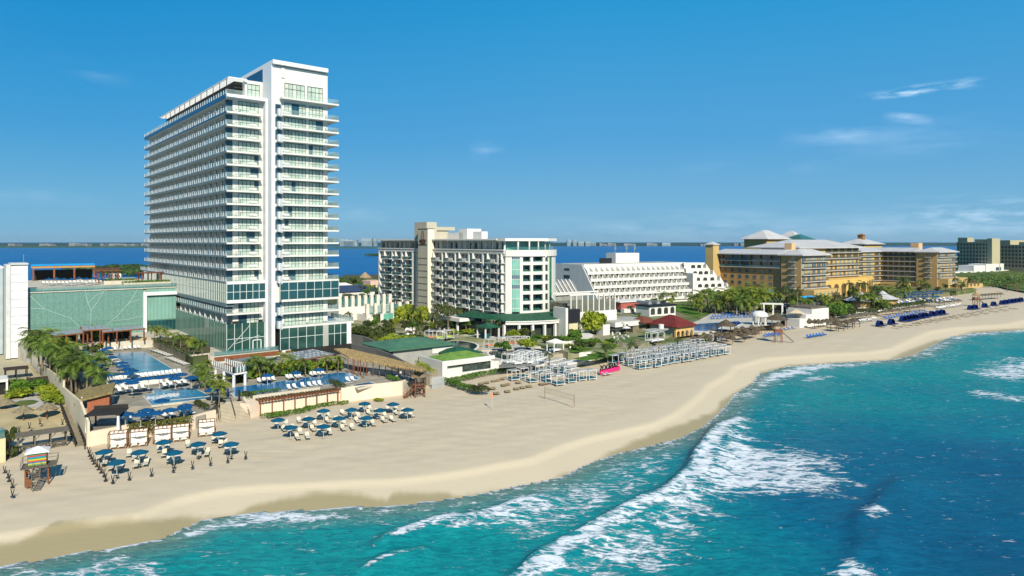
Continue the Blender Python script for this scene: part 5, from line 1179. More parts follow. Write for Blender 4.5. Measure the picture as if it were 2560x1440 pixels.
putL([(1830, 1005), (2000, 998), (2090, 985), (1260, 1070), (1480, 1050)], 4.1, T.a, 'under the low pool wall')
putL([(755, 545), (805, 540), (850, 530), (895, 525), (1040, 510), (1075, 505), (1125, 500), (1160, 494), (1275, 478), (1310, 473), (1350, 468), (1390, 463)], 4.8, T.a - R(6), 'on the inland side of the long pool', z5)
putL([(1050, 612), (1110, 605), (1190, 592), (1260, 586), (1310, 579), (1360, 574), (1640, 535), (1690, 530)], 4.8, T.a - R(6), 'on the sea side of the long pool', z5)
pa, pb = G(*z5(765, 878), 2), G(*z5(1540, 757), 2); prz = math.atan2((pb - pa).y, (pb - pa).x); pl = (pb - pa).length
pg = thing('beam_pergola', 'long brown timber pergola standing on the sand before the planter wall', 'pergola', pa, prz)
for i in range(8):
 for y in (0, 1.5): x = pl * i / 7; MB().box(x - .09, x + .09, y - .09, y + .09, -.1, 2.5).build('post', woodred, pg)
mb = MB(); mb.box(-.3, pl + .3, -.07, .07, 2.5, 2.72); mb.box(-.3, pl + .3, 1.43, 1.57, 2.5, 2.72); mb.build('beam', woodred, pg)
mb = MB()
for i in range(27): x = -.2 + i * (pl + .4) / 26; mb.box(x - .09, x + .09, -.5, 2.0, 2.724, 2.9)
mb.build('rafter_slat', woodred, pg)
def hedge(name, lab, pts, z, r_, hh, n, size, mat, seed=1, cat='hedge'):
 P = [G(x, y, z) for x, y in pts]; t = thing(name, lab, cat, P[0]); bl = []
 for a, b in zip(P[:-1], P[1:]):
  m_ = max(2, int((b - a).length / (r_ * .9)))
  for i in range(m_ + 1): p = a.lerp(b, i / m_) - P[0]; bl.append((p.x + rnd.uniform(-.2, .2), p.y + rnd.uniform(-.2, .2), hh * rnd.uniform(.4, .62), r_ * rnd.uniform(.8, 1.15), r_ * rnd.uniform(.8, 1.1), hh * rnd.uniform(.4, .55)))
 leafmass('foliage', bl, n, size, mat, t, seed); return t
hedge('bed_hedge', 'dark low hedge filling the raised bed along the shaded wall', [(388, 853), (420, 868), (470, 892)], 7.8, .8, 1.0, 1300, .15, bushdark, 2)
hedge('ground_hedge', 'low creeping green hedge on the sand under the pergola', [z5(*p) for p in ((830, 900), (900, 890), (1000, 880), (1150, 855), (1250, 830))], 2, 1.3, .9, 1900, .15, bushgreen, 3)
hedge('ground_hedge', 'narrow tail of creeping hedge running along the cream wall', [z5(*p) for p in ((1250, 820), (1400, 790), (1620, 762))], 2, .8, .8, 900, .15, bushgreen, 4)
hedge('planter_hedge', 'clipped green strip hedge along the top of the planter wall', [z5(*p) for p in ((575, 680), (700, 660), (945, 632))], 5.0, .6, .6, 900, .13, bushgreen, 5)
hedge('planter_hedge', 'dark rounded hedge beside the head of the stairs', [z5(*p) for p in ((610, 685), (660, 720))], 4.7, .8, 1.1, 700, .14, bushdark, 6)
hedge('planter_hedge', 'dark clipped hedge on the lower side of the stairs', [z5(*p) for p in ((130, 770), (220, 825))], 4.2, .7, 1.1, 700, .14, bushdark, 7)
hedge('planter_hedge', 'dark hedge between the long pool and the little square pool', [z5(*p) for p in ((1470, 560), (1600, 610))], 4.8, .9, 1.1, 800, .14, bushdark, 9)
hedge('planter_hedge', 'flowering dark hedge at the sea end of the thatched bar', [z5(*p) for p in ((2050, 510), (2140, 540))], 4.8, .8, 1.0, 700, .14, bushgreen, 10)
hedge('planter_hedge', 'thin green hedge line along the low planter over the pergola', [z5(*p) for p in ((720, 722), (1100, 668), (1510, 622))], 4.7, .3, .35, 900, .10, bushdark, 11)
for i, p in enumerate(((760, 490), (800, 480), (860, 470), (1090, 470), (1140, 465), (1180, 455), (1270, 430), (1400, 425), (1500, 410), (600, 500), (1010, 440), (1120, 430), (1240, 420))): bush(G(*z5(*p), 4.8), ('dark', 'green', 'lime', 'green')[i % 4], 'taller shrub among the palms behind the long pool, %s along' % nth(i), 'taller shrubs behind the long pool', (1.9, 1.7, 1.9))
for i, p in enumerate(((900, 480), (960, 475), (1040, 470), (1230, 450), (1470, 415), (1540, 405), (640, 505), (700, 500), (540, 545))): bush(G(*z5(*p), 4.8), ('green', 'dark', 'green', 'green', 'lime', 'green', 'green', 'lime', 'dark')[i], 'shrub in the bed behind the long pool, %s from the bar end of the row' % nth(i), 'shrubs behind the long pool', (1.7, 1.5, 1.3))
bush(G(*z5(1945, 735), 2), 'lime', 'small wind blown shrub on the sand below the lookout', None, (1.0, .8, .6))
A, B = G(*z5(290, 375), 7.6), G(*z5(500, 455), 7.6); C_ = G(*z5(630, 435), 7.6); br = thing('bridge_lookout', 'white columned walkway ending in a square lookout with a glass rail', 'walkway', A); D_ = A + (C_ - B)
mb = MB(); mb.prism([(p - A)[:2] for p in (A, B, C_, D_)], -.35, .0); mb.build('deck_slab', white2, br); mb = MB(); mb.prism([(p - A)[:2] for p in (A, B, C_, D_)], .004, .12); mb.build('deck_floor', woodred, br)
E_ = (A - B).normalized()
for p in (B + E_ * .4 + (C_ - B) * .05, B + E_ * .4 + (C_ - B) * .92, A.lerp(B, .55), A.lerp(B, .15) , D_.lerp(C_, .5)): q = p - A; MB().box(q.x - .22, q.x + .22, q.y - .22, q.y + .22, -2.9, -.36).build('column', white2, br)
mb = MB()
for (p, q, n) in ((A, B, 10), (B, C_, 4), (C_, D_, 10)):
 for i in range(n + 1): r_ = p.lerp(q, i / n) - A; mb.m(0).box(r_.x - .09, r_.x + .09, r_.y - .09, r_.y + .09, .1, 1.2)
 mb.m(1).beam(p - A + Vector((0, 0, .65)), q - A + Vector((0, 0, .65)), .03, 1.0)
mb.build('railing', [white2, glassrail], br)
mt = thing('metal_roof_bar', 'open bar under grey metal roof sheets below the tower', 'bar', T.w(12.6, -5.2, -2.2), T.a)
def roofpts(lst, z): return [tuple(mt_l(G(*z5(*p), z))) for p in lst]
FM = Fr(T.w(12.6, -5.2, -2.2), 39.5); mt_l = FM.l
mb = MB(); q1 = roofpts(((965, 262), (1290, 210), (1515, 258), (1130, 318)), 7.6); mb.slabpoly(q1, .12)
mb.build('roof', metal, mt); mb = MB(); q2 = roofpts(((480, 318), (640, 290), (1000, 290), (950, 318), (640, 345)), 7.0); mb.slabpoly(q2, .12); mb.build('roof', metal, mt)
mb = MB()
for r_i in range(5):
 for c_i in range(9):
  if rnd.random() < .25: continue
  u0, v0 = (c_i + .15) / 9, (r_i + .2) / 5; a, b, c, d = [Vector(p) for p in q1]
  f_ = lambda u, v: (a.lerp(d, v)).lerp(b.lerp(c, v), u) + Vector((0, 0, .008))
  mb.face(f_(u0, v0 + .1), f_(u0 + .06, v0 + .1), f_(u0 + .06, v0), f_(u0, v0))
mb.build('roof_panel', M('bright_roof_panel', (.62, .66, .68), .3, .5), mt)
mb = MB(); e = [Vector(p) for p in q1]; mb.beam(e[3] - Vector((0, 0, .25)), e[2] - Vector((0, 0, .25)), .14, .25); mb.beam(e[0] - Vector((0, 0, .25)), e[3] - Vector((0, 0, .25)), .14, .25)
for k in range(5): p = e[3].lerp(e[2], k / 4); mb.box(p.x - .1, p.x + .1, p.y - .1, p.y + .1, -.0, p.z - .3)
mb.build('timber_frame', woodred, mt); mb = MB(); mb.box(1, 17, -2, -1.0, 0, 2.4); mb.build('back_counter', dark, mt)
ff = thing('podium_fascia', 'orange brown timber fascia under the tower podium edge', 'fascia', T.w(0, -3.5), T.a); mb = MB(); mb.box(-3.8, 12.3, -.12, -.0, -1.2, -.25); mb.build('fascia_board', woodred, ff); mb = MB(); mb.box(-3.8, 12.3, .02, .05, .02, 1.0); mb.m(1)
for i in range(12): x = -3.8 + i * 16.1 / 11; mb.box(x, x + .05, .0, .02, 0, 1.05)
mb.build('glass_rail', [glassrail, steel], ff)
f2 = thing('podium_fascia', 'orange brown timber fascia running under the wide glass base', 'fascia', T.w(12.5, -5.4), T.a); mb = MB(); mb.box(0, XG - 14, -.12, 0, -1.3, -.1); mb.build('fascia_board', woodred, f2)
tbm = thing('thatched_bar', 'long open beach bar under a ragged straw roof on red poles', 'bar', G(*z5(1640, 505), 4.8)); o_ = Vector(tbm.location)
zr = 9.0
RP = [(1500, 205, 9.2), (1640, 285, 8.2), (1800, 318, 8.2), (2100, 370, 8.2), (2380, 418, 8.2), (2420, 405, 8.2), (2250, 350, 8.6), (2000, 285, 9.0), (1800, 240, 9.2), (1620, 200, 9.4)]
mb = MB(); q = [tuple(G(*z5(x, y), z) - o_) for x, y, z in RP]; mb.slabpoly(q, .3)
for i in range(260):
 k = rnd.random(); e_ = [Vector(q[j]) for j in (1, 2, 3, 4)]; s_ = min(2, int(k * 3)); p = e_[s_].lerp(e_[s_ + 1], k * 3 - s_); mb.add([p + Vector((-.1, -.05, .05)), p + Vector((.1, -.05, .05)), p + Vector((rnd.uniform(-.2, .2), -.2, -rnd.uniform(.3, .7)))], [(0, 1, 2)])
mb.build('thatch_roof', thatch, tbm)
for i in range(12):
 k = i / 11; x, y = 1640 + (2330 - 1640) * k, 450 + (520 - 450) * k; p = G(*z5(x, y + 8), 4.8) - o_; MB().tube([(p.x, p.y, 0), (p.x, p.y, 3.3)], .09, 6).build('pole', woodred, tbm)
for (x, y) in ((1640, 455), (1690, 470), (1740, 485), (1795, 505)): p = G(*z5(x, y), 4.8) - o_; MB().tube([(p.x, p.y, 0), (p.x, p.y, 3.4)], .09, 6).build('pole', woodred, tbm)
mb = MB(); pp = [G(*z5(x, y), 4.8) - o_ for x, y in ((1650, 420), (2330, 490), (2440, 470), (1760, 390))]; mb.prism([p[:2] for p in pp], 0, .12); mb.build('floor', M('dark_floor', (.06, .05, .04), .8, .2), tbm)
mb = MB(); a, b = G(*z5(1850, 455), 4.8) - o_, G(*z5(2080, 480), 4.8) - o_; mb.beam(a + Vector((0, 0, .6)), b + Vector((0, 0, .6)), .6, 1.1); mb.build('counter', stonegrey, tbm)
wc = thing('white_chair', 'white chair', 'chair'); mb = MB(); mb.box(-.25, .25, -.25, .25, .4, .46); mb.build('seat', white2, wc); mb = MB(); mb.box(-.25, .25, .2, .26, .46, .9); mb.build('backrest', white2, wc); mb = MB()
for x in (-.22, .22):
 for y in (-.22, .22): mb.box(x - .025, x + .025, y - .025, y + .025, 0, .4)
mb.build('leg_frame', steel, wc); wcp = Pool(wc)
for i, p in enumerate(((2110, 480), (2135, 500), (2190, 490), (2215, 510), (2245, 500), (2160, 475), (2270, 505), (2120, 515))): wcp.put(G(*z5(*p), 4.95), rnd.uniform(0, 6), 'white chair under the seaward end of the straw bar, %s of the set' % nth(i), 'white chairs at the straw bar')
for i, p in enumerate(((1250, 395), (1290, 398), (1330, 385), (1230, 402), (1310, 405), (1365, 392))): wcp.put(G(*z5(*p), 4.85), rnd.uniform(0, 6), 'white chair below the metal roofed bar, %s of the set' % nth(i), 'white chairs at the metal roofed bar')
lk = thing('thatched_lookout', 'rustic brown timber lookout stair with a straw cap on the sand', 'lookout', G(*z5(2360, 690), 2), R(20))
for x in (-1.1, .9):
 for y in (-.6, 1.0): MB().tube([(x, y, 0), (x * .95, y, 5.0)], .11, 6).build('post', wood, lk)
mb = MB(); mb.cone((-.1, .2), 1.9, 4.3, .05, 5.9, 10, .08); mb.build('thatch_cap', M('cap_thatch', (.18, .14, .085), .95, .05, var=.3, vs=3), lk)
mb = MB(); mb.box(-1.2, 1.0, -.7, 1.1, 2.0, 2.12); mb.build('floor', wood, lk); mb = MB()
for a, b in (((-1.1, -.6), (.9, -.6)), ((-1.1, 1.0), (.9, 1.0)), ((-1.1, -.6), (-1.1, 1.0)), ((.9, -.6), (.9, 1.0))):
 for k in range(2): mb.beam((*a, .3 + 2.2 * k), (*b, 1.8 + 1.1 * k), .1); mb.beam((*b, .3 + 2.2 * k), (*a, 1.8 + 1.1 * k), .1)
mb.build('cross_brace', wood, lk); mb = MB()
for i in range(9): mb.box(-3.4 + i * .26, -3.1 + i * .26, -.6, .5, .1 + i * .23, .18 + i * .23)
for y in (-.6, .5): mb.beam((-3.4, y, .1), (-1.1, y, 2.1), .1); mb.beam((-3.4, y, 1.0), (-1.1, y, 3.0), .07); [mb.beam((-3.3 + k * .7, y, 0), (-3.3 + k * .7, y, 1.1 + k * .6), .08) for k in range(4)]
mb.build('stair', wood, lk)
gt = thing('slatted_gate', 'pale grey slatted gate panel standing on the sand behind the lookout', 'gate', G(1080, 972, 2), R(22)); mb = MB()
for i in range(14): mb.box(i * .2, i * .2 + .14, 0, .05, 0, 2.6)
mb.box(-.1, 2.9, .05, .1, .3, .42); mb.box(-.1, 2.9, .05, .1, 2.2, 2.32); mb.build('gate_slat', M('grey_blue_slat', (.34, .36, .36), .7, .2), gt)
def topwall(label, pts):
 gwall('side_wall', label, [p[:3] for p in pts], 3.5, [H - (p[3] - HZ) * G(*p[:3]).y / F for p in pts], .3, darkwall)
topwall('dark grey stepped side wall behind the palms, the upper one', [(880, 870, 5.0, 836), (907, 876, 5.0, 840), (932, 886, 5.0, 851), (955, 893, 5.0, 862), (1000, 905, 5.0, 872)])
topwall('dark grey side wall with a sloping top beside the straw bar, the lower one', [(878, 884, 4.8, 859), (940, 905, 4.8, 872), (980, 922, 4.8, 887), (1009, 932, 4.8, 902), (1066, 948, 4.8, 928)])
for (pts, z, nm) in ((((400, 835), (700, 800), (800, 825), (490, 860)), 11.2, 'nearest the stair tower'), (((720, 775), (960, 765), (985, 795), (745, 808)), 11.9, 'the raised middle one'), (((930, 800), (1180, 770), (1310, 790), (915, 825)), 11.4, 'nearest the white entrance frame')):
 P = [G(*z3(*p), z) for p in pts]; t = thing('shade_canopy', 'grey panelled canopy on red timber posts below the glass wall, %s' % nm, 'canopy', (P[3].x, P[3].y, 8.0), 0, 'panelled canopies below the glass wall'); o_ = Vector(t.location)
 nq = 4; mb = MB()
 for i in range(nq):
  a, b, c, d = P[0].lerp(P[1], (i + .03) / nq), P[0].lerp(P[1], (i + .97) / nq), P[3].lerp(P[2], (i + .97) / nq), P[3].lerp(P[2], (i + .03) / nq)
  m1, m2 = (a + d) / 2 + Vector((0, 0, .25)), (b + c) / 2 + Vector((0, 0, .25)); mb.slabpoly([tuple(p - o_) for p in (d, c, m2, m1)], .08); mb.slabpoly([tuple(p - o_) for p in (m1, m2, b, a)], .08)
 mb.build('roof', M('roof_panel_grey', (.30, .33, .36), .4, .5, .2, var=.1), t); mb = MB(); mb.beam(P[3] - o_ - Vector((0, 0, .25)), P[2] - o_ - Vector((0, 0, .25)), .15, .3); mb.beam(P[0] - o_ - Vector((0, 0, .25)), P[1] - o_ - Vector((0, 0, .25)), .15, .3); mb.build('beam', woodred, t)
 for (p, q) in ((P[3], P[2]), (P[0], P[1])):
  for i in range(4): r_ = p.lerp(q, (i + .08) / 3.2) - o_; MB().box(r_.x - .14, r_.x + .14, r_.y - .14, r_.y + .14, 0, r_.z - .4).build('post', woodred, t)
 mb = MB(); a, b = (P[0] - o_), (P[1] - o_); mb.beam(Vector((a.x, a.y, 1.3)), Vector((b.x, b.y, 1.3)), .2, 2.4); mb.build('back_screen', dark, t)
for i in range(22):
 p = G(*z3(560 + i * 32, 925 - i * 2.0 + rnd.uniform(-9, 9)), 8.0); wcp.put(p, rnd.uniform(0, 6), 'white chair on the restaurant terrace below the glass wall, %s from the palms' % nth(i), 'white chairs on the restaurant terrace')
bush(G(*z3(870, 905), 8), 'green', 'tall green plant between two canopies below the glass wall', None, (1.6, 1.6, 3.6))
for i, (x, y, k) in enumerate(((800, 965, 'green'), (850, 960, 'green'), (885, 990, 'lime'), (820, 1010, 'dark'))): bush(G(*z3(x, y), 6.2), k, 'clipped shrub at the corner of the golden wall, %s of the cluster' % nth(i), None, (1.8, 1.4, 1.6))
zt_ = 7 + zg1
def rdeck(x, y): return G(*z3(x, y), zt_ + .6)
mb = MB(); mb.box(.3, hw - .2, 6.02, 60, zg1 - .39, zg1 + .62); o = mb.build('roof_deck', paver, hroot)
for i in range(17): LB.put(rdeck(395 + i * 35, 398 - i * .6 + rnd.uniform(-4, 4)), T.a + R(8), 'white lounger on the roof terrace over the glass wall, %s from the stair tower' % nth(i), 'white loungers on the roof terrace')
for i in range(8): p = z3(440 + i * 68, 345 + rnd.uniform(-6, 6)); UMP.put(G(p[0], p[1], zt_ + 2.8) + Vector((0, 0, -2.2)), .3, 'blue umbrella on the roof terrace, %s from the stair tower' % nth(i), 'blue umbrellas on the roof terrace')
ra_ = Fr(rdeck(300, 370), 39.5 - 3)
rg = ra_.root('roof_pergola', 'long timber pergola roofed in blue fabric on the terrace over the glass wall', 'pergola'); Lp = ra_.fx(z3(845, 0)[0])
for i in range(4): MB().box(Lp * i / 3 - .25, Lp * i / 3 + .25, -.25, .25, -.3, 4.2).build('post', woodred, rg)
mb = MB(); mb.box(-.5, Lp + .3, -.3, .1, 4.2, 4.9); mb.box(-.5, Lp + .3, 5.6, 6.0, 4.2, 4.9); mb.build('beam', M('tan_beam', (.40, .22, .08), .6, .3), rg); mb = MB(); n = 10
for i in range(n): x0, x1 = -.6 + i * (Lp + 1) / n, -.6 + (i + 1) * (Lp + 1) / n; mb.slabpoly([(x0, -.5, 5.0), (x1, -.5, 5.0), (x1, 3, 5.5), (x0, 3, 5.5)], .06); mb.slabpoly([(x0, 3, 5.5), (x1, 3, 5.5), (x1, 6.4, 5.1), (x0, 6.4, 5.1)], .06)
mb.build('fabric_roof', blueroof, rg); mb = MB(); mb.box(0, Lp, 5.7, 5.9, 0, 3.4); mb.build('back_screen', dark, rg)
shed('roof_shelter', 'brown louvred shelter in the middle of the roof terrace', 'shelter', rdeck(965, 385), T.a, 5.5, 5.0, 4.4, wood, woodred, 4, 2, .15, .9, .5, True, .16)
shed('roof_shelter', 'brown shingle shelter on the roof terrace next to the tower', 'shelter', rdeck(1390, 385), T.a, 8.0, 5.0, 3.4, wood, woodred, 4, 2, .2, .9, -.4, True, .16)
wb = thing('roof_box', 'small white plant room on the roof terrace between the shelters', 'plant room', rdeck(1040, 375), T.a); mb = MB(); mb.box(-1.6, 1.6, 0, 3, 0, 2.6); mb.build('wall', white2, wb)
wb = thing('roof_bed', 'pale planter wall with a green top on the roof terrace', 'planter', rdeck(1070, 398), T.a); mb = MB(); mb.box(-4, 4.5, 0, 3, 0, 1.1); mb.build('wall', pooltile, wb); leafmass('foliage', [(i * .9 - 3.6, 1.5, 1.2, .9, 1.3, .5) for i in range(10)], 700, .2, bushgreen, wb, 6)
wb = thing('roof_bed', 'long pale planter with grass on the roof terrace beside the tower', 'planter', rdeck(1420, 405), T.a); mb = MB(); mb.box(-9, 9, 0, 3, 0, .9); mb.build('wall', pooltile, wb); leafmass('foliage', [(i * .9 - 8.6, 1.5, 1.0, .9, 1.3, .5) for i in range(20)], 1300, .2, bushgreen, wb, 7)
cl_ = [(180, 850), (270, 865), (330, 830), (320, 905), (400, 885), (455, 845), (430, 935), (490, 965), (530, 1000), (570, 985), (610, 1012), (450, 1025), (380, 985), (645, 1042), (550, 1085), (620, 1105), (685, 1155), (645, 1195), (780, 1155), (835, 1130), (865, 1232), (705, 1092), (590, 1150), (250, 920), (350, 960), (510, 1060)]
for i, p in enumerate(cl_):
 q = z3(*p); s_ = rnd.uniform(.75, 1.1); hh = 4.4 * s_; base = 6.0 if p[1] < 1120 else 5.0
 palm(G(q[0], q[1], base + hh * .98) - Vector((0, 0, hh * .98)), rnd.choice((0, 1, 0, 1, 2, 3, 4)), 'coconut palm in the grove along the boundary wall, %s counted towards the beach' % nth(i), 'palms along the boundary wall', s_)
for i, p in enumerate(((1390, 812), (1440, 802), (1500, 845), (1560, 855), (1625, 872), (1700, 892), (1745, 930), (1820, 930))):
 q = z3(*p); palm(G(q[0], q[1], 7.8 + 2.9) - Vector((0, 0, 2.9)), rnd.choice((2, 3, 2, 0)), 'bright coconut palm in the raised bed beside the glass base, %s from the frame' % nth(i), 'palms in the raised bed', .6)
for i, p in enumerate(((180, 400), (235, 350), (150, 470), (335, 500), (275, 560), (395, 545), (110, 425), (350, 595), (210, 470))):
 q = z5(*p); palm(G(q[0], q[1], 5 + 2.9) - Vector((0, 0, 2.9)), rnd.choice((0, 1, 2, 0)), 'coconut palm beneath the bridge lookout, %s of the clump' % nth(i), 'palms beneath the bridge lookout', .62)
for i, p in enumerate(((640, 350), (705, 342), (800, 362), (885, 350), (1020, 300), (1080, 345), (1150, 345), (1215, 350), (1430, 312), (1540, 310), (760, 375))):
 q = z5(*p); palm(G(q[0], q[1], 4.8 + 3.0) - Vector((0, 0, 3.0)), (0, 1, 0, 1, 3, 0, 2, 0, 2, 2, 1)[i], 'coconut palm in the row behind the long pool, %s from the bridge lookout' % nth(i), 'palms behind the long pool', .64)
S = Fr(G(1264, 780, 11.9), 39.0)
S.zb = 5.0; S.o.z = 5.0
hr = S.root('curved_hotel', 'white curved front hotel with green glass bays and a signed stone tower', 'hotel')
YA, YB, YC, YD = S.fy(1085, 0), S.fy(1069, 0), S.fy(1018, 0), S.fy(949, 0)
zf = 11.9 - 5.0; fh = 3.08; NF = 7
zc = S.z(626, 0, 20); zr_ = S.z(597, 0, 20)
XE = S.fx(1389, 0) ; BUL = 5.0
green_d = M('dark_green_bay_glass', (.012, .085, .062), .08, .7, var=.4, vs=.2)
green_l = M('pale_green_bay_glass', (.12, .36, .27), .12, .6, var=.3, vs=.35)
shadewall = M('shade_white_render', (.62, .62, .57), .8, .2, var=.05, vs=.2)  # white render cooled in colour for the shaded side
mb = MB(); mb.box(.6, XE, 1.2, YA, 0, zr_ - 4.2); mb.box(.6, XE * .6, YA, YD, 0, zr_ - 4.2); mb.build('main_wall', shadewall, hr)
mb = MB(); mb.box(1.8, XE - 2, 3, YD, zr_ - 4.19, zr_ - .55); mb.build('penthouse_wall', white, hr)
mb = MB(); mb.slabpoly([(-1.0, 3.5, zr_), (8, 3.5, zr_), (8, YD + 1, zr_), (-1.0, YD + 1, zr_)], .5); mb.slabpoly([(-.6, -.5, zr_ + .12), (14, -4.5, zr_ + .12), (XE + .5, .0, zr_ + .12), (XE, 12, zr_ + .12), (8.2, 12, zr_ + .12), (8.2, 3.4, zr_ + .12), (-.6, 3.4, zr_ + .12)], .9); mb.build('roof_slab', white, hr)
each('penthouse_window', [(1.74, 1.8, 3.05 + i * (YD - 4) / 27, 4.15 + i * (YD - 4) / 27, zr_ - 3.8, zr_ - 1.3) for i in range(28)], green_d, hr)
each('penthouse_fin', [(.6, 1.74, 3.95 + i * (YD - 4) / 21, 4.15 + i * (YD - 4) / 21, zr_ - 4.0, zr_ - .55) for i in range(22)], white, hr)
mb = MB(); mb.box(-.5, 1.2, .3, YA - .05, zc - .9, zc + .1); mb.box(-.7, 1.2, .2, YA - .05, zc + .1, zc + .45); mb.m(1)
for i in range(58): y = .6 + i * (YA - 1.2) / 57; mb.box(-.56, -.504, y - .16, y + .16, zc - .6, zc - .1)
mb.build('cornice', [white, stonegrey], hr)
bx_ = lambda c: S.fy(1000 + c / 6.0, 0)
bays = [(645, 690), (840, 890), (1045, 1095), (1255, 1315), (1480, 1540)]
for i, (a, b) in enumerate(bays):
 ya, yb = bx_(a), bx_(b)
 mb = MB(); mb.box(-.5, .6, ya - .25, ya + .35, 4.5, zc - .9); mb.build('pilaster', white, hr)
 mb = MB(); mb.box(-.15, .6, yb, ya - .26, 4.5, zc - .9); o = mb.build('glass_bay', green_d, hr)
 mb = MB()
 for k in range(NF * 2): z = zf + k * fh / 2; mb.box(-.22, -.154, yb, ya - .26, z - .04, z + .04)
 mb.build('mullion', darkmull, o)
edges = [(bx_(505), bx_(640))] + [(bx_(bays[i][1]), bx_(bays[i + 1][0])) for i in range(4)] + [(bx_(1540), bx_(1583))]
for i, (yf, yn) in enumerate(edges):
 wd = yf - yn
 for k in range(NF):
  z = zf - fh + k * fh
  if z + fh > zc: continue
  bl = MB(); bl.m(0).box(-1.3, .62, yn + .35, yf - .05, z - .22, z); bl.m(1)
  bl.box(.55, .58, yn + wd * .38, yn + wd * .80, z + .02, z + 2.4)
  bl.m(3).add([(-.9, yn + wd * .84, z), (.6, yn + wd * .84, z), (.6, yn + wd * .84, z + fh - .23), (-.9, yn + wd * .84, z + fh - .23), (-.9, yn + wd * .90, z), (.6, yn + wd * .98, z), (.6, yn + wd * .98, z + fh - .23), (-.9, yn + wd * .90, z + fh - .23)], [(0, 1, 2, 3), (7, 6, 5, 4), (0, 3, 7, 4)])
  bl.m(2).box(-1.28, -1.2, yn + .4, yf - .1, z + .02, z + 1.0); bl.m(3).box(-1.34, -1.18, yn + .35, yf - .05, z + 1.0, z + 1.08); bl.m(3).box(-1.34, -1.2, yn + .35, yn + wd * .45, z, z + 1.0)
  bl.build('balcony', [white, openglass, M('green_rail_glass', (.03, .12, .09), .1, .6, alpha=.75), white], hr)
zt0 = S.z(573, -1.5, YA); zt1 = S.z(561, 3, YB)
XT = S.fx(1085, YA - 1.5)
XTa = -2.6
ys0 = S.fy(1069, XTa); ys1 = S.fy(1045, XTa); xt1 = S.fx(1085, ys0)
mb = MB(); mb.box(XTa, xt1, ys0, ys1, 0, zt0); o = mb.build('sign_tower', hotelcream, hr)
mb = MB()
for k in range(12): z = zf + k * 2.3; (k % 2 == 0 or True) and z < zt0 - 9 and mb.box(XTa - .08, XTa - .003, ys0 + .1, ys1 - .1, z - .12, z + .12)
mb.build('band_groove', darkwall, o)
mb = MB(); mb.box(XTa - .12, xt1 + .12, ys0 - .12, ys1 + .12, zt0 + .01, zt0 + .35); mb.build('tower_cap', darkwall, o)
mb = MB(); mb.box(XTa + .02, xt1 + .05, ys0 - .06, ys0 - .003, .5, zt0 - .02); mb.build('tower_front', M('lit_cream', (.70, .64, .50), .8, .2, var=.05), o)  # front sheet has the sunlit brightness put into its colour
mb = MB(); mb.box(XTa + 1.5, 3.2, ys0 + 3, ys1 + 5, zr_, zt1 + .8); mb.box(3.22, 9, ys0 + 4, ys1 + 4, zr_ - 1, zt1 - 2.2); mb.box(3.22, 11.5, ys0 + 3.4, ys1 + 4.5, zt1 - 2.19, zt1 - .9); mb.build('roof_block', hotelcream, hr)
for (pa_, pb_, h_) in ((1138, 1156, 2.2), (1157, 1166, 2.3), (1168, 1203, 3.6), (1204, 1219, 2.5)): yq = S.fy(pa_, 5.0); MB().box(5, S.fx(pb_, yq), yq, yq + 5, zr_ - .5, zr_ + h_).build('roof_plant_housing', white, hr)
em = MB(); yc_ = (ys0 + ys1) / 2 ; zc_ = S.z(590, XTa, yc_);
em.add([(XTa - .16, yc_ + 1.05 * math.cos(a), zc_ + 1.9 * math.sin(a)) for a in (2 * math.pi * k / 20 for k in range(20))] + [(XTa - .02, yc_ + 1.05 * math.cos(a), zc_ + 1.9 * math.sin(a)) for a in (2 * math.pi * k / 20 for k in range(20))],
  [tuple(range(20))] + [(k, k + 20, (k + 1) % 20 + 20, (k + 1) % 20) for k in range(20)])
em.m(1)
for k in range(5):
 for j in range(5):
  if (k - 2) ** 2 + (j - 2) ** 2 < 6: y, z = yc_ + (k - 2) * .36, zc_ + (j - 2) * .62; em.box(XTa - .2, XTa - .165, y - .05, y + .05, z - .22, z + .22)
em.build('emblem', [logo_brown, hotelcream], o)
def text(body, size, mat, parent, M4, extrude=.06, shear=0.0):
 cu = bpy.data.curves.new('lettering', 'FONT'); cu.body = body; cu.size = size; cu.extrude = extrude; cu.align_x = 'CENTER'; cu.shear = shear
 cu.resolution_u = 2
 tmp = bpy.data.objects.new('lettering', cu); COL.objects.link(tmp); bpy.context.view_layer.update()
 me = bpy.data.meshes.new_from_object(tmp.evaluated_get(bpy.context.evaluated_depsgraph_get())); bpy.data.objects.remove(tmp); bpy.data.curves.remove(cu)
 me.transform(M4); me.materials.clear(); me.materials.append(mat)
 return link('lettering', me, parent)
MT = Matrix(((0, 0, -1, XTa - .12), (-1, 0, 0, yc_), (0, 1, 0, 0), (0, 0, 0, 1)))
text('SANDOS', 1.15, logo_brown, o, Matrix.Translation((0, 0, S.z(604, XTa, yc_))) @ MT, .1)
text('Cancun', 1.15, logo_brown, o, Matrix.Translation((0, 0, S.z(609.5, XTa, yc_))) @ MT, .1, .3)
mb = MB(); zz = S.z(611, XTa, yc_); mb.box(XTa - .2, XTa - .05, ys0 + .3, ys1 - .3, zz - .10, zz + .02); mb.build('flourish', logo_brown, o)
for i, c in enumerate((440, 570, 665, 775)):
 y0 = S.fy(840 + c / 4.0, 0); mb = MB(); mb.box(-.5, .6, y0 - .3, y0 + .5, 4, zc - .9); mb.build('pilaster', white, hr)
 if i: mb = MB(); mb.box(-.15, .6, y0 + .51, y0 + 2.6, 4, zc - .9); mb.build('glass_bay', green_d, hr)
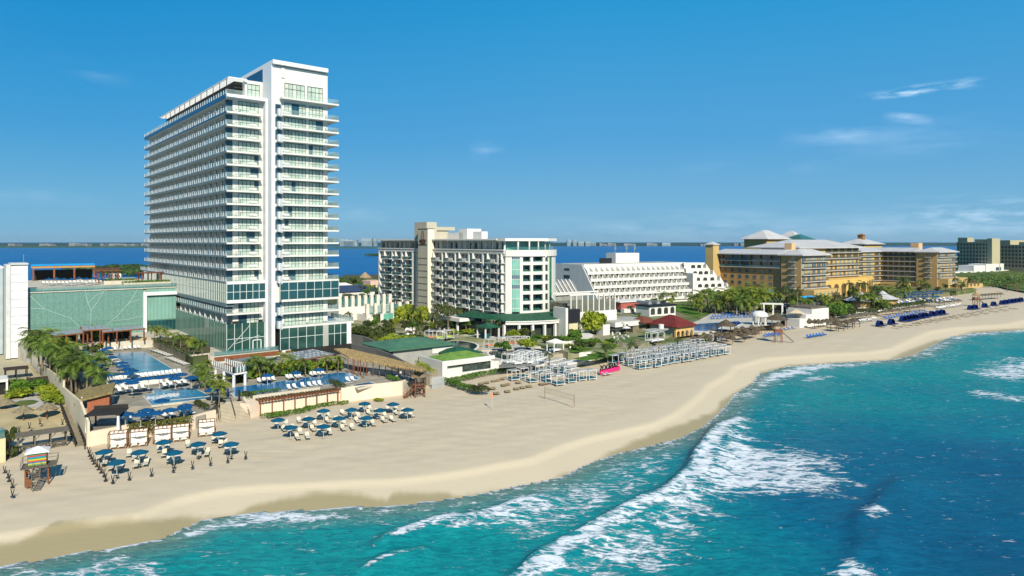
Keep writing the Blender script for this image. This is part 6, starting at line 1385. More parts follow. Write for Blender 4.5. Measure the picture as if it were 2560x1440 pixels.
for i, (ca, cb_) in enumerate(((475, 565), (590, 660), (690, 770))):
 yf, yn = S.fy(840 + ca / 4.0, 0), S.fy(840 + cb_ / 4.0, 0); wd = yf - yn
 for k in range(NF):
  z = zf - fh + k * fh
  bl = MB(); bl.m(0).box(-1.3, .62, yn, yf, z - .22, z); bl.m(1).box(.55, .58, yn + wd * .15, yn + wd * .65, z + .02, z + 2.4); bl.m(2).box(-1.28, -1.2, yn + .05, yf - .05, z + .02, z + 1.0); bl.m(3).box(-1.34, -1.18, yn, yf, z + 1.0, z + 1.08)
  bl.m(3).box(-.9, .6, yn + wd * .70, yn + wd * .74, z, z + fh - .23); bl.build('balcony', [white, openglass, MATS['green_rail_glass'], white], hr)
mb = MB(); mb.box(-.5, 1.2, YB + 1, YD, zc - .9, zc + .1); mb.box(-.7, 1.2, YB + 1, YD + .2, zc + .1, zc + .45); mb.build('cornice', white, hr)
def bow(t, off=0.0):
 """point of the bowed sea front, t from 0 to 1"""
 return (XE * t, -4 * BUL * t * (1 - t) - off)
def tpx(px):
 best, bt = 9e9, 0
 for i in range(401):
  t = i / 400; p = S.w(*bow(t)); q = 1280 + F * p.x / p.y
  if abs(q - px) < best: best, bt = abs(q - px), t
 return bt
def bowpiece(name, ta, tb, z0, z1, mat, off=0.0, th=.5, n=4, parent=None):
 mb = MB()
 for i in range(n):
  t0, t1 = ta + (tb - ta) * i / n, ta + (tb - ta) * (i + 1) / n; a, b = bow(t0, off), bow(t1, off)
  mb.add([(a[0], a[1], z0), (b[0], b[1], z0), (b[0], b[1] + th, z0), (a[0], a[1] + th, z0), (a[0], a[1], z1), (b[0], b[1], z1), (b[0], b[1] + th, z1), (a[0], a[1] + th, z1)], [(4, 5, 6, 7), (0, 1, 5, 4), (3, 2, 1, 0)] + ([(3, 0, 4, 7)] if i == 0 else []) + ([(1, 2, 6, 5)] if i == n - 1 else []))
 return mb.build(name, mat, parent or hr)
cpx = lambda c: tpx(1000 + c / 6.0)
ztop_ = zc + .3
T_ = {c: cpx(c) for c in (1585, 1680, 1800, 1845, 1960, 1995, 2145, 2180, 2220, 2240, 2275, 2335)}
T_[1585] = 0.0; T_[2335] = 1.0
bowpiece('bow_wall', 0, T_[1680], 4, ztop_ - 2, white); bowpiece('bow_wall', T_[1800], T_[1845], 4, ztop_ - 2, white); bowpiece('bow_wall', T_[1960], T_[1995], 4, ztop_ - 2, white)
bowpiece('bow_wall', T_[2145], T_[2180], 4, ztop_ - 2, white); bowpiece('bow_wall', T_[2220], T_[2240], 4, ztop_ - 2, white); bowpiece('bow_wall', T_[2275], 1.0, 4, ztop_ - 2, white)
bowpiece('bow_cornice', -.01, 1.01, ztop_ - 2, ztop_, white, .5, 1.4, 10)
g1 = bowpiece('glass_bay', T_[1680], T_[1800], zf, ztop_ - 2.02, green_l, -.1, .2, 3)
for j in range(5):
 t0 = T_[1680] + (T_[1800] - T_[1680]) * j / 4; bowpiece('mullion', t0 - .002, t0 + .002, zf, ztop_ - 2.02, white2, -.03, .06, 1, g1)
for k in range(NF):
 z = zf + k * fh
 if z + 2 > ztop_ - 2: break
 bowpiece('mullion', T_[1680], T_[1800], z + 1.0, z + 1.12, white2, -.025, .06, 3, g1)
 if k in (2, 3, 5): bowpiece('open_pane', T_[1680] + .004, T_[1800] - .004, z + 1.15, z + 2.3, openglass, -.05, .04, 3, g1)
bowpiece('glass_bay', T_[2240], T_[2275], zf - 2, ztop_ - 2.02, M('mid_green_glass', (.04, .17, .08), .15, .5, var=.3), -.1, .2, 1)
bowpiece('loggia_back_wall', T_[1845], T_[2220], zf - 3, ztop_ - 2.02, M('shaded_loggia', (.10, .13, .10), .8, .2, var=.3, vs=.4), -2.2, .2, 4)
for k in range(NF):
 z = zf - .2 + k * fh
 if z + 2 > ztop_ - 2: break
 for (ca, cb_) in ((1845, 1960), (1995, 2145), (2180, 2220)):
  bowpiece('loggia_parapet', T_[ca], T_[cb_], z - .5, z + .55, white, -.03, .25, 2); bowpiece('loggia_floor', T_[ca], T_[cb_], z - .2, z - .02, white, -.3, 2, 2)
  gq = bowpiece('loggia_rail_glass', T_[ca], T_[cb_], z + .56, z + 1.0, MATS['green_rail_glass'], -.1, .05, 2)
 bowpiece('room_glass', T_[1995] + .01, T_[2145] - .005, z + .3, z + 2.3, openglass if k % 2 else green_d, -2.1, .05, 2); bowpiece('room_glass', T_[1845] + .035, T_[1960] - .01, z + .3, z + 2.3, green_d, -2.1, .05, 1)
 bowpiece('loggia_screen_wall', T_[1845], T_[1845] + .03, z, z + 1.8, white, -1.2, .2, 1)
bowpiece('terrace_rail_glass', .0, 1.0, ztop_ + .02, ztop_ + 1.0, glassrail, .3, .05, 8)
for j in range(7): t = .02 + j * .16; bowpiece('terrace_post', t, t + .015, ztop_ + .01, zr_ - .75, white, -1.6, .35, 1)
mb = MB(); mb.box(2, XE - 1, 2.0, 2.9, ztop_, zr_ - 1); mb.build('terrace_glass', green_l, hr)
roof = MB(); N_ = 12; zlo = S.z(796, 8, -9);
gx = lambda t: (-6 + (XE + 12) * t, -4 * (BUL + 1.5) * t * (1 - t))
for i in range(N_):
 a, b = i / N_, (i + 1) / N_; A, B = gx(a), gx(b); C1, D1 = (A[0], A[1] - 7.5, zlo), (B[0], B[1] - 7.5, zlo); roof.m(0).face(C1, D1, (B[0], B[1] + 1, zf - .3), (A[0], A[1] + 1, zf - .3))
 roof.m(1).add([C1, D1, (D1[0], D1[1], zlo - 1.1), (C1[0], C1[1], zlo - 1.1)], [(3, 2, 1, 0)]); roof.m(1).add([(C1[0], C1[1] - .3, zlo - .3), (D1[0], D1[1] - .3, zlo - .3), (D1[0], D1[1], zlo - .3), (C1[0], C1[1], zlo - .3), (C1[0], C1[1] - .3, zlo), (D1[0], D1[1] - .3, zlo), (D1[0], D1[1], zlo), (C1[0], C1[1], zlo)], [(0, 1, 5, 4), (4, 5, 6, 7), (3, 2, 1, 0)])
A, B = gx(0), gx(1); roof.m(0).face((A[0] - 4, A[1] + 14, zlo + .2), (A[0], A[1] - 7.5, zlo), (A[0], A[1] + 1, zf - .3), (A[0] + 4, A[1] + 14, zf - .3)); roof.m(1).box(B[0] + .02, B[0] + 1.2, B[1] - 8, B[1] + 6, 0, zf)
roof.m(1).box(-12, -5.8, 8, 26, zlo - 1.2, zlo - .2)
roof.build('restaurant_roof', [greenroof, white], hr)
each('column', [(gx(i / 9)[0] - .35, gx(i / 9)[0] + .35, gx(i / 9)[1] - 7.2, gx(i / 9)[1] - 6.5, -.5, zlo - 1.12) for i in range(10)] + [(-11.5, -10.9, y, y + .6, -.5, zlo - 1.22) for y in (10, 15, 20, 25)], white, hr)
mb = MB(); mb.prism([(gx(i / 8)[0], gx(i / 8)[1] - 5.2) for i in range(9)] + [(XE + 5, 8), (-6, 26), (-8, 20)], -.5, zlo - 1.15); o = mb.build('restaurant_glass', M('dark_restaurant', (.03, .04, .035), .15, .6, var=.5, vs=.3), hr)
mb = MB()
for i in range(26):
 t = .48 + i * .02; A = gx(t); mb.box(A[0] - .035, A[0] + .035, A[1] - 5.4, A[1] - 5.3, 0, zlo - 1.15)
for z in (.6, 1.2, 1.8):
 for i in range(12): A, B = gx(.48 + i * .0417), gx(.48 + (i + 1) * .0417); mb.beam((A[0], A[1] - 5.35, z), (B[0], B[1] - 5.35, z), .05)
mb.build('mullion', white2, o)
mb = MB(); mb.prism([(gx(i / 8)[0], gx(i / 8)[1] - 9.5) for i in range(9)] + [(XE + 6, 2), (-12, 26), (-14, 12)], -2.5, -.0); mb.build('terrace_base', white, hr)
gl_ = [z7(*p) for p in ((570, 748), (700, 728), (840, 700), (980, 672), (1120, 650), (1270, 632), (1420, 608), (1560, 598), (1690, 585), (1960, 540), (2140, 552), (2330, 520), (2480, 490))] + [y3(*p) for p in ((170, 640), (300, 590), (430, 560), (560, 545), (690, 520), (820, 490), (900, 480), (1050, 430))]
P = [G(x, y, 2.1) + V * .45 + U * .1 for x, y in gl_] + [T.w(170, 60), T.w(30, 75), T.w(26, 14)]
mb = MB(); mb.prism([p[:2] for p in P], 1.0, 4.2); structure(mb, 'garden_ground', M('garden_paving', (.38, .34, .24), .9, .1, var=.2, vs=.25))
P = [G(x, y, 4.98) for x, y in ((900, 850), (1000, 850), (1120, 845), (1230, 850), (1340, 860), (1420, 880), (1560, 872), (1640, 850), (1700, 830))] + [S.w(150, 60), S.w(-10, 95), S.w(-60, 70)]
mb = MB(); mb.prism([p[:2] for p in P], 1.1, 4.98); structure(mb, 'upper_garden_ground', M('upper_paving', (.33, .29, .20), .9, .1, vs=.11, col2=(.085, .135, .035)))
def lawn(pts, z, conv=z7): return flat('lawn', [conv(*p) for p in pts], z, lawnm, .03)
lawn([(690, 170), (800, 150), (940, 180), (930, 240), (740, 250), (680, 210)], 5.06); lawn([(1490, 270), (1640, 250), (1900, 240), (1900, 290), (1640, 300), (1500, 310)], 5.05)
lawn([(1940, 400), (2080, 380), (2200, 420), (2050, 440), (1960, 440)], 5.03); lawn([(2060, 450), (2230, 430), (2500, 420), (2540, 440), (2290, 470), (2100, 465)], 4.25); lawn([(2080, 300), (2200, 290), (2300, 330), (2180, 345)], 5.05)
lawn([(1990, 515), (2140, 485), (2330, 470), (2560, 430), (2560, 462), (2330, 505), (2150, 535)], 4.24); lawn([(1960, 430), (2300, 395), (2560, 400), (2560, 420), (2300, 440), (2100, 465)], 4.99 - .74); lawn([(660, 100), (1000, 110), (1000, 160), (800, 150), (660, 130)], 5.04)
lawn([(1680, 780 - 620), (1690, 160), (1700, 175)], 5.03) if False else None
def ell(cx, cy, rx, ry, n=22, conv=z7, wv=.0): return [conv(cx + rx * math.cos(6.283 * k / n) * (1 + wv * math.sin(3 * 6.283 * k / n)), cy - ry * math.sin(6.283 * k / n)) for k in range(n)]
pool(ell(700, 390, 235, 70, 22, z7, .1), 4.98, pw_dark, .6, white)
pool(ell(1400, 462, 330, 72, 26, z7, .05), 4.3, pw_dark, .6, white)
cw = [(560, 748), (700, 728), (840, 700), (980, 672), (1120, 650), (1270, 632), (1420, 608), (1560, 598), (1690, 585)]
gwall('curved_wall', 'long white curved wall between the green roofed restaurant and the beach', [(*z7(*p), 2.1) for p in cw], 1.4, 4.45, .5, white)
gwall('curved_wall', 'white curved wall edging the lawn above the pink sign', [(*z7(*p), 2.2) for p in ((1960, 548), (2140, 552), (2330, 520), (2480, 490))] + [(*y3(*p), 2.2) for p in ((170, 640), (300, 590), (430, 560), (560, 545), (690, 520), (820, 490), (900, 480))], 1.4, 4.75, .5, white)
gwall('garden_step_wall', 'low white wall curving round the garden above the pools', [(*z7(*p), 5.0) for p in ((1790, 345), (1950, 350), (2110, 335))], 4.9, 5.7, .4, white)
for j, (ya, k_) in enumerate(((560, 0), (545, .3), (530, .6))):
 flat('curved_steps', [z7(1720, ya + 25), z7(1850, ya + 22), z7(2000, ya - 5), z7(2130, ya), z7(2010, ya + 30), z7(1850, ya + 45), z7(1740, ya + 45)], 2.5 + k_ * 1.5, white, .4)
hedge('beach_hedge', 'long clipped green hedge along the foot of the white curved wall', [z7(*p) for p in ((640, 790), (800, 765), (950, 730), (1100, 700), (1270, 675))], 2, 1.0, 1.5, 3200, .16, bushgreen, 12)
hedge('beach_hedge', 'dark hedge running out onto the sand from the gate', [z7(*p) for p in ((590, 810), (680, 825), (780, 860), (850, 885))], 2, 1.1, 1.6, 1800, .17, bushgreen, 13)
hedge('beach_hedge', 'rounded hedge end furthest out on the sand', [z7(*p) for p in ((890, 905), (1000, 915))], 2, 1.3, 1.9, 1400, .17, bushdark, 14)
hedge('beach_hedge', 'bushy lime hedge in the dark strip beside the side walls', [z7(*p) for p in ((160, 520), (240, 570), (330, 620), (420, 690))], 3.5, 1.3, 1.6, 1500, .18, bushlime, 15)
GR = Fr(G(1106, 951, 2.0), 37)
gr = GR.root('green_roofed_restaurant', 'low white restaurant with green hipped roofs and a long glass sea front', 'restaurant')
xe = GR.fx(1237, 0); zt2 = GR.z(914, 0, 0); dz = 11
mb = MB(); mb.box(0, 1.3, 0, dz, 0, zt2); mb.box(1.3, xe, 0, .5, 0, 1.2); mb.box(xe - 1, xe, .51, dz, 0, zt2); mb.box(1.31, xe - 1.01, 0.02, .5, zt2 - .3, zt2 - .01); mb.box(-.01, xe, -.02, .4, zt2, zt2 + .9); mb.box(0, .4, .41, dz, zt2, zt2 + .9); mb.build('wall', white, gr)
mb = MB(); mb.box(1.3, xe - 1, .55, .6, 1.2, zt2 - .3); o = mb.build('sea_glass', M('bar_glass', (.05, .065, .05), .1, .6, var=.7, vs=.9), gr)
mb = MB()
for i in range(12): x = 1.3 + (xe - 2.3) * i / 11; mb.box(x - .05, x + .05, .40, .548, 1.2, zt2 - .3)
mb.build('mullion', darkmull, o)
mb = MB(); mb.m(0).hip(.45, xe - .1, .45, 10, zt2 + .4, zt2 + 1.9); mb.build('roof', limeroof, gr)
mb = MB(); mb.hip(6, xe + .3, 5.5, 14, zt2 + 1.0, zt2 + 2.3); mb.build('roof', greenroof, gr)
gr2 = Fr(G(*z7(440, 560), 4.0), 37); g2 = gr2.root('green_roofed_restaurant', 'grey sided pavilion with a pale green hipped roof next to the dark side walls', 'restaurant')
mb = MB(); mb.box(-10.5, 6, .3, 14, -1.5, 4.2); mb.build('wall', M('shade_grey_wall', (.30, .30, .27), .85, .2, var=.1), g2); mb = MB(); mb.hip(-12, 7, -.7, 15, 4.2, 5.7); mb.build('roof', greenmem, g2)
mb = MB(); mb.box(.2, 6.2, .1, .28, 2.2, 4.1); mb.build('fascia', white, g2)
gz = shed('green_gazebo', 'open white gazebo with a green hipped roof beside the dark pool', 'gazebo', G(*z7(1060, 285), 5.0), S.a, 5.0, 4.0, 3.2, white, white, 2, 2, .2, .2, 0, False, .2)
mb = MB(); mb.hip(-3.0, 3.0, -2.5, 2.5, 3.42, 4.6); mb.build('roof_tile', greenroof, gz); mb = MB(); mb.box(-1.8, 0, -.8, 1.5, 0, 1.3); mb.build('bar_counter', tealcush, gz)
for i, (p, o_) in enumerate((((425, 300), 1), ((512, 300), 2), ((620, 290), 2))): (DB_O if o_ == 1 else DB_L).put(G(*z7(*p), 5.0), S.a, 'white framed daybed with %s cushions, %s from the palms beside the dark round pool' % (('', 'orange', 'lime')[o_], nth(i)), 'coloured daybeds round the dark pools', 1.15)
for i, p in enumerate(((1080, 390), (1188, 375), (1282, 365), (1366, 360), (1456, 362))): DB_O.put(G(*z7(*p), 4.6), S.a, 'white framed daybed with orange cushions between the dark pools, %s from the gazebo' % nth(i), 'coloured daybeds round the dark pools', 1.1)
flat('pool_terrace', [z7(*p) for p in ((980, 420), (1000, 380), (1080, 350), (1500, 340), (1650, 380), (1500, 400), (1150, 420))], 4.62, paver, .5)
for i, p in enumerate(((1275, 560), (1330, 555), (1370, 575), (1400, 530), (1430, 560), (1470, 530), (1500, 565), (1540, 545), (1590, 530), (1440, 515), (1560, 520), (1610, 555))): DB_W.put(G(*z7(*p), 4.3), S.a + rnd.uniform(-.1, .1), 'open white daybed frame on the terrace above the curved wall, %s from the restaurant' % nth(i), 'open white daybeds above the curved wall', 1.05)
flat('daybed_terrace', [z7(*p) for p in ((1180, 610), (1230, 540), (1400, 515), (1620, 510), (1680, 560), (1500, 590))], 4.29, darkwall, .2)
tt = thing('white_tent', 'white draped tent with four legs at the end of the oval dark pool', 'tent', G(*z7(1800, 430), 4.6), S.a, None); mb = MB(); mb.hip(-1.9, 1.9, -1.6, 1.6, 2.5, 3.3, None, .2); mb.build('canopy', whitecloth, tt); mb = MB()
for x in (-1.7, 1.7):
 for y in (-1.4, 1.4): mb.box(x - .12, x + .12, y - .12, y + .12, 0, 2.3)
mb.box(-1.3, 1.3, -1, 1, .2, .6); mb.build('frame', white2, tt)
ig = thing('wicker_dome', 'dome', 'dome'); mb = MB()
for k in range(10): a = k * .628; mb.tube([(1.25 * math.cos(a) * math.cos(e), 1.25 * math.sin(a) * math.cos(e), 1.5 * math.sin(e) + .05) for e in (0, .4, .8, 1.2, 1.57)], .05, 4)
for e in (.25, .6, .95, 1.25): mb.tube([(1.25 * math.cos(e) * math.cos(a), 1.25 * math.cos(e) * math.sin(a), 1.5 * math.sin(e) + .05) for a in (k * .628 for k in range(11))], .04, 4, False)
mb.build('wicker_lattice', M('wicker', (.20, .18, .12), .9, .1), ig); mb = MB(); mb.cone((0, 0), 1.05, .1, .3, 1.25, 10); mb.build('inner_seat', M('wicker_inner', (.16, .15, .10), .9, .1), ig); igp = Pool(ig)
for p, n_ in zip((z7(385, 205), z7(620, 190), z7(60, 185), y3(195, 535), y3(390, 530)), ('beneath the lime trees by the row of coloured daybeds', 'on the mound behind the coloured daybeds', 'among the white shells near the tower', 'on the lawn under the restaurant terrace, nearer the round tree', 'on the lawn under the restaurant terrace, nearer the beach')): igp.put(G(*p, 5.0), 0, 'brown wicker dome seat %s' % n_, 'wicker domes in the garden', 1.1)
for i, p in enumerate(((170, 210), (220, 200), (250, 240), (180, 270), (420, 225), (540, 185), (600, 205))):
 t = thing('white_boulder', 'white sculpted rock in the garden between tower and gazebo, %s along the path' % nth(i), 'rock', G(*z7(*p), 5.0), rnd.uniform(0, 6), 'white sculpted rocks'); mb = MB(); n = 9
 mb.cone((0, 0), 1.6, -.1, 1.0, .7, n, .25); mb.cone((.2, .1), 1.0, .68, .3, 1.1, n, .2); mb.build('rock_body', white, t, True)
CL = Fr(G(*z6(320, 1060), 5.0), 39); cl2 = CL.root('colonnade_house', 'white garden building with a rooftop row of square columns and glass screens', 'building')
zA = CL.z(z6(0, 990)[1], 0, 0); xr = CL.fx(z6(720, 0)[0], 0); xl = CL.fx(z6(-20, 0)[0], 12)
mb = MB(); mb.box(-.5, xr + .5, 0, 10, 0, zA); mb.box(xl, xr - 3, 8.01, 22, 0, CL.z(z6(0, 915)[1], -8, 10)); mb.build('wall', white, cl2)
zB = CL.z(z6(0, 915)[1], -8, 10); xq = lambda i: xl + .6 + i * (xr - 3 - xl) / 8.2
each('column', [(i * xr / 5 - .6, i * xr / 5 + .6, .1, 1.3, zA, zA + 4.0) for i in range(6)] + [(xq(i) - .6, xq(i) + .6, 8.2, 9.4, zB, zB + 4.0) for i in range(9)], M('cream_white', (.62, .58, .50), .8, .2), cl2)
mb = MB(); mb.box(0, xr, .6, .66, zA + .2, zA + 3.2); mb.box(xl + .5, xr - 4, 8.8, 8.86, zB + .2, zB + 3.2); mb.build('glass_screen', glassrail, cl2)
mb = MB(); mb.box(xr * .38, xr * .62, -.08, -.003, .4, 2.6); mb.build('window_pane', green_l, cl2); mb = MB(); mb.box(xr * .2, xr * .3, -.06, -.003, 0, 2.6); mb.build('door', dark, cl2)
sk = thing('green_skylight', 'low green glass skylight roof behind the columns', 'skylight', CL.w(-2, 14, zB + .1), CL.a); mb = MB(); mb.hip(0, 16, 0, 9, .3, 1.6); mb.build('glass_roof', greenmem, sk)
g1l = [(1340, 750), (1440, 722), (1540, 772), (1600, 690), (1680, 742), (1712, 782), (1760, 705), (1832, 802), (1962, 775), (1910, 695), (2075, 752), (2185, 742), (1560, 660), (1640, 650), (1700, 640), (1760, 632), (1840, 660), (1990, 720), (1850, 610), (1920, 640)]
for i, p in enumerate(g1l): DB_T.put(G(*z7(*p), 2.1), S.a - R(8), 'white canopied beach daybed with a teal mattress below the curved wall, %s from the hedge' % nth(i), 'white daybeds on the beach', 1.12)
k = 0
for r_, (a, b, n) in enumerate((((430, 775), (1340, 612), 13), ((300, 735), (1290, 590), 14), ((130, 715), (1190, 572), 15), ((200, 680), (1080, 560), 11), ((540, 630), (1050, 530), 8))):
 for i in range(n):
  q = i / (n - 1); DB_T.put(G(*y3(a[0] + (b[0] - a[0]) * q + rnd.uniform(-12, 12), a[1] + (b[1] - a[1]) * q + rnd.uniform(-5, 5)), 2.1), S.a - R(8) + rnd.uniform(-.06, .06),
   'white canopied beach daybed beyond the pink sign, %s in the %s file from the sea' % (nth(i), nth(r_)), 'white daybeds on the beach', 1.05)
for i, p in enumerate(((880, 828), (970, 803), (1030, 790), (1100, 853), (1110, 773), (1150, 765), (1140, 908), (1220, 818), (1260, 808), (1200, 748), (1260, 888), (1360, 858), (1380, 788), (1430, 845), (1500, 832), (1640, 805), (1690, 795))):
 for j in range(2): LT.put(G(*z7(p[0] + j * 26, p[1] - j * 3), 2.05), S.a - R(30), 'low straw lounger on the sand before the hedge, %s pair, %s of it' % (nth(i), ('hedge side', 'sea side')[j]), 'low straw loungers')
for i, p in enumerate(((2345, 702), (2390, 697))): LB.put(G(*z7(*p), 2.1), S.a + R(95), 'white lounger before the pink sign, the one %s' % ('under the middle letters', 'under the flower')[i], 'white loungers by the pink sign')
p0, p1 = G(*z7(2295, 690), 2.1), G(*z7(2512, 638), 2.1); srz = math.atan2((p1 - p0).y, (p1 - p0).x); sl_ = (p1 - p0).length
sg = thing('letter_sign', 'pink beach sign whose cut out letters read backwards from the sea side', 'sign', p0, srz)
mb = MB(); mb.box(0, sl_, -.15, .15, 0, .85); mb.box(0, sl_, .12, .2, .85, 1.1); mb.build('base_board', pink, sg)
o = text('SANDOS', 1.95, black, sg, Matrix.Translation((sl_ * .46, -.02, .75)) @ Matrix(((-1, 0, 0, 0), (0, 0, .6, 0), (0, 1, 0, 0), (0, 0, 0, 1))), .16)
mb = MB()
for k in range(6): a = k * 1.047; mb.tube([(sl_ - .55 + .28 * math.cos(a), 0, 1.75 + .28 * math.sin(a)), (sl_ - .55 + .42 * math.cos(a), 0, 1.75 + .42 * math.sin(a))], [.2, .12], 6)
mb.build('flower_emblem', pink, sg)
vn = thing('volleyball_net', 'beach volleyball net between two thin poles on open sand', 'net', G(1362, 996.5, 2.1)); v2 = G(1435.6, 1018, 2.1) - Vector(vn.location)
for p in (Vector((0, 0, 0)), v2): MB().tube([p, p + Vector((0, 0, 2.3))], .05, 5).build('pole', wood, vn)
mb = MB(); zz = Vector((0, 0, 1))
for k in range(7): mb.beam(zz * (1.3 + .16 * k), v2 + zz * (1.3 + .16 * k), .012 if k not in (0, 6) else .04)
for k in range(40): p = v2 * (k / 39); mb.beam(p + zz * 1.3, p + zz * 2.26, .01)
mb.build('net_mesh', M('net_cord', (.25, .22, .15), .9, .1), vn)
bp2 = thing('beach_marker', 'thin marker pole with a small cloth standing on open sand', 'pole', G(*z7(1103, 1065), 2.05)); MB().tube([(0, 0, 0), (0, 0, 3.0)], .05, 5).build('pole', pooltile, bp2); mb = MB(); mb.box(-.2, .2, -.03, .03, 2.1, 2.9); mb.build('cloth', orange, bp2)
for i, (x, y, k, s_, lab) in enumerate(((760, 1020 // 1, 0, 1, ''),)): pass
for (c, pt_, z, s_, lab) in (('dome', y8(2430, 990), 5.0, (4.6, 4.6, 5.4), 'big round lime tree clipped to a ball before the blank white wall'),
        ('dome', z6(690, 1075), 5.0, (4.0, 4.0, 5.0), 'rounded lime tree beside the foot of the signed tower, the larger'), ('dome', z6(840, 1090), 5.0, (3.6, 3.6, 4.8), 'rounded lime tree beside the foot of the signed tower, the smaller')):
 bush(G(*pt_, z), c, lab, None, s_)
for i, (x, y, k, sx_) in enumerate(((1000, 1180, 'green', 2.0), (1395, 1170, 'lime', 2.4), (1450, 930, 'lime', 3.0), (1540, 930, 'lime', 3.2), (1610, 925, 'lime', 3.0), (1730, 905, 'lime', 3.0), (1830, 905, 'lime', 3.2), (1920, 900, 'lime', 2.8), (2040, 920, 'dark', 2.6), (1130, 960, 'dark', 2.6), (1180, 1000, 'lime', 2.2), (1280, 980, 'dark', 3.0), (1340, 950, 'dark', 3.0))):
 bush(G(*y8(x, y + 60), 5.0), k, 'bush in the bed before the curved restaurant, %s along it' % nth(i), 'bushes before the curved restaurant', (sx_, sx_, sx_ * .95))
for i, (x, y, k, sx_) in enumerate(((1800, 1080, 'dark', 1.6), (1880, 1090, 'dark', 1.7), (1960, 1080, 'green', 1.7), (2050, 1085, 'green', 1.8), (2140, 1090, 'green', 1.5), (1720, 1110, 'dark', 1.4), (2100, 1000, 'green', 2.6), (2190, 1030, 'green', 2.2), (2280, 1170, 'dark', 1.6), (2200, 1220, 'green', 1.4))):
 bush(G(*y8(x, y + 25), 5.0), k, 'low shrub on the terraces beside the oval pool, %s towards the terraced hotel' % nth(i), 'low shrubs beside the oval pool', (sx_, sx_, sx_ * .8))
for i, (x, y, k, sx_) in enumerate(((600, 1270, 'lime', 3.0), (700, 1290, 'lime', 3.0), (520, 1290, 'lime', 2.6), (780, 1280, 'lime', 2.4), (330, 1190, 'dark', 3.0), (420, 1220, 'dark', 3.4), (480, 1190, 'dark', 3.2), (380, 1260, 'dark', 2.8), (240, 1180, 'dark', 3.0), (820, 1230, 'dark', 2.0))):
 bush(G(*z6(x, y + 30), 5.0), k, 'bush in the thick planting behind the dark side walls, %s of the planting' % nth(i), 'bushes behind the dark side walls', (sx_, sx_, sx_))
for i in range(34):
 x, y = rnd.choice(((rnd.uniform(640, 1000), rnd.uniform(150, 260)), (rnd.uniform(1500, 1960), rnd.uniform(270, 340)), (rnd.uniform(1950, 2500), rnd.uniform(300, 460)), (rnd.uniform(20, 330), rnd.uniform(240, 330)))); s_ = rnd.uniform(.8, 1.9)
 bush(G(*z7(x, y), 5.0 if y < 400 else 4.3), rnd.choice(('green', 'dark', 'lime', 'green')), 'scattered shrub on the hotel lawns between the pools and the white wall', 'scattered shrubs on the hotel lawns', (s_, s_, s_ * .8))
pl_ = [(860, 900, 930), (760, 920, 980), (1000, 900, 980), (1060, 930, 1010), (1100, 960, 1030), (960, 960, 1030), (1190, 920, 1060), (1335, 950, 1100), (1660, 1030, 1190), (140, 960, 1060), (300, 1040, 1130), (400, 1040, 1060), (260, 1090, 1180), (500, 1150, 1250), (1120, 900, 960), (1030, 880, 960)]
for i, (x, yt, yb) in enumerate(pl_):
 b_ = G(*z6(x, max(yb + 20, 1120 + (i % 3) * 25) if 700 < x < 1250 else yb + 20), 5.0); hp = at(*z6(x, yt), b_.y).z - 5.0; kd = 5 if hp > 7 else 4
 palm(b_, kd if i != 0 else 3, 'garden palm between the tower and the curved hotel, %s from the side walls' % nth(i), 'palms before the curved hotel', max(.6, hp / (8.2 if kd == 5 else 6.0)))
for i, (x, yt, yb) in enumerate(((2030, 330, 440), (2360, 370, 480), (1740, 480, 590), (1550, 200, 310), (1240, 100, 260), (290, 130, 280))):
 b_ = G(*z7(x, yb), 4.3); hp = max(3, at(*z7(x, yt), b_.y).z - 4.3); palm(b_, 4, 'single slim palm on the lawns by the oval pool, %s towards the beach daybeds' % nth(i), 'slim palms by the oval pool', hp / 6.0)
for i, (x, yt, yb) in enumerate(((275, 290, 420), (320, 490, 650), (70, 540, 660), (410, 190, 260), (330, 100, 210), (825, 480, 560))):
 b_ = G(*y3(x, yb), 4.4); hp = max(3, at(*y3(x, yt), b_.y).z - 4.4); palm(b_, 4, 'dark palm near the red roofed restaurant, %s of the scattered ones' % nth(i), 'palms near the red roofed restaurant', hp / 6.0)
KB = G(1498, 757, 6.0)
K = Fr(KB, 30.0)
kr = K.root('terraced_hotel', 'white terraced hotel with sloping front and rows of arched windows', 'hotel')
KW = K.fx(1742, 0); fk = 3.2; NR = 6
step = 2.3
zk0 = K.z(752, 0, 0) - .4
arch_m = M('dark_arch_window', (.035, .038, .030), .3, .5, var=.4, vs=.5)
def arch_pts(x, z, w_, h_, n=5):
 p = [(x - w_ / 2, z), (x + w_ / 2, z)]
 for i in range(n + 1): a = math.pi * i / n; p.append((x + w_ / 2 * math.cos(a), z + h_ - w_ * .32 + w_ * .32 * math.sin(a)))
 return p
ytop = step * (NR - 1)
mb = MB(); mb.add([(-.4, -.2, -2), (-.4, 46, -2), (-.4, 46, zk0 + fk * (NR - 1) + .6), (-.4, ytop + 1.6, zk0 + fk * (NR - 1) + .6), (-.4, -.2, zk0 - .2), (0, -.2, -2), (0, 46, -2), (0, 46, zk0 + fk * (NR - 1) + .6), (0, ytop + 1.6, zk0 + fk * (NR - 1) + .6), (0, -.2, zk0 - .2)],
     [(0, 4, 3, 2, 1), (5, 6, 7, 8, 9), (0, 5, 9, 4), (4, 9, 8, 3), (3, 8, 7, 2)]); o = mb.build('end_wall', M('end_wall_grey', (.62, .62, .57), .85, .2, var=.08, vs=.3), kr)
mb = MB(); yy = lambda px: K.fy(px, -.4)
for (pa, pb, ya, yb_) in ((1423.5, 1411.5, 671, 676), (1424.5, 1410, 688, 696), (1433, 1401, 705, 712)): mb.box(-.5, -.403, yy(pa), yy(pb), K.z(yb_, -.4, yy(pa)), K.z(ya, -.4, yy(pa)))
mb.build('end_window_pane', arch_m, o)
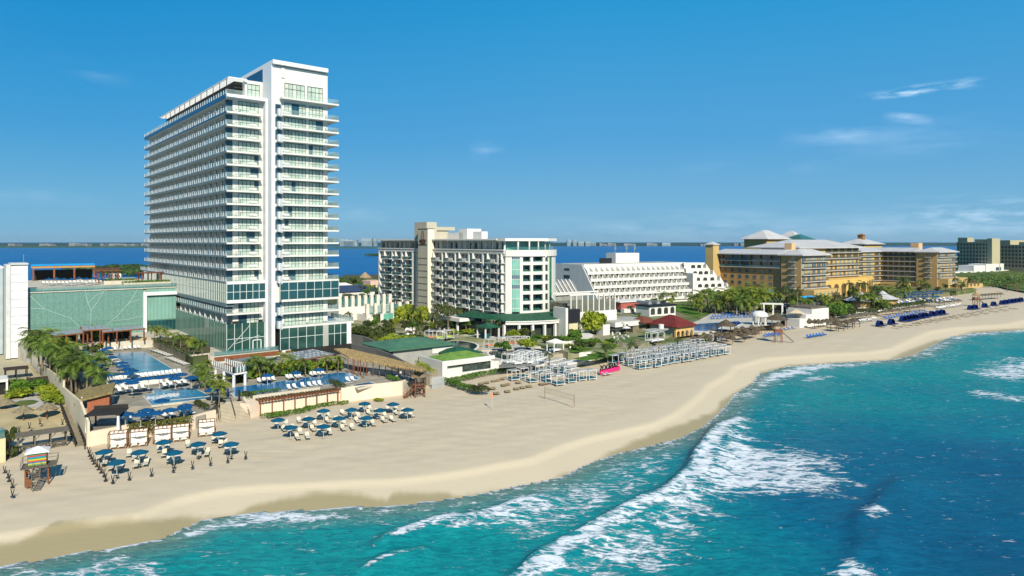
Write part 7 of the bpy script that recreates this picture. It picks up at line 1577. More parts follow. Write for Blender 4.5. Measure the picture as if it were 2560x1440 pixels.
for r_ in range(NR - 1):
 z = zk0 + r_ * fk; y = r_ * step; nb = 19 - (r_ == 0)
 mb = MB(); mb.m(0).box(0, KW, y - .45, y - .25, z - .85, z + .5); mb.box(0, KW, y - .24, y + step + 1.4, z - .3, z); mb.box(.01, KW, y + step + .35, y + step + .7, z + .001, z + fk - .31)
 row = mb.build('terrace_row', [white], kr)
 bw_ = KW / nb
 for i in range(nb):
  x = bw_ * (i + .55); pts = arch_pts(x, z + .05, 1.75, 2.4); wn = MB(); wn.add([(p[0], y + step + .345, p[1]) for p in pts], [tuple(range(len(pts)))]); wn.build('arched_window', arch_m, row)
 for i in range(nb + 1):
  dv = MB(); x = bw_ * i; dv.add([(x - .1, y - .2, z), (x - .1, y + step + .34, z), (x - .1, y + step + .34, z + fk - .3), (x - .1, y - .2, z + .9), (x + .1, y - .2, z), (x + .1, y + step + .34, z), (x + .1, y + step + .34, z + fk - .3), (x + .1, y - .2, z + .9)], [(0, 3, 2, 1), (4, 5, 6, 7), (0, 4, 7, 3), (3, 7, 6, 2)]); dv.build('sloping_fin', white, row)
zt = zk0 + (NR - 1) * fk; yt = ytop
mb = MB(); mb.box(-.2, KW + 4, yt + .3, yt + 20, zt - .3, zt + .7); mb.build('roof_parapet', white, kr); mb = MB(); mb.box(.4, KW + 3, yt + .9, yt + 19.5, zt + .701, zt + .73); mb.build('roof_deck', stonegrey, kr)
mb = MB(); mb.box(.02, KW, yt + .2, yt + 19, -2, zt - .31); mb.box(.02, KW, .3, yt + 1, -2, zk0 - .31); mb.build('core_wall', white, kr)
K2 = Fr(K.w(KW - .5, 1.0), 21); k2 = thing('wing_turned', '', '') if False else None
dx = K2.o; mbs = []
wr = K2.root('terraced_hotel_wing', 'white stepped end wing of the terraced hotel beside the ochre hotel', 'hotel')
for r_ in range(5):
 z = zk0 + r_ * fk; y = r_ * step * .8; x1 = 24 - r_ * 2.9; nb = (4, 4, 3, 3, 2)[r_]
 mb = MB(); mb.box(0, x1, y, y + 1.9, z - .6, z + .9) ; mb.box(.3, x1 - .3, y + 1.91, y + 14, z - .6, z + fk - .601); row = mb.build('terrace_row', white, wr)
 for i in range(nb): x = 4 + (x1 - 5) * (i + .5) / nb; pts = arch_pts(x, z + .7, 2.6, 1.95); wn = MB(); wn.add([(p[0], y + 1.895, p[1]) for p in pts], [tuple(range(len(pts)))]); wn.build('arched_window', arch_m, row)
 mb = MB(); mb.add([(x1 - .02, y - .1, z - .6), (x1 + 2.9, y - .1, z - .6), (x1 - .02, y - .1, z + .9 + 2.3), (x1 - .02, y + 2, z - .6), (x1 + 2.9, y + 2, z - .6), (x1 - .02, y + 2, z + .9 + 2.3)], [(0, 1, 2), (5, 4, 3), (1, 4, 5, 2), (0, 2, 5, 3)]); mb.build('sloping_fin', white, row)
mb = MB(); mb.box(-1.2, 1.2, -.3, 12, zk0 - 4, zk0 + 3.6 * fk); mb.build('stair_shaft', white, wr); mb = MB(); mb.box(0, 13, 9, 16, zk0 + 5 * fk - .6, zk0 + 5 * fk + .5); mb.box(-.5, 27, .5, 14, -2, zk0 - .62); mb.build('parapet', white, wr)
rp2 = thing('roof_plant_room', 'cream roof plant room carrying antenna masts on the terraced hotel', 'plant room', K.w(28, 22, zt + .7), K.a); hh = K.z(z8(0, 140)[1], 28, 22) - zt - .7
w_ = K.fx(z8(930, 0)[0], 22) - K.fx(z8(680, 0)[0], 22); mb = MB(); mb.box(0, w_, 0, 8, 0, hh); o = mb.build('wall', white, rp2); rp2.location = K.w(K.fx(z8(680, 0)[0], 22), 22, zt + .7)
for x in (.3, w_ * .5, w_ * .85):
 mb = MB(); mb.tube([(x, 1, hh), (x, 1, hh + 3.6)], .12, 5)
 for a in range(3): mb.box(x - .5 + a * .4, x - .3 + a * .4, .7, 1.0, hh + 1.6, hh + 3.4)
 mb.build('antenna_mast', steel, rp2)
dbx = thing('roof_billboard_back', 'dark blank panel on the roof left of the antenna plant room', 'panel', K.w(K.fx(z8(510, 0)[0], 20), 20, zt + .7), K.a); mb = MB(); mb.box(0, 7.5, 0, .4, 0, 2.6); mb.build('panel_board', black, dbx)
SK = Fr(G(*z8(20, 700), 6.0), 33); sk = SK.root('sawtooth_skylight', 'row of white sawtooth skylight ribs against the grey end wall', 'skylight'); zs = 4.5
mb = MB(); L_ = SK.fx(z8(290, 0)[0], 0)
for i in range(7): x = L_ * i / 6.5; mb.add([(x, 0, zs), (x + .5, 0, zs), (x + 2.6, 9, zs + 6.2), (x + 2.1, 9, zs + 6.2), (x, 0, zs - .4), (x + .5, 0, zs - .4), (x + 2.6, 9, zs + 5.6), (x + 2.1, 9, zs + 5.6)], [(0, 1, 2, 3), (7, 6, 5, 4), (0, 4, 5, 1), (1, 5, 6, 2), (2, 6, 7, 3), (3, 7, 4, 0)])
mb.build('rib_slat', white, sk); mb = MB(); mb.add([(0, .3, zs - .5), (L_ + 1, .3, zs - .5), (L_ + 3, 9.1, zs + 5.5), (2, 9.1, zs + 5.5)], [(0, 1, 2, 3)]); mb.box(0, L_ + 2, .31, 9, -1, zs - .55); mb.build('glazing', M('grey_glazing', (.25, .25, .22), .3, .5, var=.2), sk)
mb = MB(); mb.box(-2, L_ + 6, -.6, -.1, zs - .1, zs + .4); mb.build('beam', white, sk)
TG = Fr(G(*z8(300, 1010), 5.0), 33); tg = TG.root('glazed_terrace_house', 'blank white walled building under a tall glass terrace screen with white posts', 'building')
xw = TG.fx(z8(690, 0)[0], 0); zw = TG.z(z8(0, 755)[1], 8, 0)
mb = MB(); mb.box(0, xw, 0, 18, -1, zw); mb.build('blank_wall', white, tg)
mb = MB()
for i in range(9): x = -3.5 + (xw + 3) * i / 8; mb.box(x - .18, x + .18, .1, .5, zw - .2, zw + 5.2)
mb.box(-4, xw, .05, .6, zw + 5.2, zw + 5.6); mb.box(-4, xw, 9, 9.5, zw + 5.2, zw + 5.6); mb.build('post_frame', white, tg)
mb = MB(); mb.box(-3.4, xw - .5, .25, .3, zw + .02, zw + 3.8); mb.build('glass_screen', M('grey_screen_glass', (.18, .18, .14), .1, .6, alpha=.7), tg); mb = MB(); mb.box(-3, xw - 1, 3, 12, zw + .01, zw + 2.6); mb.build('lounge', M('dim_lounge', (.17, .16, .12), .8, .2, var=.5, vs=.8), tg)
bs = thing('black_screen', 'big black screen box hung between the curved restaurant and the white wall', 'screen', TG.w(TG.fx(z8(165, 0)[0], -2), -2, 0), TG.a); q0 = TG.z(z8(0, 880)[1], -4, -2); q1 = TG.z(z8(0, 742)[1], -4, -2)
xs = TG.fx(z8(300, 0)[0], -2) - TG.fx(z8(165, 0)[0], -2); mb = MB(); mb.box(0, xs, 0, 4, q0, q1); mb.build('screen_box', black, bs); mb = MB(); mb.box(1, xs - .5, .5, 4, -1, q0 - .01); mb.build('base_wall', M('base_cream', (.55, .48, .30), .9, .1), bs); mb = MB(); mb.box(-.9, -.02, -.3, 6, -1, q1 + .6); mb.build('side_pier', white, bs)
flat('stone_stairs', [z8(280, 955), z8(330, 955), z8(440, 1010), z8(380, 1040), z8(310, 1035)], 5.5, white, .5)
RT = Fr(G(*z8(600, 1010), 5.0), 33); rt = RT.root('white_terrace_house', 'white flat roofed bar with deep shaded openings beside the red roof', 'building')
x2 = RT.fx(z8(1045, 0)[0], 0); zq = RT.z(z8(0, 868)[1], 8, 0); zq1 = RT.z(z8(0, 915)[1], 8, 0)
mb = MB(); mb.box(2, x2, -1, 9, zq1, zq); mb.box(-2.4, .3, -.4, 3, -1, zq1 + 1); mb.box(5, 6.5, 2, 3, -1, zq1 - .01); mb.build('wall', white, rt); mb = MB(); mb.box(2.5, x2 - .5, -.5, 9, zq, zq + .2); mb.build('roof', stonegrey, rt)
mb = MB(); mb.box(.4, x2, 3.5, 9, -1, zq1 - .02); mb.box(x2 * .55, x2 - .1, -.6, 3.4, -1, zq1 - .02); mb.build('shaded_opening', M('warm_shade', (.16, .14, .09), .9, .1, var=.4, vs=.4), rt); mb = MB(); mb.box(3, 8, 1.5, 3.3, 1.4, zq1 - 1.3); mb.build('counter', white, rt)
for i, p in enumerate(((650, 1030), (690, 1045), (720, 1020), (660, 1060), (750, 1050), (790, 1035), (700, 1075), (640, 1010), (770, 1070), (820, 1050))): wcp.put(G(*z8(*p), 5.0), rnd.uniform(0, 6), 'white chair on the bar terrace beside the red roof, %s of the group' % nth(i), 'white chairs by the red roof')
for (p, n_) in ((z8(730, 985), 'red and white, the one nearer the round tree'), (z8(795, 1010), 'pale, under the single palm')):
 t = thing('cafe_parasol', 'small parasol on the bar terrace, %s' % n_, 'umbrella', G(*p, 5.0)); mb = MB(); mb.cone((0, 0), 1.4, 2.1, .05, 2.7, 8); mb.build('canopy', white2, t); MB().tube([(0, 0, 0), (0, 0, 2.7)], .04).build('pole', steel, t)
RR = Fr(G(*z8(1325, 1030), 4.6), 38); rr = RR.root('red_roofed_restaurant', 'restaurant with a dark red tiled roof, grey side wall and ochre arches', 'restaurant')
xa = RR.fx(z8(1505, 0)[0], 0); yb_ = RR.fy(z8(1045, 0)[0], 0); ze = RR.z(z8(0, 925)[1], 0, 0)
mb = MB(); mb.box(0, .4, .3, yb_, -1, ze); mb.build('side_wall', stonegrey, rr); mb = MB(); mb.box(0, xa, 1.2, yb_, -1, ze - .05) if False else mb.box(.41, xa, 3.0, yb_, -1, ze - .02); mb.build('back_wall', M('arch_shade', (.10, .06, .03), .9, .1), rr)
ar = MB(); nA = 4; aw = xa / nA
for i in range(nA + 1): ar.box(aw * i - .28, aw * i + .28, -.1, .5, -.8, ze - 1.2)
ar.box(-.3, xa + .3, -.1, .5, ze - 1.2, ze)
for i in range(nA):
 x = aw * (i + .5); s_ = MB()
 for q in range(6):
  a0, a1 = math.pi * q / 6, math.pi * (q + 1) / 6; r0 = aw / 2 - .28; ar.add([(x + r0 * math.cos(a0), .0, ze - 2.2 + r0 * math.sin(a0) * .9), (x + r0 * math.cos(a1), .0, ze - 2.2 + r0 * math.sin(a1) * .9), (x + r0 * math.cos(a1), .0, ze - 1.19), (x + r0 * math.cos(a0), .0, ze - 1.19)], [(3, 2, 1, 0)])
ar.build('arcade', M('arcade_ochre', (.62, .40, .16), .8, .2), rr)
mb = MB(); mb.hip(-1, xa + 1.2, -1.0, yb_ + 1, ze, ze + 3.0); mb.build('roof', redroof, rr); mb = MB(); mb.hip(-4, 3, yb_ - 1, yb_ + 6, ze + .6, ze + 2.3); mb.build('roof', M('brown_red_tile', (.16, .05, .03), .8, .2), rr); mb = MB(); mb.box(-1, xa + 1.3, -2.4, -.2, -1.2, -.2); mb.box(xa + 1.31, xa + 10, -1, 1, -2, .3); mb.build('terrace_wall', pooltile, rr)
tm = thing('round_deck_canopy', 'thin pale oval canopy on slim posts beside the grey restaurant wall', 'canopy', G(*z8(1110, 1040), 5.0), K.a); mb = MB(); mb.prism([(4.6 * math.cos(k * .3142), 2.4 * math.sin(k * .3142)) for k in range(20)], 2.3, 2.45); mb.build('roof', stonegrey, tm); mb = MB(); [mb.box(x - .06, x + .06, -.06, .06, 0, 2.3) for x in (-3.5, 0, 3.5)]; mb.cone((2.5, .5), .8, 2.45, .8, 3.8, 10); mb.build('post_frame', white, tm)
for i, p in enumerate(((1060, 1085), (1130, 1075))): DB_W.put(G(*z8(*p), 4.9), S.a, 'open white frame beside the thin oval canopy, the one nearer the %s' % ('domes', 'red roof')[i], 'open white frames by the oval canopy', 1.3)
BP = Fr(G(*z8(1040, 790), 6.0), 33); bpv = BP.root('black_roofed_pavilion', 'white pavilion with a flat black roof, two skylights and arched windows', 'pavilion'); xb = BP.fx(z8(1318, 0)[0], 0); yb2 = BP.fy(z8(895, 0)[0], 0); zb2 = BP.z(z8(0, 715)[1], 0, 0)
mb = MB(); mb.box(0, xb, 0, yb2, -2, zb2); mb.build('wall', white, bpv); mb = MB(); mb.box(-.4, xb + .4, -.5, yb2 + .4, zb2, zb2 + .5); mb.build('roof', blackroof, bpv); mb = MB()
for i in range(4): pts = arch_pts(xb * (i + .5) / 4, zb2 - 3.1, xb / 4 - 1.3, 2.6); mb.add([(p[0], -.03, p[1]) for p in pts], [tuple(range(len(pts)))])
mb.build('arched_window_pane', arch_m, bpv)
for x in (xb * .3, xb * .62):
 mb = MB()
 for q in range(5): mb.box(x - 1 + q * .1, x + 1 - q * .1, 4 + .0, 11, zb2 + .5 + q * .22, zb2 + .5 + (q + 1) * .22 - .003)
 mb.build('skylight', M('skylight_grey', (.25, .26, .26), .3, .5), bpv)
lp = thing('low_red_house', 'low red walled house with a pale roof between the palms and the glass terrace', 'house', G(*z8(735, 745), 6.0), R(33)); mb = MB(); mb.box(0, 14, 0, 6, 0, 3.0); mb.build('wall', M('dull_red_wall', (.35, .10, .08), .9, .1), lp); mb = MB(); mb.box(-1, 15, -.6, 7, 3.0, 3.4); mb.box(-1, 13, -3, -1, -1, .6); mb.build('roof', white, lp)
pts = [(1640, 860), (1760, 838), (1850, 812), (1960, 795), (2060, 775), (2150, 755), (2250, 742), (2340, 735), (2440, 722)]
P = [G(x, y, 4.4) for x, y in pts] + [Vector((330, 520, 0)), Vector((330, 640, 0)), Vector((170, 560, 0)), Vector((20, 400, 0)), Vector((20, 270, 0))]
mb = MB(); mb.prism([p[:2] for p in P], 1.0, 4.4); structure(mb, 'resort_ground', M('resort_ground', (.20, .17, .10), .95, .05, var=.3, vs=.1, col2=(.075, .12, .03), bump=.3))
flat('pool_plaza', [y3(*p) for p in ((880, 330), (1050, 260), (1200, 180), (1700, 160), (1980, 220), (1900, 300), (1500, 340), (1200, 390), (1000, 400))], 4.46, paver, .1)
lawn([(1290, 680), (1500, 700), (1650, 770), (1560, 830), (1400, 790), (1290, 740)], 4.5, z8)
pool([y3(*p) for p in ((985, 335), (1030, 300), (1200, 288), (1480, 270), (1520, 292), (1450, 318), (1290, 330), (1245, 358), (1200, 378), (1000, 372))], 4.46, pw_blue, .8, white)
flat('rock_bank', [y3(*p) for p in ((1110, 400), (1130, 375), (1270, 350), (1280, 385), (1200, 415))], 4.45, stonegrey, 2)
k = 0
for r_, (a, b, n) in enumerate((((1195, 250), (1440, 235), 8), ((1210, 225), (1560, 205), 12), ((1330, 200), (1640, 185), 11), ((1480, 235), (1640, 225), 6), ((1760, 245), (1890, 240), 5))):
 for i in range(n): LU.put(G(*y3(a[0] + (b[0] - a[0]) * i / (n - 1), a[1] + (b[1] - a[1]) * i / (n - 1) + rnd.uniform(-3, 3)), 4.48), K.a + rnd.uniform(-.3, .3), 'bright blue lounger behind the deep blue pool, %s in the %s row from the water' % (nth(i), nth(r_)), 'blue loungers behind the deep blue pool', 1.0)
for r_, (a, b, n, nm) in enumerate((((1765, 440), (1910, 420), 5, 'in the double row under the beach lifeguard tower'), ((1780, 425), (1920, 408), 5, 'in the back row under the beach lifeguard tower'), ((2225, 450), (2395, 422), 6, 'in the row alone on open sand'), ((2225, 440), (2390, 414), 6, 'in the back row alone on open sand'), ((1935, 372), (2060, 352), 4, 'beside the straw capped platform'))):
 for i in range(n): LU.put(G(*y3(a[0] + (b[0] - a[0]) * i / (n - 1), a[1] + (b[1] - a[1]) * i / (n - 1)), 2.15), R(20), 'bright blue lounger %s, %s from the daybeds' % (nm, nth(i)), 'blue loungers on the far sand', .95)
for i in range(30): LU.put(G(*y3(1010 + i * 13.5 + rnd.uniform(-9, 9), 492 - i * 2 + rnd.uniform(-9, 14)), 2.15), R(30) + rnd.uniform(-.4, .4), 'bright blue lounger under the dark palapas, %s from the daybeds' % nth(i), 'blue loungers under the dark palapas', 1.1)
pd = [(990, 495), (1060, 490), (1110, 460), (1180, 448), (1235, 458), (1262, 446), (1340, 428), (1390, 460), (1460, 402), (1500, 448), (1522, 388), (1562, 408), (1622, 376), (1670, 392), (1622, 428), (1722, 382), (1410, 498), (1300, 470), (1160, 480), (1440, 440), (1580, 440), (1660, 420), (1350, 480), (1540, 470)]
for i, p in enumerate(pd): PAL_D.put(G(*y3(p[0], p[1] + 22), 2.2), rnd.uniform(0, 1), 'dark straw palapa on the sand below the deep blue pool, %s from the daybeds' % nth(i), 'dark palapas below the blue pool', 1.12)
pr_ = [(2225, 300), (2265, 290), (2300, 285), (2335, 278), (2370, 274), (2405, 268), (2440, 262), (2475, 262), (2290, 318), (2330, 325), (2380, 312), (2420, 305), (2460, 300), (2510, 285), (2530, 322)]
for i, p in enumerate(pr_): PAL_D.put(G(*y3(p[0], p[1] + 22), 2.2), rnd.uniform(0, 1), 'dark straw palapa on the sand below the white box wall, %s from the platform' % nth(i), 'dark palapas below the white box wall', 1.2)
for i, (p, n_) in enumerate(((y1(1330, 962), 'nearest the single row of blue loungers'), (y1(1415, 940), 'second from the blue lounger row'), (y1(1482, 925), 'furthest out along the sand'))):
 t = shed('square_palapa', 'square straw topped shelter standing on open sand, %s' % n_, 'palapa', G(p[0], p[1] + 12, 2.15), R(30), 3.0, 3.0, 2.2, thatchdark, wood, 2, 2, .2, .5, 0, False, .08); t['group'] = 'square straw shelters'; mb = MB(); mb.cone((0, 0), 2.6, 2.3, .2, 3.4, 4, 0, .785); mb.build('thatch_cap', thatchdark, t)
row_g = [(1440, 880), (1500, 870), (1560, 862), (1600, 856), (1640, 852), (1685, 852), (1790, 832), (1850, 820), (1910, 812), (1965, 806), (2010, 796), (2050, 792), (2100, 786), (2150, 776)]
for i, p in enumerate(row_g): PAL_G.put(G(*y1(p[0], p[1] + 34), 2.3), rnd.uniform(0, 1), 'grey straw parasol in the long row below the ochre hotel, %s from the hedge' % nth(i), 'grey straw parasols below the ochre hotel', 1.0)
for i, p in enumerate(((2290, 750), (2340, 745), (2385, 740), (2430, 735), (2470, 730))): PAL_G.put(G(*y1(p[0], p[1] + 30), 2.3), 0, 'grey straw parasol beyond the gap in the row, %s of five' % nth(i), 'grey straw parasols beyond the gap', 1.1)
for i in range(8): PAL_G.put(G(*y2(1385 + i * 36, 905 - i * 3), 2.6), 0, 'grey straw parasol at the dune edge behind the red legged tower, %s along' % nth(i), 'grey straw parasols at the dune edge', 1.1)
for r_, (a, b, n) in enumerate((((1440, 945), (1700, 905), 14), ((1780, 895), (2170, 830), 17), ((2280, 800), (2500, 765), 18))):
 for i in range(n): (LU if (r_ == 1) else LB).put(G(*y1(a[0] + (b[0] - a[0]) * i / (n - 1), a[1] + (b[1] - a[1]) * i / (n - 1) + rnd.uniform(-6, 5)), 2.2), R(25), '%s lounger shaded by the grey straw parasols, %s along the %s stretch' % (('white', 'blue', 'white')[r_], nth(i), nth(r_)), 'loungers under the grey straw parasols', 1.25)
nc = thing('beach_shell_cabana', 'navy cabana', 'cabana'); mb = MB(); n = 8
for i in range(n):
 a0, a1 = math.pi * i / n, math.pi * (i + 1) / n; mb.face((1.2 * math.cos(a0), 1.0, 1.7 * math.sin(a0)), (1.2 * math.cos(a0), -.2, 1.7 * math.sin(a0)), (1.2 * math.cos(a1), -.2, 1.7 * math.sin(a1)), (1.2 * math.cos(a1), 1.0, 1.7 * math.sin(a1))); mb.face((0, 1.2, .0), (1.2 * math.cos(a0), 1.0, 1.7 * math.sin(a0)), (1.2 * math.cos(a1), 1.0, 1.7 * math.sin(a1)))
mb.build('hood', bluedark, nc); mb = MB(); mb.box(-1.0, 1.0, -1.3, .8, .15, .4); mb.build('mattress', bluedark, nc); ncp = Pool(nc)
nv = [y1(*p) for p in ((1740, 962), (1850, 946), (1958, 918), (1990, 912), (2018, 908), (2045, 903), (2072, 898), (2130, 886), (2168, 880), (2232, 866), (2290, 858), (2330, 852))] + [y2(*p) for p in ((1290, 1028), (1345, 1022), (1460, 1002), (1568, 982), (1670, 966), (1712, 958), (1765, 950), (1805, 945), (1850, 938), (1895, 930))]
for i, p in enumerate(nv): ncp.put(G(*p, 2.1), R(30), 'navy hooded beach cabana on open sand, %s along the line from the blue loungers' % nth(i), 'navy hooded cabanas', 1.25)
for i in range(26): LT.put(G(*y2(370 + i * 58, 1240 - i * 9.2 + (14 if i % 2 else 0)), 2.1), R(10), 'folded grey lounger in the line nearest the waves beyond the navy cabanas, %s along' % nth(i), 'folded loungers nearest the waves', 1.1)
for i in range(20): LT.put(G(*y2(640 + i * 56, 1190 - i * 10.2), 2.1), R(10), 'folded grey lounger in the upper line below the navy cabanas, %s along' % nth(i), 'folded loungers in the upper line', 1.1)
def lifetower(lab, P, rz, s_=1.0, capm=None):
 t = thing('beach_tower', lab, 'lifeguard tower', P, rz); mb = MB()
 for x in (-1, 1):
  for y in (-.9, .9): mb.box(x - .09, x + .09, y - .09, y + .09, -.1, 3.0)
 for y in (-.9, .9): mb.beam((-1, y, .3), (1, y, 2.8), .09)
 mb.build('leg_frame', woodred, t); mb = MB(); mb.box(-1.2, 1.2, -1.1, 1.1, 3.0, 3.15); mb.box(-1.1, 1.1, -1.08, -1.0, 3.15, 4.0); mb.box(-1.15, -1.08, -1, 1, 3.15, 4.0); mb.build('platform', woodred, t)
 mb = MB(); mb.cone((0, 0), 1.9, 4.9, .1, 6.2, 10, .08); mb.build('thatch_cap', capm or thatchdark, t); mb = MB(); [mb.box(x - .06, x + .06, y - .06, y + .06, 3.15, 5.1) for x in (-1, 1) for y in (-.9, .9)]; mb.build('cap_post_frame', wood, t)
 mb = MB(); [mb.beam((1.2, y, 3.0), (4.4, y, .1), .1, .2) for y in (-.5, .5)]; [mb.box(1.5 + k * .3, 1.7 + k * .3, -.5, .5, 2.72 - k * .27, 2.78 - k * .27) for k in range(10)]; mb.build('ladder', woodgrey, t); t.scale = (s_,) * 3; return t
lifetower('straw capped lifeguard platform with a long ladder on the sand before the pool', G(*y3(1900, 490), 2.1), R(-10), 1.05)
lifetower('red legged lifeguard platform among the navy cabanas far along the sand', G(*y2(1345, 985), 2.1), R(-10), 1.1, thatch)
gd = thing('domed_gazebo', 'white domed gazebo with round columns at the end of the deep blue pool', 'gazebo', G(*y3(1702, 310), 4.4)); mb = MB(); [mb.tube([(2.3 * math.cos(k * 1.047), 2.3 * math.sin(k * 1.047), 0), (2.3 * math.cos(k * 1.047), 2.3 * math.sin(k * 1.047), 3.2)], .22, 7) for k in range(6)]; mb.cone((0, 0), 2.9, 3.2, 2.9, 3.6, 16); mb.build('column_ring', white, gd); mb = MB(); [mb.cone((0, 0), 2.8 * math.cos(e), 3.6 + 1.5 * math.sin(e), 2.8 * math.cos(e + .26), 3.6 + 1.5 * math.sin(e + .26), 16, cap=False) for e in (0, .26, .52, .78, 1.04, 1.3)]; mb.build('dome', white, gd, True)
for (p, s_, lab) in ((y3(1345, 372), 3.6, 'wide low straw roof shelter by the rock bank of the blue pool'), (y3(1882, 300), 4.2, 'largest straw roof shelter behind the lifeguard platform')):
 t = thing('straw_pavilion', lab, 'pavilion', G(p[0], p[1] + 3, 4.2)); mb = MB(); mb.cone((0, 0), s_, 2.2, s_ * .4, 3.3, 14, .05); mb.cone((0, 0), s_ * .5, 3.2, .1, 4.2, 12, .05); mb.build('thatch_roof', thatchdark, t); mb = MB(); [mb.box(x - .1, x + .1, y - .1, y + .1, -.5, 2.3) for x in (-s_ * .6, s_ * .6) for y in (-s_ * .6, s_ * .6)]; mb.build('post_frame', wood, t)
pgA, pgB = G(*y3(1460, 205), 4.4), G(*y3(1950, 218), 4.4); t = thing('white_pergola', 'long thin white pergola frame between the pool loungers and the palms', 'pergola', pgA, math.atan2((pgB - pgA).y, (pgB - pgA).x)); ln_ = (pgB - pgA).length; mb = MB()
for i in range(6): x = ln_ * i / 5; [mb.box(x - .15, x + .15, y - .15, y + .15, 0, 4.6) for y in (0, 3)]
mb.box(-.3, ln_ + .3, -.15, .15, 4.6, 5.0); mb.box(-.3, ln_ + .3, 2.85, 3.15, 4.6, 5.0); mb.build('post_beam_frame', white, t)
wb2 = Fr(G(*y3(2260, 262), 4.2), 35); t = wb2.root('white_box_wall', 'white stepped boundary wall with a dark planted top beside the small palapas', 'wall'); xx = wb2.fx(y3(2440, 0)[0], 0); mb = MB(); mb.box(0, xx, 0, 10, -3, 4.2); mb.box(-4, -.01, 0, 8, -3, 2.4); mb.box(-8, -4.01, 0, 6, -3, 1.0); mb.build('wall_body', white, t); mb = MB(); mb.box(.4, xx - .4, .6, 9.5, 4.2, 4.9); mb.build('planted_top', M('brown_roof', (.13, .11, .08), .9, .1, var=.4, vs=1), t)
t = thing('big_parasol', 'large square beige parasol behind the straw roof shelter', 'umbrella', G(*y3(2090, 262), 4.3)); mb = MB(); mb.cone((0, 0), 4.2, 3.0, .2, 4.3, 4, 0, .6); mb.build('canopy', M('beige_canvas', (.50, .42, .27), .9, .1), t); MB().tube([(0, 0, 0), (0, 0, 4.2)], .1).build('pole', wood, t)
for (p, s_, lab) in ((y1(505, 790), 5, 'small house with a sky blue hipped roof among the palms beside the white pergola'), (y1(1050, 770), 6, 'small white house with a sky blue roof in front of the arcade')):
 t = thing('blue_roof_house', lab, 'house', G(*p, 4.4), R(30)); mb = MB(); mb.box(-s_, s_, -3, 3, 0, 3.0); mb.build('wall', M('cream_house', (.60, .55, .42), .9, .1), t); mb = MB(); mb.hip(-s_ - .6, s_ + .6, -3.6, 3.6, 3.0, 4.6); mb.build('roof', blueroof, t)
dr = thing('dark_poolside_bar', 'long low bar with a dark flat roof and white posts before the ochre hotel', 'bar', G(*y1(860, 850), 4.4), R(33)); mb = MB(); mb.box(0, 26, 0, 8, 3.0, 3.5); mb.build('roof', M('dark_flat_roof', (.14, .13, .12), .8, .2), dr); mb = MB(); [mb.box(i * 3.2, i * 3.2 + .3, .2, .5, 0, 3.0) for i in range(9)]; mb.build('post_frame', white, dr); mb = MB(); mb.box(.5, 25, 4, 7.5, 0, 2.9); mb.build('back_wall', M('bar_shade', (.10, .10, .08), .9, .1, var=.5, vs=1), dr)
bl_ = thing('blue_tarpaulin', 'steep dark blue sheet roof glimpsed between the palms', 'roof', G(*y1(690, 740), 4.4), R(33)); mb = MB(); mb.hip(-5, 5, -4, 4, 1.2, 7.0); mb.build('sheet', M('slate_blue_sheet', (.05, .12, .25), .6, .3), bl_); mb = MB(); [mb.box(x - .1, x + .1, y - .1, y + .1, 0, 1.2) for x in (-4, 4) for y in (-3, 3)]; mb.build('leg_frame', wood, bl_)
Yh = Fr(G(2003, 752, 5.0), 37)
yr = Yh.root('ochre_hotel', 'large ochre hotel with white hipped roofs, arcades and two sea towers', 'hotel')
ze_ = Yh.z(637, 0, 0); XT1 = Yh.fx(2065, 0); YL1 = Yh.fy(1953, 0); YL2 = Yh.fy(1803, 1.5)
dglass = M('blue_grey_window', (.05, .085, .10), .15, .6, var=.4, vs=.4); litwin = M('pale_window', (.24, .27, .22), .15, .5, var=.4, vs=.5)
fy_ = 3.3
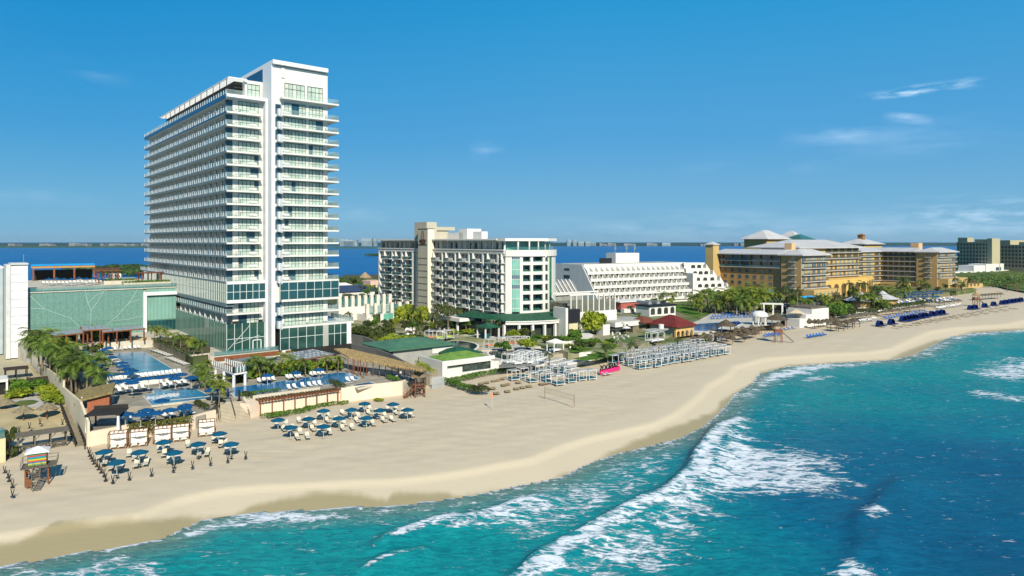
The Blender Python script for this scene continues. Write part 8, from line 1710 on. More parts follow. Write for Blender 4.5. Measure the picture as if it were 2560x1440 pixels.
def seatower(x0, x1, y0, y1, ztop, nm, zf0, nfl, ncol, podium=True):
 mb = MB(); mb.box(x0, x1, y0, y1, -1, ztop); mb.build('tower_wall', yellow, yr)
 mb = MB(); mb.hip(x0 - 1.6, x1 + 2.2, y0 - 1.8, y1 + 1.2, ztop, ztop + 2.7, None, .5); mb.build('roof', hipwhite, yr)
 for k in range(nfl):
  z = zf0 + k * fy_
  for c in range(ncol):
   x = x0 + (x1 - x0) * (c + .5) / ncol; ww = (x1 - x0) / ncol * (.56 if k < nfl - 2 else .78)
   mb = MB(); pts = arch_pts(x, z + .1, ww, 2.5) if k == nfl - 1 else [(x - ww / 2, z + .1), (x + ww / 2, z + .1), (x + ww / 2, z + 2.4), (x - ww / 2, z + 2.4)]
   mb.m(0 if rnd.random() < .6 else 1).add([(p[0], y0 - .03, p[1]) for p in pts], [tuple(range(len(pts)))]); mb.m(2).box(x - .05, x + .05, y0 - .08, y0 - .035, z + .1, z + 2.3); mb.build('window', [litwin, dglass, white2], yr)
  mb = MB(); mb.m(0).box(x0 + .2, x1 + .5, y0 - 1.3, y0 - .002, z - .2, z + .02); mb.m(1).box(x0 + .3, x1 + .4, y0 - 1.25, y0 - 1.18, z + .02, z + 1.0); mb.build('balcony', [white2, terra], yr)
  yc = (y0 + y1) / 2 - 1
  mb = MB(); mb.m(0).box(x0 - 1.3, x0 - .002, yc - 1.8, yc + 1.8, z - .2, z); mb.m(1).box(x0 - .04, x0 - .003, yc - 1.0, yc + 1.0, z + .1, z + 2.4); mb.m(2).box(x0 - 1.28, x0 - 1.2, yc - 1.7, yc + 1.7, z, z + 1.0); mb.build('side_balcony', [white2, litwin, M('thin_iron_rail', (.16, .15, .12), .6, .3, alpha=.5)], yr)
 if podium:
  zp = zf0 - .5; mb = MB(); mb.box(x0 + 1.2, x1 + 4, y0 - 6, y0 - .01, -1, zp); mb.box(x0 + 3.5, x1 + 9, y0 - 13, y0 - 6.01, -1, zp - 3.8); mb.build('podium', yellow2, yr)
  for c in range(5): mb = MB(); pts = arch_pts(x0 + 6 + c * (x1 - x0 + 1) / 5, .2, 2.6, 4.2); mb.add([(p[0], y0 - 13.03, p[1]) for p in pts], [tuple(range(len(pts)))]); mb.build('arched_opening', M('arch_dark_ochre', (.11, .07, .03), .8, .2), yr)
  each('podium_window', [(x0 + 3 + c * 3.5, x0 + 4.6 + c * 3.5, y0 - 6.04, y0 - 6.003, zp - 3.4, zp - 1.0) for c in range(int((x1 - x0 + 1) / 3.5))], litwin, yr)
zfl = Yh.z(y1(0, 585)[1], 0, 0)
zfl = ze_ - 5 * fy_ - .2
seatower(0, XT1, 0, YL1, ze_, '', zfl, 5, 5)
mb = MB(); mb.box(1.6, 22, YL1 + .01, YL2 + 4, -1, ze_ - .2); mb.build('wing_wall', yellowshade, yr)
mb = MB(); mb.slabpoly([(-1.6, YL1 + 1.0, ze_ + .2), (10, YL1 + 1.0, ze_ + 2.4), (10, YL2 + 4, ze_ + 2.4), (-1.6, YL2 + 4, ze_ + .2)], .5); mb.slabpoly([(10, YL1 + 1.0, ze_ + 2.4), (22, YL1 + 1.0, ze_ + .3), (22, YL2 + 4, ze_ + .3), (10, YL2 + 4, ze_ + 2.4)], .5); mb.build('roof', hipwhite, yr)
for k in (3, 4):
 z = zfl + k * fy_; mb = MB(); mb.m(0).box(.2, 1.59, YL1 + .6, YL2, z - .2, z); mb.m(1).box(1.5, 1.58, YL1 + 1, YL2 - 1, z + .1, z + 2.8); mb.m(2).box(.22, .28, YL1 + .7, YL2 - .1, z, z + 1.1)
 for i in range(7): y = YL1 + 1 + (YL2 - YL1 - 2) * i / 6; mb.m(3).box(.5, 1.59, y - .3, y + .3, z, z + fy_ - .22)
 mb.build('glazed_balcony', [white2, dglass, M('teal_rail_glass', (.03, .10, .11), .08, .7, alpha=.7), yellowshade], yr)
for k in range(0, 3):
 for i in range(8):
  y = YL1 + 2.5 + (YL2 - YL1 - 5) * i / 7; z = zfl + k * fy_; mb = MB(); mb.m(0).box(1.53, 1.598, y - 1.0, y + 1.0, z + .5, z + 2.3); mb.m(1).box(1.45, 1.598, y - 1.15, y + 1.15, z + .3, z + .48); mb.build('window', [dglass, yellow], yr)
px0 = Yh.fx(1783, YL2 + .5); px1_ = Yh.fx(1812, YL2 + .5); zp_ = Yh.z(611, px0, YL2 + .5)
mb = MB(); mb.box(px0, px0 + 5, YL2 + .5, YL2 + 5.5, -1, zp_); mb.box(px0 + 5.01, px1_ + 4, YL2 + .52, YL2 + 4.0, -1, ze_); mb.build('pylon_wall', yellow2, yr); mb = MB(); mb.hip(px0 - .6, px0 + 5.6, YL2 - .1, YL2 + 6.1, zp_, zp_ + 1.6); mb.build('pylon_cap', hipwhite, yr)
cx_ = Yh.fx(1979, 14); mb = MB(); mb.box(cx_, cx_ + 4, 14, 18, ze_, Yh.z(608, cx_, 14)); mb.build('chimney', M('peach_render', (.58, .38, .20), .9, .1), yr)
MX0, MX1, MY = Yh.fx(2062, 20), Yh.fx(2147, 20), 20.0
ze2 = Yh.z(618, MX0, MY); zb_ = ze2 - 6.2
mb = MB(); mb.box(MX0 - 22, MX1, MY, MY + 26, -1, ze2); mb.build('main_wall', yellow2, yr); mb = MB(); mb.hip(MX0 - 30, MX1 + 3, MY - 2.2, MY + 30, ze2, ze2 + 4.3, None, .6); mb.build('roof', hipwhite, yr)
for k in range(5):
 z = zb_ - (k - 1) * fy_ if k else zb_ + fy_
for k in range(6):
 z = ze2 - 3.2 - k * fy_ - (.3 if k > 1 else 0)
 mb = MB(); mb.m(0).box(MX0, MX1 + .3, MY - 1.5, MY - .003, z - .2, z); mb.m(1).box(MX0, MX1 + .2, MY - 1.45, MY - 1.38, z, z + 1.0); o = mb.build('balcony', [white2, terra], yr)
 nc_ = 8 if k > 1 else 5
 for c in range(nc_):
  x = MX0 + (MX1 - MX0) * (c + .5) / nc_; ww = (MX1 - MX0) / nc_ * (.42 if k > 1 else .78); mb = MB(); pts = arch_pts(x, z + .1, ww, 2.75) if k == 0 else [(x - ww / 2, z + .1), (x + ww / 2, z + .1), (x + ww / 2, z + 2.5), (x - ww / 2, z + 2.5)]
  mb.m(1 if k < 2 else (0 if rnd.random() < .5 else 1)).add([(p[0], MY - .03, p[1]) for p in pts], [tuple(range(len(pts)))]); mb.build('window', [litwin, M('loggia_shade', (.10, .075, .04), .7, .3, var=.4, vs=.5)], yr)
za_ = Yh.z(698, 70, 6); ap = [y1(1225, 640), y1(1340, 655), y1(1450, 650), y1(1560, 640), y1(1640, 615)]
A0 = Yh.fx(2063, 8); A1 = Yh.fx(2172, 12)
mb = MB(); mb.prism([(A0, 8), (A1, 13), (A1 + 22, 20), (A1 + 20, 38), (A0, MY + 2)], -1, Yh.z(699, A0 + 20, 9)); mb.build('arcade_podium', M('warm_ochre', (.62, .41, .12), .85, .15, var=.05), yr); zar = Yh.z(699, A0 + 20, 9)
for (xa_, ya_, xb_, yb3, n) in ((A0, 8, A1, 13, 6), (A1, 13, A1 + 22, 20, 4)):
 for c in range(n):
  t0, t1 = (c + .16) / n, (c + .84) / n; L0 = Vector((xa_ + (xb_ - xa_) * t0, ya_ + (yb3 - ya_) * t0, 0)); L1 = Vector((xa_ + (xb_ - xa_) * t1, ya_ + (yb3 - ya_) * t1, 0)); wv = (L1 - L0).length
  pts = arch_pts(wv / 2, -.9, wv, zar - 1.2); d_ = (L1 - L0).normalized(); nn = Vector((d_.y, -d_.x, 0)) * .04; mb = MB(); mb.add([tuple(L0 + d_ * p[0] + nn + Vector((0, 0, p[1]))) for p in pts], [tuple(range(len(pts)))]); mb.build('arched_opening', MATS['arch_dark_ochre'], yr)
FX0, FX1, FY = Yh.fx(2343, 3.6), Yh.fx(2388, 3.6), 3.6
ze3 = Yh.z(y1(0, 262)[1], FX0, FY); FYL = Yh.fy(2291, FX0); FYB = Yh.fy(2203, FX0 + 1.5)
seatower(FX0, FX1, FY, FYL, ze3, '', ze3 - 5 * fy_ - .2, 5, 5)
mb = MB(); mb.box(FX0 + 1.5, FX0 + 22, FYL + .01, FYB + 18, -1, ze3 - .2); mb.box(MX1 + .1, FX0 + 1.49, FYB, FYB + 18, -1, ze3 - .2); mb.build('link_wall', yellow2, yr)
mb = MB(); mb.slabpoly([(FX0 - 1, FYL + 1, ze3 + .1), (FX0 + 11, FYL + 1, ze3 + 2.5), (FX0 + 11, FYB + 9, ze3 + 2.5), (FX0 - 1, FYB - 1.5, ze3 + .1)], .5); mb.slabpoly([(MX1 - 2, FYB - 1.5, ze3 + .1), (FX0 - 1, FYB - 1.5, ze3 + .1), (FX0 + 11, FYB + 9, ze3 + 2.5), (MX1 - 2, FYB + 9, ze3 + 2.5)], .5); mb.slabpoly([(MX1 - 2, FYB + 9, ze3 + 2.5), (FX0 + 11, FYB + 9, ze3 + 2.5), (FX0 + 22, FYB + 19, ze3), (MX1 - 2, FYB + 19, ze3)], .5); mb.build('roof', hipwhite, yr)
for k in range(6):
 z = ze3 - 3.2 - k * fy_
 mb = MB(); mb.m(0).box(FX0 + .2, FX0 + 1.49, FYL + .5, FYB - .1, z - .2, z); mb.m(1).box(FX0 + .22, FX0 + .3, FYL + .5, FYB - .1, z, z + 1.0); mb.m(0).box(MX1 + .2, FX0 + 1.4, FYB - 1.3, FYB - .004, z - .2, z); mb.m(1).box(MX1 + .2, FX0 + 1.3, FYB - 1.28, FYB - 1.2, z, z + 1.0); mb.build('balcony', [white2, terra], yr)
 for c in range(6):
  y = FYL + 1 + (FYB - FYL - 2) * (c + .5) / 6; ww = (FYB - FYL) / 6 * .7; mb = MB(); pts = arch_pts(0, z + .1, ww, 2.8) if k in (0, 2) else [(-ww / 2, z + .1), (ww / 2, z + .1), (ww / 2, z + 2.6), (-ww / 2, z + 2.6)]
  mb.add([(FX0 + 1.46, y - p[0], p[1]) for p in pts], [tuple(range(len(pts)))]); mb.build('window', MATS['loggia_shade'] if k < 4 else dglass, yr)
 for c in range(6):
  x = MX1 + 1 + (FX0 - MX1) * (c + .5) / 6; ww = (FX0 - MX1) / 6 * .62; mb = MB(); pts = arch_pts(x, z + .1, ww, 2.8) if k in (0, 2) else [(x - ww / 2, z + .1), (x + ww / 2, z + .1), (x + ww / 2, z + 2.6), (x - ww / 2, z + 2.6)]
  mb.add([(p[0], FYB - .04, p[1]) for p in pts], [tuple(range(len(pts)))]); mb.build('window', [MATS['loggia_shade'], litwin][c % 3 == 1], yr)
mb = MB(); mb.box(FX0 - 4, FX0 + 1.48, FYL + 4, FYB - 2, -1, ze3 - 6 * fy_ - 1); mb.build('far_arcade', yellow2, yr)
for c in range(5): mb = MB(); y = FYL + 6 + (FYB - FYL - 10) * c / 4; pts = arch_pts(0, 0, 3.6, ze3 - 6 * fy_ - 2.4); mb.add([(FX0 - 4.04, y - p[0], p[1]) for p in pts], [tuple(range(len(pts)))]); mb.build('arched_opening', MATS['arch_dark_ochre'], yr)
cx2 = Yh.fx(y1(2095, 0)[0], FYL + 4); mb = MB(); mb.box(cx2, cx2 + 6, FYL + 4, FYL + 9, ze3 - 1, Yh.z(y1(0, 178)[1], cx2, FYL + 4)); mb.build('chimney', MATS['peach_render'], yr)
def hipcube(lab, pa, pb, pyb, pyt, Yd, depth, peak, mroof, cup=False):
 A = at(pa, pyb, Yd); t = thing('roof_tower', lab, 'tower', (A.x, A.y, 5.0), R(37)); fr = Fr((A.x, A.y, 5.0), 37); w_ = fr.fx(pb, 0); zt = fr.z(pyt, 0, 0); mb = MB(); mb.box(0, w_, 0, depth, 0, zt); mb.build('wall', yellow2, t); mb = MB(); mb.hip(-2, w_ + 2, -2, depth + 2, zt, zt + peak); mb.build('roof', mroof, t)
 if cup: mb = MB(); mb.box(w_ / 2 - 2, w_ / 2 + 2, depth / 2 - 2, depth / 2 + 2, zt + peak * .55, zt + peak + 3); mb.hip(w_ / 2 - 2.6, w_ / 2 + 2.6, depth / 2 - 2.6, depth / 2 + 2.6, zt + peak + 3, zt + peak + 4.4); mb.build('cupola', M('cupola_brown', (.25, .14, .06), .8, .2), t)
hipcube('ochre roof tower with a white pyramid cap rising behind the nearer ochre wing', 1917, 1967, 622, 597, 420, 16, 5.5, hipwhite)
hipcube('second white pyramid cap just beyond the larger roof tower', 1990, 2012, 615, 597, 470, 14, 5.5, hipwhite)
hipcube('green glass pyramid roof over the middle of the ochre hotel', 2005, 2040, 615, 602, 455, 14, 4.5, M('green_glass_roof', (.04, .12, .08), .2, .5, var=.2))
hipcube('ochre roof tower with a small cupola far along the ochre hotel', 2160, 2205, 625, 610, 520, 18, 4.0, hipwhite, True)
lb_ = thing('white_tent_house', 'round white tent roofed restaurant among the palms, the nearer of two', 'restaurant', G(*y1(1560, 790), 4.4)); mb = MB(); mb.cone((0, 0), 7.6, 3.4, 2.4, 5.6, 12); mb.cone((0, 0), 2.4, 5.8, .2, 7.0, 12); mb.build('tent_roof', hipwhite, lb_); mb = MB(); mb.cone((0, 0), 6, 0, 6, 3.39, 12); mb.build('wall', M('tent_wall', (.36, .24, .10), .9, .1, var=.6, vs=.6), lb_)
lb_ = thing('white_tent_house', 'round white tent roofed restaurant among the palms, the farther of two', 'restaurant', G(*y1(1755, 770), 4.4)); mb = MB(); mb.cone((0, 0), 7.2, 3.4, 2.2, 5.4, 12); mb.cone((0, 0), 2.2, 5.6, .2, 7.0, 12); mb.build('tent_roof', hipwhite, lb_); mb = MB(); mb.cone((0, 0), 5.6, 0, 5.6, 3.39, 12); mb.build('wall', MATS['tent_wall'], lb_)
for i in range(44):
 UMP.put(G(*y1(1860 + (i % 15) * 32 + rnd.uniform(-10, 10), 690 + (i // 15) * 24 - (i % 15) * 1.5 + rnd.uniform(-6, 6)), 4.4), .2, 'blue umbrella crowded before the far ochre tower, %s in the %s rank' % (nth(i % 15), nth(i // 15)), 'blue umbrellas before the far ochre tower', 1.05)
for i in range(34): (LB if i % 3 else LU).put(G(*y1(1850 + (i % 17) * 36 + rnd.uniform(-9, 9), 742 - (i % 17) * 2 + (i // 17) * 16 + rnd.uniform(-5, 5)), 4.45), R(30), 'lounger before the far ochre tower, %s in the %s file' % (nth(i % 17), nth(i // 17)), 'loungers before the far ochre tower', 1.5)
gwall('dune_wall', 'thin white wavy wall edging the green bank under the white tents', [(*y1(*p), 4.0) for p in ((1400, 848), (1480, 835), (1540, 815), (1640, 812), (1740, 800), (1840, 778), (2000, 770))], 3.0, 5.2, .6, white)
hedge('bank_hedge', 'green bank of sea grape between the grey parasols and the white tents', [y1(*p) for p in ((1300, 890), (1420, 865), (1520, 848), (1640, 838), (1760, 822))], 3.6, 2.6, 2.4, 3000, .34, bushdark, 41)
hedge('bank_hedge', 'green bank of sea grape before the far umbrellas', [y1(*p) for p in ((1780, 808), (1950, 790), (2100, 768), (2250, 742))], 3.6, 2.6, 2.2, 2200, .36, bushdark, 42)
hedge('bank_hedge', 'tall round sea grape clump beside the white box wall', [y1(*p) for p in ((1270, 890), (1330, 895))], 3.6, 4.0, 5.6, 1800, .36, bushgreen, 43)
pf = [(1190, 560, 690), (1290, 555, 700), (1370, 515, 640), (1520, 600, 740), (1600, 560, 750), (1660, 520, 720), (1700, 600, 780), (1760, 560, 740), (1830, 580, 760), (1880, 560, 780), (1930, 520, 720), (1990, 510, 740), (2060, 540, 760), (2110, 520, 730), (2170, 500, 740), (2200, 540, 770), (2240, 530, 760), (1950, 600, 800), (2050, 600, 800), (2150, 620, 800), (1560, 640, 790), (1450, 600, 700), (2310, 650, 780), (2380, 560, 720), (2010, 640, 790), (1780, 640, 780)]
pf += [(x + 25 + (k * 37) % 31, yt + 8 + (k * 23) % 40, yb + 12) for k, (x, yt, yb) in enumerate(pf[3:])]
for i, (x, yt, yb) in enumerate(pf):
 q = z8(x, yb); b_ = G(q[0], q[1], 4.4); hp = max(4, at(*z8(x, yt), b_.y).z - 4.4); palm(b_, (0, 2, 5, 3, 0, 2)[i % 6] if i % 6 != 2 else 3, 'tall coconut palm in the grove below the stepped wing, %s from the terraces' % nth(i), 'palms below the stepped wing', min(2.2, hp / 5.8))
pf2 = [(740, 640, 790), (860, 660, 840), (910, 680, 850), (1030, 700, 850), (1180, 720, 830), (1230, 700, 820), (1300, 720, 830), (1450, 600, 730), (1480, 590, 740), (1590, 640, 790), (1640, 660, 800), (1700, 600, 760), (1740, 580, 740), (1680, 640, 780), (1960, 520, 680), (1880, 610, 730), (1930, 590, 700), (2130, 540, 660), (1540, 660, 800), (2440, 545, 640), (2500, 540, 640), (1760, 700, 810), (1820, 640, 760)]
pf2 += [(x + 30 + (k * 29) % 40, yt + (k * 17) % 30, yb + 8) for k, (x, yt, yb) in enumerate(pf2)] + [(560 + k * 95, 655 + (k * 31) % 40, 800) for k in range(9)]
for i, (x, yt, yb) in enumerate(pf2):
 q = y1(x, yb); b_ = G(q[0], q[1], 4.4); hp = max(4, at(*y1(x, yt), b_.y).z - 4.4); palm(b_, (4, 5, 0, 2, 4, 3)[i % 6], 'palm before the ochre hotel, %s along from the stepped wing' % nth(i), 'palms before the ochre hotel', min(2.4, hp / 6.0))
for i, (x, y) in enumerate(((1190, 790), (1260, 800), (1320, 800), (1130, 800), (620, 830), (700, 820), (1380, 820), (960, 790), (1000, 860), (1070, 870), (1700, 800), (1500, 790), (1420, 780))): bush(G(*y1(x, y), 4.4), ('dark', 'dark', 'green', 'dark')[i % 4], 'bush between the dark bar and the white tents, %s along' % nth(i), 'bushes before the ochre hotel', (3.4, 3.4, 3.6))
mb = MB()
dn = [(2380, 720), (2440, 716), (2480, 712), (2520, 722), (2600, 735)]; dn2 = [(2360, 690), (2440, 695), (2500, 690), (2560, 690), (2640, 690)]; q_ = [G(x, y, 3.0) for x, y in dn]; q2_ = [G(x, y, 7.0) for x, y in dn2]; q3_ = [p + Vector((60, 220, 3)) for p in q2_]
for i in range(4): mb.add([q_[i], q_[i + 1], q2_[i + 1], q2_[i], q3_[i + 1], q3_[i]], [(0, 1, 2, 3), (3, 2, 4, 5)])
dune = structure(mb, 'dune_terrain', scrubm)
dv_ = thing('dune_scrub', 'low green dune scrub covering the sandy rise by the white villa', 'scrub', q_[1]); bl = []
for i in range(70):
 t_, s_ = rnd.random() * 3.99, rnd.random(); j = int(t_); p = q_[j].lerp(q_[j + 1], t_ - j).lerp(q2_[j].lerp(q2_[j + 1], t_ - j), s_ ** .7) - q_[1]; bl.append((p.x, p.y, p.z + .3, rnd.uniform(4, 9), rnd.uniform(4, 9), rnd.uniform(.8, 1.8)))
leafmass('foliage', bl, 6500, .7, leafm('scrub_leaf', (.045, .10, .02), (.17, .24, .05), vs=.05), dv_, 51); del dv_['label']; del dv_['category']; tag(dv_, kind='stuff')
dv_.children[0]['kind'] = 'stuff'
FH_ = Fr(at(2392, 655, 640), 35); FH_.zb = 6; FH_.o.z = 6
def farhotel(lab, pl, pr, pyl, pyr, Yd, nb_, fw, ang=18):
 """its long side, turned from the sun, recedes from the near corner at pr to pl"""
 A = at(pr, 650, Yd); fr = Fr((A.x, A.y, 4.0), ang); t = fr.root('far_hotel', lab, 'hotel'); d = fr.fy(pl, 0); zt = fr.z(pyr, 0, 0)
 mb = MB(); mb.box(0, fw, 0, d, 0, zt); mb.build('wall', farstone, t); n = int((zt - 5) / 3.3); fm = M('far_loggia', (.05, .06, .06), .6, .3, var=.3)
 for k in range(n):
  z = zt - 3.4 - k * 3.3
  each('window', [(-.1, -.01, d * (c + .2) / nb_, d * (c + .8) / nb_, z, z + 2.2) for c in range(nb_)], fm, t)
  each('front_window', [(fw * .4, fw * .6, -.08, -.01, z, z + 1.6)], fm, t)
 mb = MB(); mb.box(.5, fw - 1, d * .7, d * .98, zt, zt + 4.0); mb.box(1, fw - 2, d * .15, d * .5, zt, zt + 2.4); mb.build('roof_block', farstone, t); MB().box(-.4, fw + .3, -.3, d * .12, 0, zt + 3.2).build('stair_tower', farstone, t)
farhotel('big far hotel whose shaded long side stands just beyond the ochre hotel', 2392, 2480, 612, 605, 600, 11, 9)
farhotel('second big far hotel block, cut off by the frame edge', 2494, 2600, 616, 612, 590, 12, 40)
vl = Fr(G(*y2(1240, 615), 5.5), 30); t = vl.root('white_villa', 'white modern flat roofed villa with stacked boxes on the dune', 'house'); s_ = vl.fx(y2(1770, 0)[0], 0) / 32.0
mb = MB(); mb.box(-9 * s_, 32 * s_, 0, 14, 0, vl.z(y2(0, 570)[1], 4, 0)); zA = vl.z(y2(0, 500)[1], 8, 0); mb.box(4 * s_, 25 * s_, -.5, 12, 0.01, zA); mb.box(12 * s_, 25 * s_, -1.2, 13, .02, zA + 1.0); mb.build('wall', white, t); each('window', [(x * s_, (x + 2.2) * s_, -.06 - yy_, -.01 - yy_, 1, 2.8) for x, yy_ in ((-5, 0), (0, 0), (6, .5), (10, .5), (15, 1.2), (29, 0))] + [(19 * s_, 23 * s_, -1.26, -1.21, 3, 6)], dglass, t)
gwall('villa_wall', 'long low grey wall on the dune below the white villa', [(*y2(1100, 622), 5.5), (*y2(1400, 640), 5.5), (*y2(1700, 650), 5.5), (*y2(1990, 668), 5.5)], 3.5, 7.0, .6, M('villa_wall', (.42, .43, .41), .85, .1))
wj = thing('sand_workers_frame', 'dark timber frame standing on the sand at the foot of the dune', 'frame', G(*y2(1775, 810), 2.5)); mb = MB(); [mb.box(x - .15, x + .15, -.15, .15, 0, 4.5) for x in (-3, 3)]; mb.beam((-3, 0, 4.4), (3, 0, 4.4), .2); mb.beam((3, 0, 3), (5.5, 0, 0), .2); mb.build('timber_frame', wood, wj)
def treerow(n, xs, ys, Z, lab, grp, sc_=1.4, kinds=(0, 1, 1, 0)):
 for i in range(n): k_ = (i + .5) / n; tree(G(xs[0] + (xs[1] - xs[0]) * k_ + rnd.uniform(-6, 6), ys[0] + (ys[1] - ys[0]) * k_ + rnd.uniform(-3, 5), Z), kinds[i % len(kinds)], '%s, %s along' % (lab, nth(i)), grp, sc_ * rnd.uniform(.8, 1.2))
treerow(16, (2388, 2575), (672, 668), 4.5, 'dense green tree below the far hotel blocks', 'trees below the far hotels', 2.0)
treerow(14, (2395, 2580), (660, 658), 4.5, 'dense green tree in the back line at the far hotels', 'trees at the foot of the far hotels', 2.2)
treerow(12, (835, 952), (738, 745), 1.5, 'leafy tree between the tower and the white hotel', 'trees between tower and white hotel', 1.15, (0, 2, 1, 0))
treerow(10, (838, 955), (722, 726), 1.5, 'leafy tree in the back line between tower and lagoon', 'trees between tower and lagoon', 1.3, (2, 0, 0, 1))
treerow(9, (850, 1000), (780, 775), 2.0, 'dark tree behind the square columned house', 'trees behind the columned house', 1.3, (1, 1, 0))
for i, (x, y, s_) in enumerate(((870, 775, 1.3), (905, 780, 1.2), (935, 785, 1.1))): pass
treerow(9, (905, 1110), (838, 832), 5.0, 'leafy garden tree behind the dark side walls', 'trees behind the dark side walls', .75, (1, 0, 1, 2))
treerow(7, (1130, 1240), (828, 832), 5.0, 'leafy garden tree before the green bays of the curved hotel', 'trees before the curved hotel', .7, (1, 1, 0))
treerow(6, (1600, 1680), (778, 772), 5.0, 'leafy tree beside the black roofed pavilion', 'trees beside the black roofed pavilion', .8, (0, 1, 2))
treerow(8, (1960, 2060), (775, 768), 4.4, 'leafy tree at the foot of the ochre sea tower', 'trees at the ochre sea tower', .9, (1, 0, 1))
treerow(7, (2240, 2400), (738, 728), 4.4, 'leafy tree at the foot of the far ochre tower', 'trees at the far ochre tower', .8, (1, 0))
hs_ = thing('pink_house', 'small pink house with dark windows beside the white hotel', 'house', G(*z6(345, 760), 2.0), R(39)); mb = MB(); mb.box(0, 18, 0, 12, 0, G(*z6(345, 760), 2.0).y * (760 - 650) / 4 / F); mb.build('wall', M('pink_wall', (.62, .42, .32), .9, .1), hs_); each('window', [(2 + k * 3, 3.6 + k * 3, -.06, -.01, 2, 4.5) for k in range(5)], dglass, hs_)
for (x, y, w_, lab) in ((60, 790, 22, 'long white roof beyond the tower balconies'), (180, 820, 26, 'dark blue roof beside the white roof beyond the tower')):
 t = thing('low_house', lab, 'house', G(*z6(x, y), 2.0), R(39)); mb = MB(); mb.box(-w_ / 2, w_ / 2, 0, 12, 0, 4); mb.build('wall', white, t); mb = MB(); mb.hip(-w_ / 2 - 1, w_ / 2 + 1, -1, 13, 4, 7.0); mb.build('roof', white if w_ < 24 else M('slate_roof', (.03, .05, .10), .7, .2), t)
pt_ = thing('thatched_peak', 'pointed thatched roof rising out of the trees by the lagoon', 'hut', G(*z6(290, 680), 2.0)); mb = MB(); mb.cone((0, 0), 6, 4, .3, 9, 12, .05); mb.build('thatch_roof', M('pale_thatch', (.30, .22, .13), .95, .05), pt_); mb = MB(); mb.cone((0, 0), 6, 0, 6, 5, 12); mb.build('wall', woodgrey, pt_)
def mang(lab, pts, n, hh, seed, size):
 t = thing('mangrove_wood', '', '');
 for k_ in ('label', 'category'):
  if k_ in t: del t[k_]
 P = [G(x, y, .3) for x, y in pts]; t.location = P[0]; q = random.Random(seed); bl = []
 for a, b in zip(P[:-1], P[1:]):
  for i in range(24): p = a.lerp(b, q.random()) - P[0]; dd = q.uniform(0, 1); bl.append((p.x + q.uniform(-8, 8), p.y + dd * 110, hh * .5, q.uniform(7, 14), q.uniform(8, 16), hh * q.uniform(.5, .75)))
 o = leafmass('foliage', bl, n, size, mangrove, t, seed); tag(t, kind='stuff'); tag(o, kind='stuff')
mang('', [(180, 676), (230, 683), (300, 688), (378, 690), (440, 690)], 9000, 4.5, 61, 1.6)
mang('', [(915, 640), (935, 641), (952, 640)], 1500, 4.0, 62, 1.6)
def sky_b(px0, px1, pyt, Yd, lab, m_=None, pieces=1):
 A = at(px0, 611, Yd); w_ = (px1 - px0) * Yd / F; h = (HZ + 34 * F / Yd - pyt) * Yd / F
 t = thing('skyline_building', lab, 'building', (A.x, Yd, 0)); mb = MB(); q = random.Random(int(px0))
 for i in range(pieces): mb.box(w_ * i / pieces, w_ * (i + .96) / pieces, i * 2, 60 + i * 2, 0, h * (1 if i == 0 else q.uniform(.7, 1)))
 mb.build('facade', m_ or fartower, t); wn = MB(); nfl = max(2, int(h / 9))
 for k in range(nfl): wn.box(w_ * .04, w_ * .9, -1.2, -.05, h * (k + .35) / nfl * .7, h * (k + .7) / nfl * .7)
 wn.build('window_band_pane', M('skyline_window', (.12, .17, .19), .5, .3, var=.3, vs=.01), t)
for (a, b, t_, lab, p_) in ((850, 892, 597, 'widest grey tower block across the lagoon beside the hotel tower', 4), (904, 930, 596, 'grey tower block across the lagoon between two others', 1), (934, 941, 597, 'narrow grey tower across the lagoon next to the white hotel', 1), (1418, 1427, 599, 'slim grey tower across the lagoon beyond the curved hotel, the first', 1), (1433, 1442, 599, 'slim grey tower across the lagoon beyond the curved hotel, the second', 1),
      (1446, 1460, 604, 'squat blue grey block across the lagoon after the two slim towers', 1), (1464, 1490, 604, 'low grey green block across the lagoon left of the antenna masts', 2), (1655, 1677, 607, 'low grey slab across the lagoon beyond the terraced hotel', 1)): sky_b(a, b, t_, 5100, lab, None, p_)
for (a, b, t_, lab) in ((172, 218, 607.5, 'longest pale building on the far shore behind the stair tower'), (20, 34, 609, 'small pale building on the far shore at the frame edge'), (98, 122, 609, 'pale low building on the far shore above the antenna'), (272, 316, 609, 'wide pale building on the far shore behind the hall'), (352, 366, 608.5, 'pale building on the far shore touching the hotel balconies'), (1499, 1516, 608, 'pale block on the far shore above the terraced roof'), (1520, 1540, 607, 'brightest block on the far shore beside the masts'), (1560, 1590, 609, 'flat pale block on the far shore beyond the masts'), (1617, 1634, 607.5, 'ochre block on the far shore beyond the masts'),
     (1836, 1846, 608, 'pale block on the far shore beside the roof tower, the smallest'), (1852, 1884, 608, 'pale block on the far shore touching the roof tower')): sky_b(a, b, t_, 5150, lab, farpale, 3)
for i in range(14):
 x = rnd.choice((rnd.uniform(0, 365), rnd.uniform(1440, 1760))); sky_b(x, x + rnd.uniform(4, 10), rnd.uniform(609, 611), 5160, 'tiny pale house on the far shore across the lagoon', farpale); o = bpy.context.scene.objects[-1]
for o in list(COL.objects):
 if o.get('label') == 'tiny pale house on the far shore across the lagoon': o['group'] = 'tiny houses on the far shore'
pe = thing('person', 'person in white shirt and black trousers walking on the garden path', 'person', G(1425.5, 879.5, 4.3), S.a)
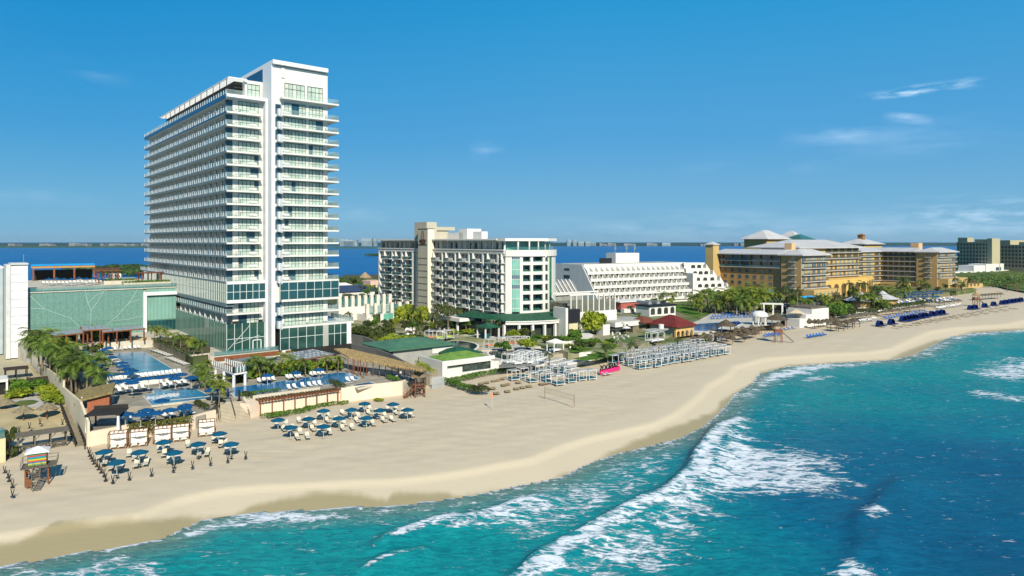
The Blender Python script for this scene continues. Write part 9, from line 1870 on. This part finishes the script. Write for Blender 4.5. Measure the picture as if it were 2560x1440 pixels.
V_ = [(0, 0, .95), (0, 0, 1.15), (0, 0, 1.38), (0, 0, 1.5), (0, -.02, 1.66), (.1, 0, .9), (.12, -.12, .5), (.12, -.2, .06), (.12, -.34, .03), (-.1, 0, .9), (-.12, .08, .5), (-.12, .25, .1), (-.12, .12, .03), (.2, 0, 1.4), (.26, .05, 1.12), (.24, -.06, .88), (-.2, 0, 1.4), (-.26, -.05, 1.12), (-.24, .12, .9)]
E_ = [(0, 1), (1, 2), (2, 3), (3, 4), (0, 5), (5, 6), (6, 7), (7, 8), (0, 9), (9, 10), (10, 11), (11, 12), (2, 13), (13, 14), (14, 15), (2, 16), (16, 17), (17, 18)]
R_ = [.15, .14, .16, .06, .10, .10, .07, .045, .04, .10, .07, .045, .04, .06, .045, .035, .06, .045, .035]
me = bpy.data.meshes.new('body'); me.from_pydata(V_, E_, []); bo = link('body', me, pe); md = bo.modifiers.new('skin', 'SKIN')
for v, r_ in zip(me.skin_vertices[0].data, R_): v.radius = (r_, r_)
me.skin_vertices[0].data[0].use_root = True
ss = bo.modifiers.new('smooth', 'SUBSURF'); ss.levels = ss.render_levels = 1
bpy.context.view_layer.update(); dg = bpy.context.evaluated_depsgraph_get(); m2 = bpy.data.meshes.new_from_object(bo.evaluated_get(dg)); bo.modifiers.clear(); bo.data = m2
m2.materials.clear(); [m2.materials.append(m_) for m_ in (M('skin_tone', (.35, .19, .11), .6, .3), M('white_shirt', (.70, .70, .68), .8, .2), black)]
for p in m2.polygons: z = p.center.z; p.material_index = 0 if z > 1.5 or (abs(p.center.x) > .21 and z < 1.1) else (1 if z > .98 else 2); p.use_smooth = True
mb = MB(); mb.cone((0, .01), .115, 1.64, .06, 1.78, 10); mb.build('hair', black, pe)
fu = thing('folded_umbrella', 'folded blue umbrella on a thin pole at the head of the stairs', 'umbrella', G(570, 999, 4.8)); MB().tube([(0, 0, 0), (0, 0, 2.3)], .04).build('pole', steel, fu); mb = MB(); mb.tube([(0, 0, .5), (0, 0, 1.0), (0, 0, 1.3), (0, 0, 1.9), (0, 0, 2.25)], [.22, .2, .1, .22, .03], 8); mb.build('canopy', blue, fu)
sp = thing('dark_post', 'dark square post on a base between the stairs and the long pool', 'post', G(598, 1001, 4.8)); mb = MB(); mb.box(-.14, .14, -.14, .14, 0, 1.9); mb.box(-.4, .4, -.3, .3, 0, .08); mb.build('post_body', woodblack, sp)
